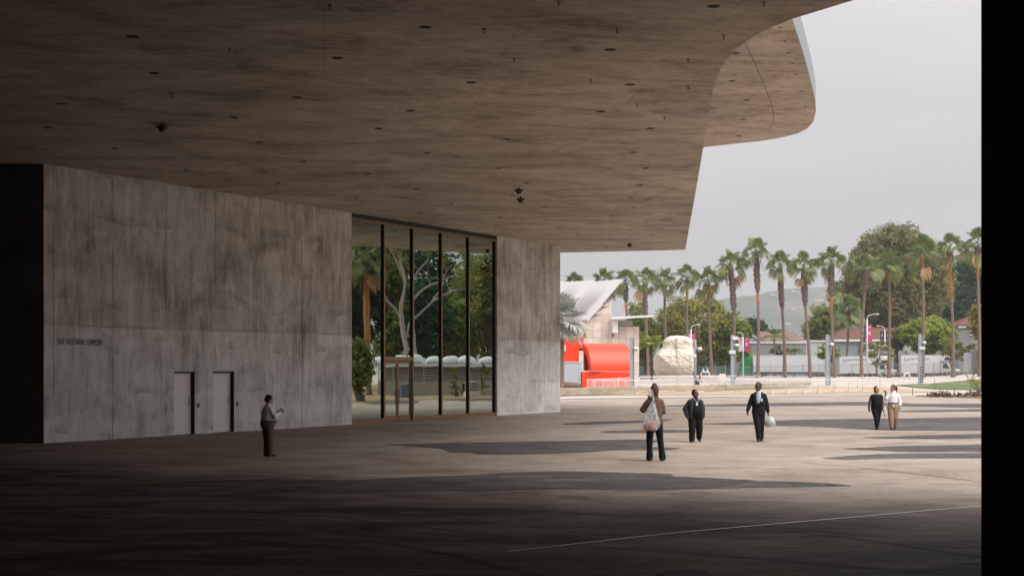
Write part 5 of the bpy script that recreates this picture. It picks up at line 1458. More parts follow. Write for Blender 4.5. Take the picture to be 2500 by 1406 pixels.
GRN = mat("tractor_green", (0.012, 0.25, 0.060), 0.3, 0, 0.5, 0.4, 0.04)
prof = [(-0.75, 0.45), (-3.3, 0.45), (-3.75, 0.75), (-3.72, 1.55), (-3.45, 1.95), (-2.75, 2.45), (-2.2, 3.10), (-1.5, 3.62), (-0.75, 3.92)]
cb_ = MB(); rings = []
for y_, ins in ((0.12, 0.12), (0.2, 0.0), (2.4, 0.0), (2.48, 0.12)):
    rings.append([(x + (ins if x < -2 else 0), y_, z - (ins if z > 1.5 else 0)) for x, z in prof])
cb_.loft(rings).build("tractor_cab", GRN, tr_, local=True)
for y_, s_ in ((0.115, -1), (2.485, 1)):
    MB().extrude([(-2.75, y_, 1.75), (-1.85, y_, 1.75), (-1.85, y_, 2.45), (-2.45, y_, 2.45)], (0, 0.02 * s_, 0)).build("side_window", DARKGLASS, tr_, local=True)
    MB().box((-1.7, y_ + 0.005 * s_, 1.6), (0.03, 0.02, 2.0)).build("door_seam", BLACK, tr_, local=True)
MB().extrude([(-3.30, 0.35, 2.08), (-3.30, 2.25, 2.08), (-2.42, 2.2, 2.88), (-2.42, 0.4, 2.88)], (-0.03, 0, 0.03)).build("windscreen", DARKGLASS, tr_, local=True)
for x in (-2.95, 0.2, 1.5):
    for y_ in (0.35, 2.25): wheel(tr_, x, y_, 0.5, 0.36)
# a dark car behind the screened fence
b = tb_(1768, 222); cr = thing("parked_car", "dark parked car half hidden behind the screened fence", "car", b, R(8))
prof = [(-2.2, 0.35), (-2.25, 0.8), (-2.0, 0.95), (-1.1, 1.02), (-0.5, 1.42), (0.7, 1.44), (1.5, 1.02), (2.15, 0.92), (2.25, 0.6), (2.2, 0.35)]
MB().loft([[(x * (1 - i_ * 0.02), y_ * (0.82 if z > 1.1 else 1), z - i_ * 0.03) for x, z in prof] for y_, i_ in ((-0.9, 1), (-0.84, 0), (0.84, 0), (0.9, 1))]).build("body", mat("car_dark", (0.05, 0.055, 0.06), 0.25), cr, local=True)
MB().extrude([(-1.0, -0.80, 1.06), (1.35, -0.80, 1.06), (0.65, -0.73, 1.38), (-0.48, -0.73, 1.38)], (0, -0.02, 0)).build("side_window", DARKGLASS, cr, local=True)
for x in (-1.4, 1.4):
    for y_ in (-0.82, 0.82): wheel(cr, x, y_, 0.33, 0.2)

# ------------------------------------------------------------------ street lamps with banners
PINK = mat("banner_pink", (0.52, 0.055, 0.17), 0.7, 0, 0.2, 1.5, 0.05); BDARK = mat("banner_dark", (0.045, 0.05, 0.065), 0.7, 0, 0.2, 1.5, 0.3)
BPHOTO = mat("banner_pale", (0.55, 0.50, 0.50), 0.7); SKINB = mat("banner_skin", (0.55, 0.27, 0.16), 0.8)
def banner(t, x, z0, z1, w, kind, Y=-0.05):
    m_ = {'pink': PINK, 'dark': BDARK, 'photo': BPHOTO}[kind]
    bo_ = MB().box((x, Y, (z0 + z1) / 2), (w, 0.02, z1 - z0)).build("banner", m_, t, local=True); h = z1 - z0
    for zr in (z0, z1):
        MB().tube([(0, 0, zr), (x * 1.7, 0, zr)], 0.02, 5).build("banner_arm", POLEGREY, t, local=True)
    if kind == 'pink':
        for i, (fz, fw) in enumerate(((0.86, 0.55), (0.60, 0.62), (0.52, 0.5), (0.45, 0.72))):
            MB().box((x - w * 0.06, Y - 0.014, z0 + h * fz), (w * fw, 0.006, h * 0.035)).build("banner_print", WHITE, bo_, local=True)
    elif kind == 'photo':
        MB().ell((x, Y - 0.012, z0 + h * 0.68), (w * 0.26, 0.006, h * 0.14), 12).build("banner_print", SKINB, bo_, local=True)
        MB().ell((x + w * 0.02, Y - 0.011, z0 + h * 0.86), (w * 0.3, 0.006, h * 0.07), 12).build("banner_print", mat("banner_red", (0.50, 0.10, 0.09), 0.7), bo_, local=True)
        MB().ell((x - w * 0.05, Y - 0.011, z0 + h * 0.25), (w * 0.36, 0.006, h * 0.22), 12).build("banner_print", mat("banner_lilac", (0.55, 0.52, 0.68), 0.7), bo_, local=True)
    else:
        MB().ell((x - w * 0.05, Y - 0.012, z0 + h * 0.7), (w * 0.2, 0.006, h * 0.13), 12).build("banner_print", SKINB, bo_, local=True)
        MB().box((x, Y - 0.013, z0 + h * 0.35), (w * 0.34, 0.006, h * 0.05)).build("banner_print", BPHOTO, bo_, local=True)
def street_lamp(label, px, Y, arm_px, head_py, banners):
    b = tb_(px, Y); zt = gzp(head_py, Y) - b[2]; dx = gx(arm_px, Y) - b[0]
    t = thing("street_lamp", label, "street lamp", b, 0, "street lamps with banners")
    MB().lathe([(0.20, 0), (0.15, 0.4), (0.12, zt * 0.5), (0.09, zt - 0.6)], (0, 0, 0), 12).build("pole", STEEL, t, True, local=True)
    MB().tube([(0, 0, zt - 0.7), (0.04 * dx, 0, zt - 0.35), (0.25 * dx, 0, zt - 0.12), (0.6 * dx, 0, zt), (0.85 * dx, 0, zt + 0.02)], [0.08, 0.07, 0.06, 0.05, 0.05], 8).build("arm", STEEL, t, True, local=True)
    MB().ell((0.98 * dx, 0, zt), (abs(dx) * 0.22, 0.16, 0.09), 12).build("lamp_head", WHITE, t, True, local=True)
    for bpx, p0, p1, w, kd in banners:
        banner(t, gx(bpx, Y) - b[0], gzp(p1, Y) - b[2], gzp(p0, Y) - b[2], w, kd)
street_lamp("street lamp with pink banner rising behind the boulder", 1687, 205, 1706, 793, [(1692.5, 815, 848, 0.62, 'pink'), (1681, 815, 846, 0.5, 'photo')])
street_lamp("tall street lamp with pink banner beside the first box truck", 2117, 207, 2142, 767, [(2123, 793, 835, 0.68, 'pink'), (2108, 793, 833, 0.6, 'dark')])
street_lamp("lower street lamp with dark banners in front of red roof", 2160, 228, 2143, 796, [(2153.5, 808, 842, 0.62, 'dark'), (2168, 808, 842, 0.62, 'dark')])
street_lamp("street lamp with photo and pink banners above green cab", 1814, 225, 1802, 812, [(1808, 824, 858, 0.62, 'photo'), (1823, 824, 858, 0.66, 'pink')])

# ------------------------------------------------------------------ houses across the street
HG = mat("house_grey", (0.42, 0.44, 0.45), 0.8, 0, 0.2, 0.6, 0.06); HW = mat("house_white", (0.25, 0.255, 0.255), 0.8, 0, 0.2, 0.6, 0.06)
RB = mat("roof_brown", (0.20, 0.145, 0.12), 0.9, 0, 0.15, 5.0, 0.18); RR_ = mat("roof_redbrown", (0.150, 0.078, 0.062), 0.9, 0, 0.15, 5.0, 0.18)
def win(parent, px, py, Y, w=0.9, h=1.1):
    x, z = gx(px, Y), gzp(py, Y)
    f = MB().box((x, Y - 0.02, z), (w, 0.08, h)).build("window", WHITE, parent)
    for s_ in (-1, 1):
        MB().box((x + s_ * w * 0.23, Y - 0.065, z), (w * 0.38, 0.015, h * 0.84)).build("pane", DARKGLASS, f)
    MB().box((x, Y - 0.09, z - h / 2 - 0.04), (w * 1.15, 0.14, 0.07)).build("sill", WHITE, f)
def roof_faces(name, faces, m_, parent, th=0.18):
    b = MB()
    for f in faces:
        b.extrude(f, (0, 0, th))
    return [MB().extrude(f, (0, 0, th)).build(name, m_, parent) for f in faces]
Y = 262
h1 = thing("gabled_house", "grey gabled house with brown shingle roof behind the white wall", "house", (gx(1860, Y), Y, 0))
x0, xa_, x1, xe = gx(1795, Y), gx(1827, Y), gx(1868, Y), gx(1966, Y)
ze, zr = gzp(836, Y), gzp(811, Y)
MB().extrude([(x0, Y, 0), (x1 - 0.2, Y, 0), (x1 - 0.2, Y, ze), (xa_, Y, zr - 0.15), (x0, Y, ze - 0.1)], (0, 8, 0)).build("wall", HG, h1)
MB().extrude([(xa_ - 0.1, Y - 0.3, zr - 0.25), (x1, Y - 0.3, ze - 0.2), (x1, Y - 0.3, ze + 0.02), (xa_ - 0.1, Y - 0.3, zr + 0.0)], (0, 0.12, 0)).build("barge_board", WHITE, h1)
MB().extrude([(x0, Y - 0.3, ze - 0.3), (xa_ - 0.1, Y - 0.3, zr - 0.25), (xa_ - 0.1, Y - 0.3, zr), (x0, Y - 0.3, ze - 0.05)], (0, 0.12, 0)).build("barge_board", WHITE, h1)
xr1 = gx(1856, Y)
roof_faces("roof_slope", [[(xa_, Y - 0.35, zr), (x1 + 0.1, Y - 0.35, ze - 0.1), (x1 + 2.0, Y + 8, ze - 0.1), (xa_ + 0.0, Y + 8, zr)],
                          [(xa_, Y - 0.35, zr), (x0, Y - 0.35, ze - 0.15), (x0, Y + 8, ze - 0.15), (xa_, Y + 8, zr)]], RB, h1)
xm1, xm2 = gx(1850, Y + 4), gx(1936, Y + 4)
roof_faces("roof_slope", [[(x1 - 0.3, Y + 0.5, ze - 0.15), (xe + 0.4, Y + 0.5, ze - 0.15), (xm2, Y + 4, zr + 0.05), (xm1, Y + 4, zr + 0.05)],
                          [(xe + 0.4, Y + 0.5, ze - 0.15), (xe + 0.4, Y + 8, ze - 0.15), (xm2, Y + 4, zr + 0.05)]], RB, h1)
MB().box(((x1 + xe) / 2, Y + 4.5, ze / 2 - 0.1), (xe - x1 + 0.3, 6.8, ze - 0.2)).build("wing_wall", HG, h1)
Y = 250
h2 = thing("flat_house", "white flat-roofed building right behind the semi-trailer", "house", (gx(1900, Y), Y, 0))
x0, x1, x2 = gx(1832, Y), gx(1968, Y), gx(2035, Y + 2)
zt = gzp(838, Y)
MB().box(((x0 + x1) / 2, Y + 3, zt / 2), (x1 - x0, 6, zt)).build("wall", HW, h2)
MB().box(((x0 + x1) / 2, Y + 3, zt + 0.12), (x1 - x0 + 0.4, 6.4, 0.22)).build("parapet", ROOFWHITE, h2)
zt2 = gzp(834, Y + 2)
MB().box(((x1 + x2) / 2, Y + 5, zt2 / 2), (x2 - x1 - 0.01, 6, zt2)).build("side_wing", HG, h2)
MB().box(((x1 + x2) / 2 + 0.2, Y + 5, zt2 + 0.12), (x2 - x1 - 0.2, 6.4, 0.22)).build("parapet", ROOFWHITE, h2)
x0, x1 = gx(1795, 248), gx(1834, 248); o = MB().box(((x0 + x1) / 2, 248, gzp(862, 248) / 2), (x1 - x0, 0.4, gzp(862, 248))).build("garden_wall", mat("garden_grey", (0.27, 0.28, 0.29), 0.85))
tag(o, "plain dark grey garden wall above the green cab", "wall")
Y = 254
h3 = thing("red_roof_house", "grey house with long red-brown shingle roof behind lamp banners", "house", (gx(2110, Y), Y, 0))
x0, x1 = gx(2036, Y), gx(2215, Y); ze, zr = gzp(829, Y), gzp(803, Y + 5)
MB().box(((x0 + x1) / 2, Y + 5, (ze - 0.1) / 2), (x1 - x0 - 0.6, 9, ze - 0.1)).build("wall", mat("house_sage", (0.24, 0.27, 0.26), 0.8, 0, 0.2, 0.6, 0.06), h3)
xr0, xr1 = gx(2056, Y + 5), gx(2205, Y + 5)
roof_faces("roof_slope", [[(x0, Y, ze), (x1, Y, ze), (xr1, Y + 5, zr), (xr0, Y + 5, zr)], [(x0, Y, ze), (xr0, Y + 5, zr), (x0, Y + 10, ze)], [(x1, Y, ze), (x1, Y + 10, ze), (xr1, Y + 5, zr)]], RR_, h3)
MB().box(((x0 + x1) / 2, Y + 0.1, ze - 0.12), (x1 - x0, 0.3, 0.32)).build("eaves_board", WHITE, h3)
x0b = gx(2100, Y); MB().box((gx(2150, Y), Y + 0.25, ze / 2 - 0.2), (gx(2200, Y) - x0b, 0.3, ze - 0.4)).build("front_wall", HW, h3)
for px in (2112, 2121, 2131, 2176, 2187): win(h3, px, 846, Y + 0.08, 0.75, 1.25)
Y = 236
h4 = thing("white_house", "white two-storey house with red hipped roof beside the pier", "house", (gx(2380, Y), Y, 0))
x0, x1 = gx(2341, Y), gx(2460, Y); ze, zr = gzp(796, Y), gzp(770, Y + 4)
MB().box(((x0 + x1) / 2, Y + 4, ze / 2 - 0.1), (x1 - x0, 8, ze - 0.1)).build("wall", HW, h4)
roof_faces("roof_slope", [[(x0 - 0.3, Y - 0.3, ze), (x1, Y - 0.3, ze), (x1, Y + 4, zr), (gx(2379, Y + 4), Y + 4, zr)], [(x0 - 0.3, Y - 0.3, ze), (gx(2379, Y + 4), Y + 4, zr), (x0 - 0.3, Y + 8.3, ze)]], RR_, h4)
MB().box(((x0 + x1) / 2, Y - 0.12, ze - 0.12), (x1 - x0 + 0.3, 0.3, 0.3)).build("cornice", WHITE, h4)
for px in (2372, 2388): win(h4, px, 813, Y - 0.03, 0.62, 0.66)
Y = 206
gp = thing("gate_pillar", "grey gate pillar with lamp box and wall beside second truck", "pillar", tb_(2379, Y))
zb2 = gp.location.z; zt = gzp(857, Y) - zb2
MB().bbox((0, 0, zt / 2), (0.55, 0.55, zt), 0.02).build("shaft", HW, gp, local=True)
MB().box((-0.05, -0.29, zt - 0.35), (0.3, 0.05, 0.26)).build("lamp_box", mat("lampbox_grey", (0.3, 0.3, 0.3), 0.5), gp, local=True)
MB().box((-0.85, 0.2, zt * 0.47), (1.15, 0.25, zt * 0.94)).build("side_wall", HG, gp, local=True)
MB().box((2.0, 0.1, zt * 0.86), (3.4, 0.3, 0.16)).build("lintel", HW, gp, local=True)
# ------------------------------------------------------------------ the garden side of the plaza, seen in the glazing
def MR(px, D, z=0.0):
    m = mirror(px, D); return (m.x, m.y, z)
def mz(py, D): return EYE + (HZ - py) / FPX * D
va, vb = mirror(930, 112), mirror(1240, 112)
sa, sb2 = Vector((va.x, va.y, 0)), Vector((vb.x, vb.y, 0))
du = (sb2 - sa); SL = du.length; du.normalize(); ang = math.atan2(du.y, du.x)
# the side of the shed that looks at the glass
nf = Vector((-du.y, du.x, 0))
ctr = (mirror(1040, 100)); 
if nf.dot(Vector((ctr.x, ctr.y, 0)) - sa) < 0: nf = -nf
shed = thing("louvred_shed", "long beige louvred shed with white domed skylights on the garden side", "shed", tuple(sa))
BEI = mat("shed_beige", (0.50, 0.44, 0.36), 0.8, 0, 0.2, 0.6, 0.06); LOU = mat("louvre_white", (0.62, 0.60, 0.57), 0.6); SDK = mat("shed_dark", (0.05, 0.05, 0.05), 0.9)
DOME = mat("skylight_white", (0.75, 0.74, 0.72), 0.4)
def sp(s, f, z): p = sa + du * s + nf * f; return (p.x, p.y, z)
def sbox(b, s0, s1, f0, f1, z0, z1): b.box(sp((s0 + s1) / 2, (f0 + f1) / 2, (z0 + z1) / 2), (s1 - s0, f1 - f0, z1 - z0), ang)
eave = mz(892, 111)
b = MB(); sbox(b, 0, SL, -5, 0, 0.0, 1.12); b.build("lower_wall", BEI, shed)
for i in range(9):
    b = MB(); sbox(b, 0.01, SL - 0.01, 0.0, 0.02, 0.03 + i * 0.122, 0.03 + i * 0.122 + 0.105); b.build("siding_board", BEI, shed)
b = MB(); sbox(b, 0.3, SL - 0.3, -4.8, -0.25, 1.12, eave - 0.1); b.build("dark_interior", SDK, shed)
for i in range(10):
    b = MB(); sbox(b, 0, SL, -0.06, 0.01, 1.16 + i * 0.105, 1.16 + i * 0.105 + 0.045); b.build("louvre", LOU, shed)
k = 0
while k * 1.15 < SL:
    b = MB(); sbox(b, k * 1.15, k * 1.15 + 0.07, -0.09, 0.025, 1.12, eave - 0.1); b.build("mullion", LOU, shed); k += 1
b = MB(); sbox(b, -0.4, SL + 0.4, -5.3, 0.7, eave - 0.10, eave + 0.10); b.build("roof", ROOFWHITE, shed)
for i in range(8):
    s_ = 0.2 + i * 1.32 + 0.12 * math.sin(i * 2.3)
    bb = MB(); sbox(bb, s_ - 0.5, s_ + 0.5, -3.0, -1.0, eave + 0.10, eave + 0.24); bb.build("skylight_curb", mat("curb_grey", (0.30, 0.31, 0.31), 0.6), shed)
    c = sp(s_, -2.0, eave + 0.24)
    b = MB(); b.ell(c, (0.48, 0.8, 0.46 + 0.07 * (i % 3)), 16); b.build("skylight_dome", DOME, shed, True)
# waste bin, air-conditioner, white drums
p = MR(993, 100); o = thing("waste_bin", "blue-grey wheeled bin in front of the beige shed", "bin", p)
MB().loft([[(x * s_, y * s_, z) for x, y in ((-.28, -.28), (.28, -.28), (.28, .28), (-.28, .28))] for s_, z in ((0.85, 0.08), (1, 0.95))]).build("body", mat("bin_blue", (0.13, 0.18, 0.22), 0.5), o, local=True)
MB().bbox((0, 0, 0.99), (0.6, 0.64, 0.08), 0.02).build("lid", MATS["bin_blue"], o, local=True)
p = MR(1160, 105); o = thing("condenser_unit", "grey slatted condenser unit on a block by the shed", "air conditioner", p)
MB().bbox((0, 0, 0.2), (0.8, 0.8, 0.4), 0.02).build("plinth", STONE, o, local=True); MB().bbox((0, 0, 0.75), (0.7, 0.7, 0.7), 0.03).build("casing", mat("casing_tan", (0.40, 0.36, 0.30), 0.6), o, local=True)
for i in range(6): MB().box((0, 0, 0.5 + i * 0.1), (0.72, 0.72, 0.03)).build("slat", BLACK, o, local=True)
# planting: bush, palm with orange trunk, pale branching eucalyptus, dark trees
def mt(label, px, D, py_top, py_bot, half_px, kind, seed, nl, lobe, nleaf, leaf, depth=None, tr=0.3, flat=0.85, inner=0.25, name="broadleaf_tree", group="trees on the garden side"):
    b = MR(px, D); zt, zb = mz(py_top, D), mz(py_bot, D); rx = half_px / FPX * D
    return tree(label, b, max(0.6, zb + 0.1 * (zt - zb)), (0, 0, (zt + zb) / 2), (rx, depth or rx, (zt - zb) / 2), nl, lobe, nleaf, leaf, kind, seed, tr, group, name, flat, None, inner)
mt("leafy green bush beside the shed's end on the garden side", 888, 95, 818, 968, 36, "mid", 91, 26, (0.35, 0.7), 12000, 0.075)
b = MR(905, 112); fan_palm("fan palm with long orange trunk on the garden side", *b, b[0], b[1], mz(632, 112), 2.4, 92, 0.10, 0.55, 0.26, 0.22, None, (3, 6, 6, 6, 4, 2, 2))
eu = MR(995, 118); et = thing("pale_eucalyptus", "pale bare-branched eucalyptus on the garden side", "tree", eu); rnd = random.Random(21)
rt_ = (mirror(1100, 118) - mirror(995, 118)); 
rt_ = Vector((rt_.x, rt_.y, 0)) / 105.0           # sideways metres per picture pixel as seen in the glass
def E(px, py): return rt_ * (px - 995) + Vector((0, 0, mz(py, 118)))
eb = MB()
def branch(pts, r0, r1):
    P = [E(*q) + Vector((rnd.uniform(-0.25, 0.25), rnd.uniform(-0.25, 0.25), 0)) * (0 if i == 0 else 1) for i, q in enumerate(pts)]
    eb.tube(P, [r0 + (r1 - r0) * i / (len(P) - 1) for i in range(len(P))], 8)
branch([(995, 972), (997, 900), (994, 850), (988, 790), (992, 740), (996, 690), (990, 640), (992, 590)], 0.25, 0.09)
branch([(992, 800), (975, 755), (952, 730), (944, 718)], 0.11, 0.05); branch([(996, 690), (985, 650), (962, 620), (945, 600)], 0.14, 0.05)
branch([(990, 640), (972, 612), (950, 600)], 0.09, 0.04); branch([(998, 820), (1010, 790), (1030, 765), (1060, 735), (1080, 700)], 0.13, 0.05)
branch([(1060, 735), (1090, 722), (1130, 705), (1165, 698)], 0.10, 0.04); branch([(1012, 735), (1035, 712), (1060, 695), (1110, 672), (1140, 665)], 0.13, 0.04)
branch([(1008, 700), (1025, 665), (1050, 640), (1062, 620)], 0.10, 0.04); branch([(1018, 960), (1018, 850), (1016, 760), (1008, 700), (1014, 640), (1020, 600)], 0.16, 0.06)
branch([(1035, 712), (1052, 690), (1046, 660)], 0.05, 0.02); branch([(1080, 700), (1100, 660), (1120, 645)], 0.06, 0.03)
eb.build("trunk", BARKPALE, et, True, local=True)
lobes = [(E(px, py) + Vector((rnd.uniform(-1, 1), rnd.uniform(-1, 1), 0)), rnd.uniform(0.5, 1.0)) for px, py in [(945, 596), (960, 590), (1060, 610), (1100, 640), (1140, 655), (1160, 690), (1080, 625), (1015, 585), (1130, 690), (1120, 615), (1165, 640), (1185, 610)]]
link("crown", crown_mesh(lobes, 3600, 0.10, 93, inner=0.6), LEAF["mid"], et)
for k, (px, D, t_, b_, hp, kd, n_, lb) in enumerate([
    (880, 132, 560, 900, 60, "forest", 15000, "dark dense tree behind the orange-trunked palm"), (960, 138, 575, 900, 60, "mid", 15000, "dark green tree behind the pale eucalyptus's left limbs"),
    (1050, 134, 640, 895, 55, "deep", 15000, "dark rounded tree behind the pale eucalyptus's right limbs"), (1115, 140, 720, 905, 50, "mid", 12000, "lower green tree above the shed's skylights"),
    (1160, 150, 600, 860, 40, "mid", 8000, "light feathery tree at the far end of the shed"), (1205, 142, 620, 920, 45, "olive", 9000, "olive tree beyond the shed's far end"),
    (800, 130, 560, 900, 60, "deep", 12000, "dark tree at the near end of the garden"), (1260, 138, 600, 920, 45, "forest", 9000, "dark tree past the shed toward the street"),
    (1030, 165, 560, 800, 120, "forest", 18000, "tall dark tree rising behind the garden trees")]):
    mt(lb, px, D, t_, b_, hp, kd, 110 + k, 34, (0.8, 1.7), n_, 0.17)
for k, (px, D, t_, b_, hp, kd, lb) in enumerate([(1120, 106, 880, 975, 14, "mid", "slim shrub standing against the beige shed wall"), (1190, 107, 885, 960, 14, "olive", "yellowish vine-like shrub by the condenser unit"), (1145, 106, 935, 975, 8, "deep", "small dark shrub beside the slim shrub")]):
    mt(lb, px, D, t_, b_, hp, kd, 130 + k, 16, (0.10, 0.22), 2600, 0.045, tr=0.04, name="shrub", group="shrubs by the shed")
# ------------------------------------------------------------------ people
SKIN = {"tan": mat("skin_tan", (0.42, 0.22, 0.14), 0.55), "brown": mat("skin_brown", (0.17, 0.085, 0.055), 0.5), "deep": mat("skin_deep", (0.125, 0.062, 0.042), 0.45), "light": mat("skin_light", (0.50, 0.28, 0.19), 0.55)}
HAIRK = mat("hair_black", (0.012, 0.010, 0.009), 0.5); HAIRB = mat("hair_auburn", (0.085, 0.030, 0.012), 0.45, 0, 0.5, 40, 0.6, 0.6); HAIRD = mat("hair_brown", (0.09, 0.042, 0.020), 0.5, 0, 0.4, 25, 0.3)
CLOTH = lambda n, c, r=0.85, v=0.12: mat("cloth_" + n, c, r, 0, 0.2, 14.0, v, 0.25)
def remeshed(b, voxel, smooth=4, wrinkle=0.0, seed=0):
    me = b.mesh("tmp"); o = bpy.data.objects.new("tmp", me); col.objects.link(o)
    m = o.modifiers.new("r", 'REMESH'); m.mode = 'VOXEL'; m.voxel_size = voxel; m.use_smooth_shade = True
    s_ = o.modifiers.new("s", 'SMOOTH'); s_.factor = 0.5; s_.iterations = smooth
    bpy.context.view_layer.update()
    out = bpy.data.meshes.new_from_object(o.evaluated_get(bpy.context.evaluated_depsgraph_get()))
    bpy.data.objects.remove(o); bpy.data.meshes.remove(me)
    if wrinkle:
        n = len(out.vertices); co = np.empty(n * 3, dtype=np.float32); no = np.empty(n * 3, dtype=np.float32)
        out.vertices.foreach_get("co", co); out.vertices.foreach_get("normal", no)
        co = co.reshape(-1, 3); no = no.reshape(-1, 3); k = seed * 1.7
        x, y, z = co[:, 0], co[:, 1], co[:, 2]
        w = np.sin(z * 34 + 5 * np.sin(x * 17 + k) + 3 * y * 9) * 0.5 + np.sin(z * 61 + x * 38 + 4 * np.sin(y * 23 + k)) * 0.3 + np.sin(x * 47 + z * 21 + 3 * np.sin(z * 13 + k)) * 0.35
        co += no * (w * wrinkle)[:, None]
        out.vertices.foreach_set("co", co.ravel().astype(np.float32)); out.update()
    return out
class Fig:
    """a posed figure; all positions in fractions of its height, x to its left, f to its front"""
    def __init__(s, name, label, px, py, H, heading, skin, group="people on the plaza"):
        X, Y = gnd(px, py); s.H = H
        s.t = thing(name, label, "person", (X, Y, 0.006), R(heading), group); s.skin = SKIN[skin]; s.seed = int(px)
    def p(s, l, f, z): return Vector((l * s.H, -f * s.H, z * s.H))
    def cap(s, b, a, c, r0, r1, k=12):
        a, c = s.p(*a), s.p(*c); r0 *= s.H; r1 *= s.H; d = (c - a)
        n = 6; L = max(d.length, 1e-4); t = d / L
        pts, rad = [], []
        for i in range(4):
            an = math.pi / 2 * i / 4; pts.append(a - t * r0 * math.cos(an)); rad.append(max(1e-4, r0 * math.sin(an)))
        for i in range(n + 1): pts.append(a + d * i / n); rad.append(r0 + (r1 - r0) * i / n)
        for i in range(1, 5):
            an = math.pi / 2 * i / 4; pts.append(c + t * r1 * math.sin(an)); rad.append(max(1e-4, r1 * math.cos(an)))
        b.tube(pts, rad, k)
    def chain(s, b, pts, rad):
        for a, c, r0, r1 in zip(pts, pts[1:], rad, rad[1:]): s.cap(b, a, c, r0, r1)
    def loft(s, b, secs, k=20):
        """sections (z, l, f, half width, half depth)"""
        rings = [[s.p(l + rx * math.cos(6.2832 * j / k), f + ry * math.sin(6.2832 * j / k), z) for j in range(k)] for z, l, f, rx, ry in secs]
        for r in rings: r.reverse()
        z0, z1 = secs[0][0], secs[-1][0]
        b.loft(rings if z1 > z0 else rings[::-1])
    def part(s, name, b, m, voxel=0.012, wr=0.0, parent=None, smooth=4):
        return link(name, remeshed(b, voxel, smooth, wr, s.seed), m, parent or s.t, True)
    def head(s, b, c, yaw, pitch, w=1.0):
        """skull, jaw, nose, ears into the body; returns the head frame"""
        M = Matrix.Rotation(R(yaw), 3, 'Z') @ Matrix.Rotation(R(pitch), 3, 'X')
        C = s.p(*c); H = s.H * 1.12; s.HH = H
        def q(l, f, z): return C + M @ Vector((l * H, -f * H, z * H))
        b.ell(q(0, -0.004, 0.012), (0.044 * w * H, 0.054 * H, 0.056 * H), 16, M)
        b.ell(q(0, 0.010, -0.022), (0.037 * w * H, 0.042 * H, 0.046 * H), 14, M)
        b.ell(q(0, 0.022, -0.048), (0.026 * w * H, 0.026 * H, 0.020 * H), 12, M)
        b.tube([q(0, 0.048, 0.006), q(0, 0.060, -0.014), q(0, 0.052, -0.020)], [0.006 * H, 0.009 * H, 0.008 * H], 8)
        for sg in (-1, 1):
            b.ell(q(sg * 0.044 * w, -0.004, -0.006), (0.007 * H, 0.012 * H, 0.018 * H), 10, M)
        s.hq, s.hM, s.hw = q, M, w
        return q
    def face(s):
        q, H, M = s.hq, s.HH, s.hM
        for sg in (-1, 1):
            MB().ell(q(sg * 0.018, 0.0485, 0.000), (0.0055 * H, 0.003 * H, 0.0030 * H), 10, M).build("eye", mat("eye_dark", (0.03, 0.022, 0.018), 0.25), s.t, True, local=True)
            MB().ell(q(sg * 0.018, 0.0500, 0.012), (0.009 * H, 0.003 * H, 0.0016 * H), 10, M).build("eyebrow", HAIRK, s.t, True, local=True)
        MB().ell(q(0, 0.0495, -0.037), (0.015 * H, 0.005 * H, 0.0045 * H), 10, M).build("mouth", mat("lips_dark", (0.20, 0.06, 0.05), 0.5), s.t, True, local=True)
    def hair(s, m, style, vol=1.0):
        q, H, M, w = s.hq, s.HH, s.hM, s.hw; b = MB()
        b.ell(q(0, -0.014, 0.022), (0.0485 * w * vol * H, 0.054 * vol * H, 0.053 * vol * H), 16, M)
        b.ell(q(0, -0.030, 0.000), (0.045 * w * vol * H, 0.040 * vol * H, 0.050 * vol * H), 14, M)
        if style == 'bun':
            b.ell(q(0.004, -0.030, 0.062), (0.034 * H, 0.036 * H, 0.034 * H), 12, M); b.ell(q(-0.006, -0.040, -0.020), (0.034 * H, 0.026 * H, 0.045 * H), 12, M); b.ell(q(0.016, -0.046, 0.035), (0.026 * H, 0.024 * H, 0.04 * H), 12, M)
        elif style == 'pony':
            b.tube([q(0, -0.055, 0.03), q(0, -0.085, 0.035), q(0, -0.098, -0.01), q(0, -0.090, -0.09)], [0.014 * H, 0.020 * H, 0.022 * H, 0.006 * H], 10)
        elif style == 'tied':
            b.ell(q(0, -0.046, -0.028), (0.040 * H, 0.024 * H, 0.040 * H), 12, M)
            for sg in (-1, 1): b.ell(q(sg * 0.040, -0.014, -0.022), (0.012 * H, 0.022 * H, 0.040 * H), 10, M)
        elif style == 'short':
            for sg in (-1, 1): b.ell(q(sg * 0.038, -0.012, 0.004), (0.012 * H, 0.028 * H, 0.026 * H), 10, M)
        return s.part("hair", b, m, 0.006, 0.0, None, 2)
    def hand(s, b, wrist, d, side, curl=0.5, r=0.0095, palm=(1, 0, 0)):
        """palm and five fingers; d is the hand's direction, side the way the thumb leaves"""
        w = Vector(wrist); d = Vector(d).normalized(); sd = Vector(side); sd = (sd - d * sd.dot(d)).normalized(); inn = d.cross(sd)
        if inn.dot(Vector(palm)) < 0: inn = -inn
        pm = w + d * 0.032
        s.chain(b, [tuple(w), tuple(pm)], [0.015, 0.018]); s.chain(b, [tuple(pm + sd * 0.010), tuple(pm + sd * 0.012 + d * 0.016)], [0.013, 0.010]); s.chain(b, [tuple(pm - sd * 0.010), tuple(pm - sd * 0.012 + d * 0.014)], [0.013, 0.010])
        for i, (o_, L) in enumerate(((0.0165, 0.040), (0.0055, 0.045), (-0.0055, 0.041), (-0.0165, 0.032))):
            k0 = pm + sd * o_ + d * 0.018; c = curl
            k1 = k0 + (d * math.cos(c) + inn * math.sin(c)) * L * 0.5
            k2 = k1 + (d * math.cos(2 * c) + inn * math.sin(2 * c)) * L * 0.5
            s.chain(b, [tuple(k0), tuple(k1), tuple(k2)], [0.0052, 0.0050, 0.0042])
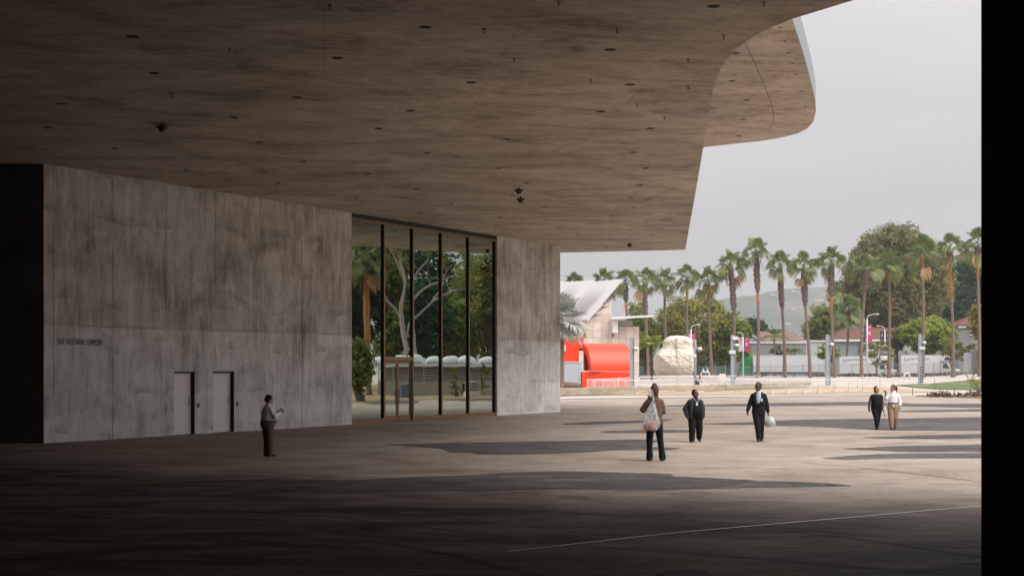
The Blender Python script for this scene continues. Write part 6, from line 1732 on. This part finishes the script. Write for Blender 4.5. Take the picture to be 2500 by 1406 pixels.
        t0 = w + d * 0.016 + sd * 0.014; t1 = t0 + (sd * 0.7 + d * 0.6 + inn * 0.3).normalized() * 0.024; t2 = t1 + (d * 0.9 + sd * 0.2 + inn * 0.4).normalized() * 0.020
        s.chain(b, [tuple(t0), tuple(t1), tuple(t2)], [0.0075, 0.0062, 0.0050])
    def legs(s, b, L, r=(0.058, 0.040, 0.027), pelvis=True, hem=None):
        for hip, knee, ank in L: s.chain(b, [hip, knee, ank], [r[0], r[1], r[2]])
    def shoe(s, ank, yaw=0, pitch=0, m=None, L=0.155):
        b = MB(); a = s.p(*ank); H = s.H; M = Matrix.Rotation(R(yaw), 3, 'Z') @ Matrix.Rotation(R(pitch), 3, 'X')
        def q(l, f, z): return a + M @ Vector((l * H, -f * H, z * H))
        for f, z, rx, ry, rz in ((-0.022, -0.022, 0.023, 0.028, 0.021), (0.02, -0.020, 0.024, 0.04, 0.022), (0.066, -0.027, 0.028, 0.042, 0.015), (0.0, 0.004, 0.025, 0.030, 0.026)):
            b.ell(q(0, f, z), (rx * H, ry * H, rz * H), 12, M)
        b.box(tuple(q(0, 0.030, -0.040)), (0.048 * H, L * H, 0.010 * H), 0, M)
        return s.part("shoe", b, m or mat("shoe_black", (0.012, 0.012, 0.013), 0.45), 0.007, 0, None, 2)

def torso(fig, b, secs): fig.loft(b, secs)
STD = lambda k, belly=0.0: [(0.47, 0, -0.004, 0.088 * k, 0.062 * k), (0.53, 0, 0, 0.096 * k, 0.068 * k + belly * 0.6), (0.60, 0, belly * 0.6, 0.088 * k, 0.062 * k + belly), (0.68, 0, belly * 0.3, 0.092 * k, 0.064 * k + belly * 0.6), (0.745, 0, 0.0, 0.100 * k, 0.064 * k), (0.785, 0, -0.004, 0.084 * k, 0.052 * k), (0.815, 0, -0.005, 0.056 * k, 0.042 * k), (0.84, 0, -0.006, 0.040, 0.036)]
def grow(secs, d): return [(z, l, f, rx + d, ry + d) for z, l, f, rx, ry in secs]

# 1 --- man in white shirt reading his phone by the wall
g = Fig("person", "heavy person in white shirt and khaki trousers looking at phone near the doors", 654, 1115, 1.52, 122, "light")
T = STD(1.30, 0.042)
LA = [(0.108, 0, 0.765), (0.140, 0.055, 0.665), (0.060, 0.185, 0.705)]; RA = [(-0.108, 0, 0.765), (-0.145, 0.065, 0.655), (-0.045, 0.190, 0.715)]
LL = [(0.056, 0, 0.50), (0.058, 0.012, 0.27), (0.056, -0.005, 0.055)]; RL = [(-0.056, 0, 0.50), (-0.060, 0.014, 0.27), (-0.060, 0.015, 0.055)]
b = MB(); torso(g, b, T); g.chain(b, LA, [0.036, 0.030, 0.018]); g.chain(b, RA, [0.036, 0.030, 0.018]); g.legs(b, [LL, RL])
g.chain(b, [(0, -0.004, 0.82), (0, 0.014, 0.885)], [0.036, 0.033]); g.head(b, (0, 0.022, 0.925), -8, 20, 1.06)
g.hand(b, RA[2], (0.45, 0.55, 0.45), (0.5, -0.2, 0.8), 0.8); g.hand(b, LA[2], (-0.3, 0.5, 0.5), (-0.5, -0.2, 0.8), 0.8)
g.part("body", b, g.skin, 0.0075); g.face(); g.hair(HAIRK, 'short', 1.05)
b = MB(); torso(g, b, grow(T[1:-1], 0.010)); g.chain(b, LA[:2] + [tuple(Vector(LA[1]).lerp(Vector(LA[2]), 0.86))], [0.044, 0.042, 0.028]); g.chain(b, RA[:2] + [tuple(Vector(RA[1]).lerp(Vector(RA[2]), 0.86))], [0.044, 0.042, 0.028])
g.loft(b, [(0.80, 0, 0, 0.062, 0.050), (0.835, 0, 0.0, 0.052, 0.044), (0.862, 0, 0.003, 0.046, 0.042)])
g.part("shirt", b, CLOTH("white_shirt", (0.84, 0.82, 0.86)), 0.011, 0.004)
b = MB(); torso(g, b, grow(T[:3], 0.013)); g.legs(b, [LL, RL], (0.082, 0.062, 0.047)); g.part("trousers", b, CLOTH("khaki_dark", (0.16, 0.105, 0.062)), 0.012, 0.004)
b = MB(); g.loft(b, [(0.578, 0, 0.020, 0.118, 0.112), (0.600, 0, 0.020, 0.118, 0.112)]); g.part("belt", b, BLACK, 0.010)
for a in (LL, RL): g.shoe(a[2], 0)
ph = g.p(-0.012, 0.245, 0.755); M = Matrix.Rotation(R(122), 3, 'Z'); wp_ = M @ ph + g.t.location
o = MB().bbox((0, 0, 0), (0.075, 0.012, 0.145), 0.004).build("phone", BLACK, None); o.location = wp_; o.rotation_euler = (R(-35), 0, R(122)); tag(o, "black phone held by the person in white shirt near doors", "phone")

# 2 --- woman with a clear bag over her shoulder, from behind
g = Fig("person", "person seen from behind in brown fleece carrying a clear plastic bag", 1598, 1125, 1.79, 180, "light")
T = STD(0.92, 0.0)
LA = [(0.080, -0.005, 0.772), (0.150, 0.02, 0.675), (0.075, 0.040, 0.800)]; RA = [(-0.080, 0, 0.772), (-0.112, 0.02, 0.650), (-0.100, 0.120, 0.645)]
LL = [(0.050, 0, 0.50), (0.066, 0.008, 0.27), (0.066, -0.01, 0.05)]; RL = [(-0.050, 0, 0.50), (-0.076, 0.01, 0.27), (-0.105, 0.0, 0.05)]
b = MB(); torso(g, b, T); g.chain(b, LA, [0.032, 0.026, 0.017]); g.chain(b, RA, [0.032, 0.026, 0.017]); g.legs(b, [LL, RL], (0.052, 0.037, 0.024))
g.chain(b, [(0, -0.004, 0.82), (0, 0.004, 0.885)], [0.030, 0.028]); g.head(b, (0, 0.006, 0.920), 6, 4, 0.95)
g.hand(b, LA[2], (-0.15, 0.0, 0.9), (-0.5, 0.5, 0.2), 1.0); g.hand(b, RA[2], (0.2, 0.9, 0.0), (0.5, 0.0, 0.8), 0.7)
g.part("body", b, g.skin, 0.008); g.face(); g.hair(HAIRB, 'bun', 1.1)
b = MB(); torso(g, b, [(0.455, 0, 0, 0.104, 0.082), (0.50, 0, 0, 0.112, 0.084)] + grow(T[2:-1], 0.022)); cf = tuple(Vector(RA[1]).lerp(Vector(RA[2]), 0.8)); cl = tuple(Vector(LA[1]).lerp(Vector(LA[2]), 0.72))
g.chain(b, [LA[0], LA[1], cl], [0.048, 0.044, 0.036]); g.chain(b, [RA[0], RA[1], cf], [0.048, 0.044, 0.036])
g.loft(b, [(0.80, 0, 0, 0.066, 0.056), (0.835, 0, 0.0, 0.058, 0.052), (0.868, 0, 0.003, 0.050, 0.048)])
g.part("fleece_jacket", b, CLOTH("brown_fleece", (0.145, 0.088, 0.068), 0.95, 0.3), 0.011, 0.006)
b = MB(); torso(g, b, grow(T[:3], 0.008))
for q_ in (LL, RL):
    g.chain(b, [q_[0], q_[1], tuple(Vector(q_[1]).lerp(Vector(q_[2]), 0.55)), (q_[2][0], q_[2][1], 0.045)], [0.062, 0.043, 0.040, 0.048])
g.part("trousers", b, CLOTH("black_trousers", (0.010, 0.010, 0.011)), 0.011, 0.003)
for a, yw in ((LL, 8), (RL, -10)): g.shoe(a[2], yw)
# the clear bag and the bright things in it
bx, by = g.t.location.x, g.t.location.y
bag = thing("plastic_bag", "clear plastic bag of red and green things slung over a shoulder", "bag", (bx - 0.118, by - 0.205, 0.0), 0)
CLEAR = bpy.data.materials.new("clear_plastic"); CLEAR.use_nodes = True
cn = CLEAR.node_tree; cb2 = cn.nodes["Principled BSDF"]; cb2.inputs['Base Color'].default_value = (0.75, 0.74, 0.76, 1); cb2.inputs['Roughness'].default_value = 0.35
tp = cn.nodes.new("ShaderNodeBsdfTransparent"); mx_ = cn.nodes.new("ShaderNodeMixShader"); mx_.inputs[0].default_value = 0.42
nz_ = cn.nodes.new("ShaderNodeTexNoise"); nz_.inputs['Scale'].default_value = 9.0; tc_ = cn.nodes.new("ShaderNodeTexCoord"); mp_ = cn.nodes.new("ShaderNodeMapping"); mp_.inputs['Scale'].default_value = (3, 3, 0.35)
rg_ = cn.nodes.new("ShaderNodeMapRange"); rg_.inputs['From Min'].default_value = 0.3; rg_.inputs['From Max'].default_value = 0.7; rg_.inputs['To Min'].default_value = 0.18; rg_.inputs['To Max'].default_value = 0.55
cn.links.new(tc_.outputs['Object'], mp_.inputs[0]); cn.links.new(mp_.outputs[0], nz_.inputs['Vector']); cn.links.new(nz_.outputs['Fac'], rg_.inputs['Value']); cn.links.new(rg_.outputs[0], mx_.inputs[0])
cn.links.new(tp.outputs[0], mx_.inputs[1]); cn.links.new(cb2.outputs[0], mx_.inputs[2]); cn.links.new(mx_.outputs[0], cn.nodes["Material Output"].inputs['Surface'])
rnd = random.Random(5); rings = []
for z, r, ox, oy in [(0.725, 0.10, 0, 0.02), (0.735, 0.21, 0, 0.0), (0.80, 0.285, 0, -0.02), (0.92, 0.300, 0, -0.03), (1.04, 0.255, 0.01, -0.02), (1.18, 0.185, 0.03, 0.0), (1.30, 0.115, 0.05, 0.03), (1.40, 0.055, 0.07, 0.06), (1.445, 0.025, 0.078, 0.08), (1.50, 0.05, 0.07, 0.09), (1.62, 0.10, 0.01, 0.09), (1.70, 0.12, -0.03, 0.09)]:
    r *= 0.68
    rings.append([(ox + r * 1.05 * math.cos(6.2832 * j / 24) * (1 + 0.05 * math.sin(5 * j + z * 9)), oy + r * 0.62 * math.sin(6.2832 * j / 24) * (1 + 0.06 * math.sin(7 * j + z * 5)), z) for j in range(24)])
MB().loft(rings, cap=False).build("bag_skin", CLEAR, bag, True, local=True)
for i, (dx, dy, z, r, c) in enumerate([(-0.12, 0, 0.86, 0.10, (0.65, 0.05, 0.04)), (0.06, -0.02, 0.84, 0.10, (0.70, 0.10, 0.05)), (-0.03, -0.10, 0.88, 0.075, (0.03, 0.20, 0.12)), (0.16, 0, 0.84, 0.08, (0.35, 0.55, 0.65)), (-0.05, 0.02, 0.98, 0.10, (0.60, 0.22, 0.18)), (0.09, 0.03, 0.96, 0.09, (0.62, 0.12, 0.08)), (-0.16, 0.02, 0.80, 0.06, (0.75, 0.25, 0.05))]):
    dx *= 0.68; dy *= 0.68; r *= 0.68
    MB().ell((dx, dy, 0.76 + (z - 0.80) * 0.85), (r, r * 0.8, r * 1.1), 12).build("bundle", mat("bundle_%d" % i, c, 0.6), bag, True, local=True)

# 3 --- person in dark jacket with lanyard, walking
g = Fig("person", "person in open dark jacket and black clothes with blue lanyard walking", 1697, 1079, 1.55, 12, "brown")
T = STD(1.48, 0.035)
IL = [(-0.118, 0, 0.757), (-0.195, -0.01, 0.63), (-0.178, 0.05, 0.50)]; IR = [(0.118, 0, 0.757), (0.155, -0.02, 0.63), (0.150, 0.02, 0.49)]
L1 = [(-0.06, 0, 0.49), (-0.075, 0.05, 0.27), (-0.085, 0.06, 0.048)]; L2 = [(0.06, 0, 0.49), (0.085, 0.00, 0.27), (0.125, -0.13, 0.085)]
b = MB(); torso(g, b, T); g.chain(b, IL, [0.038, 0.032, 0.020]); g.chain(b, IR, [0.038, 0.032, 0.020]); g.legs(b, [L1, L2], (0.062, 0.045, 0.03))
g.chain(b, [(0, -0.004, 0.82), (0.004, 0.008, 0.885)], [0.038, 0.036]); g.head(b, (0.004, 0.010, 0.925), 38, -4, 1.1)
g.hand(b, IL[2], (0.1, 0.1, -1), (0.3, 0.9, 0), 0.5); g.hand(b, IR[2], (-0.05, 0.1, -1), (-0.3, 0.9, 0), 0.5)
g.part("body", b, g.skin, 0.0075); g.face(); g.hair(HAIRK, 'short', 1.0)
b = MB(); torso(g, b, grow(T[:-1], 0.010)); g.loft(b, [(0.80, 0, 0, 0.060, 0.05), (0.845, 0, 0.002, 0.046, 0.044)]); g.part("shirt", b, CLOTH("black_top", (0.010, 0.010, 0.011)), 0.011, 0.003)
JK = CLOTH("charcoal_jacket", (0.035, 0.036, 0.040))
for sg, arm in ((-1, IL), (1, IR)):
    b = MB()
    g.loft(b, [(0.46, sg * 0.112, -0.005, 0.058, 0.108), (0.56, sg * 0.112, 0.004, 0.056, 0.122), (0.66, sg * 0.104, 0.010, 0.056, 0.120), (0.76, sg * 0.092, 0.004, 0.056, 0.098), (0.812, sg * 0.066, -0.004, 0.048, 0.062)])
    g.loft(b, [(0.46, sg * 0.05, -0.072, 0.07, 0.040), (0.60, sg * 0.05, -0.072, 0.07, 0.040), (0.76, sg * 0.045, -0.060, 0.065, 0.035), (0.825, sg * 0.03, -0.03, 0.045, 0.025)])
    g.chain(b, [arm[0], arm[1], tuple(Vector(arm[1]).lerp(Vector(arm[2]), 0.93))], [0.048, 0.050, 0.042])
    g.part("jacket_side", b, JK, 0.011, 0.004)
b = MB(); torso(g, b, grow(T[:3], 0.012)); g.legs(b, [L1, L2], (0.088, 0.068, 0.055)); g.part("trousers", b, CLOTH("black_trousers", (0.010, 0.010, 0.011)), 0.012, 0.004)
g.shoe(L1[2], -20, 0); g.shoe(L2[2], 10, 40)
b = MB()
for sg in (-1, 1): g.chain(b, [(sg * 0.052, 0.035, 0.845), (sg * 0.040, 0.085, 0.80), (0.0, 0.108, 0.755)], [0.007, 0.007, 0.007])
g.part("lanyard", b, CLOTH("lanyard_blue", (0.30, 0.36, 0.62)), 0.006, 0, None, 1)
MB().bbox(tuple(g.p(-0.008, 0.124, 0.725)), (0.062, 0.01, 0.085), 0.003, R(12)).build("name_badge", WHITE, g.t, local=True)

# 4 --- man in black suit carrying a small bag
g = Fig("person", "person in black suit and pale blue shirt carrying a green plastic bag", 1852, 1077, 1.75, -8, "deep")
T = STD(0.98, 0.006)
IL = [(-0.096, 0, 0.772), (-0.148, 0.0, 0.635), (-0.188, 0.06, 0.515)]; IR = [(0.096, 0, 0.772), (0.135, -0.03, 0.640), (0.160, 0.00, 0.50)]
L1 = [(-0.046, 0, 0.50), (-0.020, 0.055, 0.275), (0.002, 0.07, 0.048)]; L2 = [(0.046, 0, 0.50), (0.044, -0.01, 0.27), (0.046, -0.06, 0.050)]
b = MB(); torso(g, b, T); g.chain(b, IL, [0.034, 0.027, 0.017]); g.chain(b, IR, [0.034, 0.027, 0.017]); g.legs(b, [L1, L2])
g.chain(b, [(0, -0.004, 0.82), (-0.004, 0.012, 0.885)], [0.034, 0.032]); g.head(b, (-0.008, 0.016, 0.925), -42, 16, 1.0)
g.hand(b, IL[2], (-0.1, 0.15, -1), (0.3, 0.9, 0), 0.6); g.hand(b, IR[2], (0.05, 0.05, -1), (-0.2, 0.9, 0), 1.1)
g.part("body", b, g.skin, 0.0075); g.face(); g.hair(mat("hair_cropped", (0.035, 0.028, 0.024), 0.7), 'crop', 0.965)
b = MB(); g.loft(b, [(0.60, 0, 0.004, 0.075, 0.070), (0.70, 0, 0.003, 0.070, 0.074), (0.77, 0, 0.003, 0.064, 0.068), (0.81, 0, 0.003, 0.050, 0.058), (0.838, 0, 0.004, 0.043, 0.048), (0.862, 0, 0.006, 0.041, 0.042)]); g.part("shirt", b, CLOTH("pale_blue_shirt", (0.44, 0.55, 0.68)), 0.010, 0.002)
SU = CLOTH("black_suit", (0.013, 0.014, 0.017))
b = MB()
g.loft(b, [(0.455, 0, 0, 0.112, 0.082), (0.53, 0, 0, 0.114, 0.084), (0.60, 0, 0.002, 0.107, 0.080), (0.655, 0, 0.002, 0.108, 0.080)])
g.loft(b, [(0.62, 0, -0.026, 0.108, 0.060), (0.72, 0, -0.026, 0.114, 0.060), (0.785, 0, -0.022, 0.112, 0.050), (0.822, 0, -0.018, 0.062, 0.038)])
for sg, arm in ((-1, IL), (1, IR)):
    g.loft(b, [(0.62, sg * 0.052, 0.004, 0.054, 0.084), (0.67, sg * 0.058, 0.003, 0.052, 0.082), (0.72, sg * 0.068, 0.003, 0.048, 0.080), (0.77, sg * 0.072, 0.002, 0.045, 0.074), (0.805, sg * 0.062, -0.002, 0.036, 0.058), (0.838, sg * 0.046, -0.010, 0.016, 0.036)])
    g.chain(b, [arm[0], arm[1], tuple(Vector(arm[1]).lerp(Vector(arm[2]), 0.92))], [0.044, 0.040, 0.031])
g.part("suit_jacket", b, SU, 0.010, 0.003)
b = MB(); torso(g, b, grow(T[:3], 0.008)); g.legs(b, [L1, L2], (0.072, 0.053, 0.042)); g.part("trousers", b, SU, 0.011, 0.003)
g.shoe(L1[2], -5); g.shoe(L2[2], 6, 14)
MB().bbox(tuple(g.p(0.052, 0.093, 0.705)), (0.055, 0.01, 0.085), 0.003, R(0)).build("name_badge", WHITE, g.t, local=True)
hl = Matrix.Rotation(R(-8), 3, 'Z') @ g.p(0.172, 0.004, 0.44) + g.t.location
bag = thing("plastic_bag", "small green and white plastic bag held by the suited person", "bag", (hl.x, hl.y, hl.z), 0)
rings = []
for z, r in [(-0.36, 0.05), (-0.345, 0.11), (-0.28, 0.165), (-0.19, 0.165), (-0.11, 0.12), (-0.05, 0.07), (0.0, 0.04), (0.04, 0.05)]:
    rings.append([(0.03 + r * math.cos(6.2832 * j / 20) * (1 + 0.07 * math.sin(4 * j + 20 * z)), r * 0.75 * math.sin(6.2832 * j / 20), z) for j in range(20)])
MB().loft(rings).build("bag_skin", CLEAR, bag, True, local=True)
MB().ell((0.0, -0.01, -0.22), (0.13, 0.10, 0.115), 14).build("bundle", mat("bundle_green", (0.05, 0.30, 0.22), 0.6), bag, True, local=True)
MB().ell((0.08, 0.0, -0.15), (0.085, 0.08, 0.09), 14).build("bundle", mat("bundle_white", (0.70, 0.62, 0.64), 0.6), bag, True, local=True)

# 5 --- woman in black with long grey sleeves
g = Fig("person", "person in black top with long grey sleeves and dark gloves walking", 2140, 1049, 1.53, 8, "light")
T = STD(1.28, 0.026)
IL = [(-0.105, 0, 0.77), (-0.165, 0.0, 0.635), (-0.195, 0.03, 0.49)]; IR = [(0.105, 0, 0.77), (0.140, -0.01, 0.64), (0.130, 0.03, 0.49)]
L1 = [(-0.055, 0, 0.49), (-0.030, 0.05, 0.27), (-0.012, 0.06, 0.052)]; L2 = [(0.055, 0, 0.49), (0.040, -0.01, 0.27), (0.040, -0.07, 0.050)]
b = MB(); torso(g, b, T); g.chain(b, IL, [0.036, 0.029, 0.018]); g.chain(b, IR, [0.036, 0.029, 0.018]); g.legs(b, [L1, L2])
g.chain(b, [(0, -0.004, 0.82), (0.002, 0.006, 0.885)], [0.033, 0.031]); g.head(b, (0.004, 0.008, 0.925), 28, -8, 1.04)
g.part("body", b, g.skin, 0.0075); g.face(); g.hair(HAIRD, 'tied', 1.02)
b = MB(); g.loft(b, [(0.42, 0, 0, 0.105, 0.085)] + grow(T[:-1], 0.012)); g.chain(b, [IL[0], tuple(Vector(IL[0]).lerp(Vector(IL[1]), 0.5))], [0.044, 0.043]); g.chain(b, [IR[0], tuple(Vector(IR[0]).lerp(Vector(IR[1]), 0.5))], [0.044, 0.043]); g.part("top", b, CLOTH("black_top", (0.010, 0.010, 0.011)), 0.011, 0.003)
b = MB()
g.chain(b, IL, [0.040, 0.035, 0.025]); g.part("sleeve", b, CLOTH("grey_sleeve", (0.075, 0.078, 0.092)), 0.010, 0.002)
b = MB(); g.chain(b, IR, [0.040, 0.035, 0.025]); g.part("sleeve", b, CLOTH("grey_sleeve", (0.075, 0.078, 0.092)), 0.010, 0.002)
GL = mat("glove_black", (0.012, 0.012, 0.014), 0.6)
b = MB(); g.hand(b, IL[2], (-0.02, 0.2, -1), (0.3, 0.9, 0), 0.4); g.part("glove", b, GL, 0.006, 0, None, 2)
b = MB(); g.hand(b, IR[2], (0.05, 0.25, -1), (-0.3, 0.9, 0), 0.9); g.part("glove", b, GL, 0.006, 0, None, 2)
b = MB(); torso(g, b, grow(T[:3], 0.010)); g.legs(b, [L1, L2], (0.080, 0.056, 0.040)); g.part("trousers", b, CLOTH("black_trousers", (0.010, 0.010, 0.011)), 0.011, 0.003)
g.shoe(L1[2], -8, -14, mat("shoe_grey", (0.05, 0.05, 0.052), 0.5)); g.shoe(L2[2], 5, 10)
p = Matrix.Rotation(R(8), 3, 'Z') @ g.p(0.135, 0.055, 0.44) + g.t.location
o = MB().tube([(0, 0, 0.04), (0.02, -0.01, -0.06), (0.055, -0.01, -0.16), (0.065, -0.01, -0.20)], [0.013, 0.012, 0.012, 0.010], 8).build("grabber_stick", BLACK, None, True); o.location = p
tag(o, "short dark stick in the gloved hand of the person in black", "stick")

# 6 --- woman in white shirt and khaki trousers
g = Fig("person", "person in white shirt and tan trousers raising a blue-gloved hand", 2180, 1049, 1.58, -14, "tan")
T = STD(0.98, 0.006)
IL = [(-0.092, 0, 0.775), (-0.150, 0.030, 0.675), (-0.160, 0.085, 0.790)]; IR = [(0.092, 0, 0.775), (0.150, -0.02, 0.645), (0.150, 0.02, 0.50)]
L1 = [(-0.050, 0, 0.50), (-0.045, 0.045, 0.275), (-0.030, 0.05, 0.048)]; L2 = [(0.050, 0, 0.50), (0.050, 0.00, 0.27), (0.040, -0.09, 0.075)]
b = MB(); torso(g, b, T); g.chain(b, IL, [0.033, 0.027, 0.017]); g.chain(b, IR, [0.033, 0.027, 0.017]); g.legs(b, [L1, L2])
g.chain(b, [(0, -0.004, 0.82), (-0.002, 0.008, 0.885)], [0.031, 0.029]); g.head(b, (-0.002, 0.010, 0.925), -50, 2, 1.0)
g.part("body", b, g.skin, 0.0075); g.face(); g.hair(HAIRD, 'pony', 1.02)
b = MB(); torso(g, b, grow(T[1:-1], 0.012)); g.chain(b, [IL[0], IL[1], tuple(Vector(IL[1]).lerp(Vector(IL[2]), 0.3))], [0.042, 0.043, 0.040]); g.chain(b, [IR[0], IR[1], tuple(Vector(IR[1]).lerp(Vector(IR[2]), 0.65))], [0.042, 0.041, 0.036])
g.loft(b, [(0.80, 0, 0, 0.060, 0.05), (0.838, 0, 0.002, 0.05, 0.044), (0.860, 0, 0.004, 0.044, 0.042)]); g.part("shirt", b, CLOTH("white_shirt", (0.84, 0.82, 0.86)), 0.011, 0.004)
b = MB(); torso(g, b, grow(T[:3], 0.014)); g.legs(b, [L1, L2], (0.078, 0.060, 0.046)); g.part("trousers", b, CLOTH("tan_trousers", (0.33, 0.225, 0.15)), 0.011, 0.004)
b = MB(); g.loft(b, [(0.588, 0, 0.004, 0.106, 0.084), (0.608, 0, 0.004, 0.106, 0.084)]); g.part("belt", b, mat("belt_brown", (0.04, 0.025, 0.018), 0.5), 0.009)
BL = mat("glove_blue", (0.02, 0.30, 0.42), 0.5)
b = MB(); g.hand(b, IL[2], (-0.1, 0.35, 1), (0.6, 0.4, 0.1), 0.6); g.part("glove", b, BL, 0.006, 0, None, 2)
b = MB(); g.hand(b, IR[2], (0.0, 0.15, -1), (-0.3, 0.9, 0), 0.4); g.part("glove", b, BL, 0.006, 0, None, 2)
MB().bbox(tuple(g.p(0.012, 0.096, 0.535)), (0.065, 0.01, 0.095), 0.003, 0).build("name_badge", WHITE, g.t, local=True)
g.shoe(L1[2], -8); g.shoe(L2[2], 10, 38)
p = Matrix.Rotation(R(-14), 3, 'Z') @ g.p(-0.185, 0.115, 0.865) + g.t.location
o = MB().bbox((0, 0, 0), (0.12, 0.05, 0.022), 0.006).build("handset", BLACK, None); o.location = p; o.rotation_euler = (0, R(22), 0)
tag(o, "small black handset in the raised blue-gloved hand", "handset")

# 7 --- stooping worker by the far barriers
g = Fig("person", "stooping worker with bright orange cap beyond the barriers", 1703, 952, 1.66, 25, "tan")
g.t.location.y = 136; g.t.location.x = gx(1703, 136); g.t.location.z = gz(13, 136) + 0.01
b = MB(); HPS = [(0.0, -0.03, 0.50), (0.0, 0.06, 0.62), (0.0, 0.17, 0.67)]
g.chain(b, HPS, [0.085, 0.085, 0.075]); LL = [(0.055, -0.03, 0.49), (0.06, 0.02, 0.27), (0.06, 0, 0.05)]; RL = [(-0.055, -0.03, 0.49), (-0.06, 0.03, 0.27), (-0.07, 0.02, 0.05)]
g.legs(b, [LL, RL]); LA = [(0.09, 0.17, 0.66), (0.11, 0.20, 0.52), (0.09, 0.26, 0.42)]; RA = [(-0.09, 0.17, 0.66), (-0.11, 0.20, 0.52), (-0.08, 0.27, 0.43)]
for a in (LA, RA): g.chain(b, a, [0.034, 0.027, 0.018]); g.hand(b, a[2], (0, 0.4, -0.8), (-a[2][0], 0.3, 0), 0.5)
g.chain(b, [(0, 0.2, 0.68), (0, 0.24, 0.70)], [0.034, 0.034]); g.head(b, (0, 0.255, 0.735), 0, 30)
g.part("body", b, g.skin, 0.009); g.face()
b = MB(); g.chain(b, HPS, [0.098, 0.100, 0.090])
for a in (LA, RA): g.chain(b, a[:2], [0.050, 0.042])
g.part("shirt", b, CLOTH("grey_shirt", (0.42, 0.45, 0.48)), 0.014, 0.004)
b = MB(); g.chain(b, [HPS[0], (0, -0.02, 0.54)], [0.096, 0.094]); g.legs(b, [LL, RL], (0.078, 0.058, 0.046)); g.part("trousers", b, CLOTH("black_trousers", (0.010, 0.010, 0.011)), 0.014, 0.003)
for a in (LL, RL): g.shoe(a[2])
q, H, M = g.hq, g.HH, g.hM; b = MB(); b.ell(q(0, -0.004, 0.03), (0.062 * H, 0.070 * H, 0.055 * H), 14, M); b.ell(q(0, 0.055, 0.02), (0.04 * H, 0.045 * H, 0.010 * H), 12, M)
g.part("cap", b, mat("cap_orange", (0.85, 0.13, 0.02), 0.6), 0.010)
# ------------------------------------------------------------------ the hazy air
hz = MB(); hz.box((0, 1620, 95), (5000, 3700, 196))
hm = bpy.data.materials.new("haze_air"); hm.use_nodes = True
hn = hm.node_tree; hn.nodes.clear()
ho_ = hn.nodes.new("ShaderNodeOutputMaterial"); hv = hn.nodes.new("ShaderNodeVolumePrincipled")
hv.inputs['Color'].default_value = (0.95, 0.965, 1.0, 1); hv.inputs['Density'].default_value = 0.00024; hv.inputs['Anisotropy'].default_value = 0.2
hn.links.new(hv.outputs[0], ho_.inputs['Volume'])
tag(hz.build("haze", hm), "thin pale coastal haze", "haze", kind='stuff')
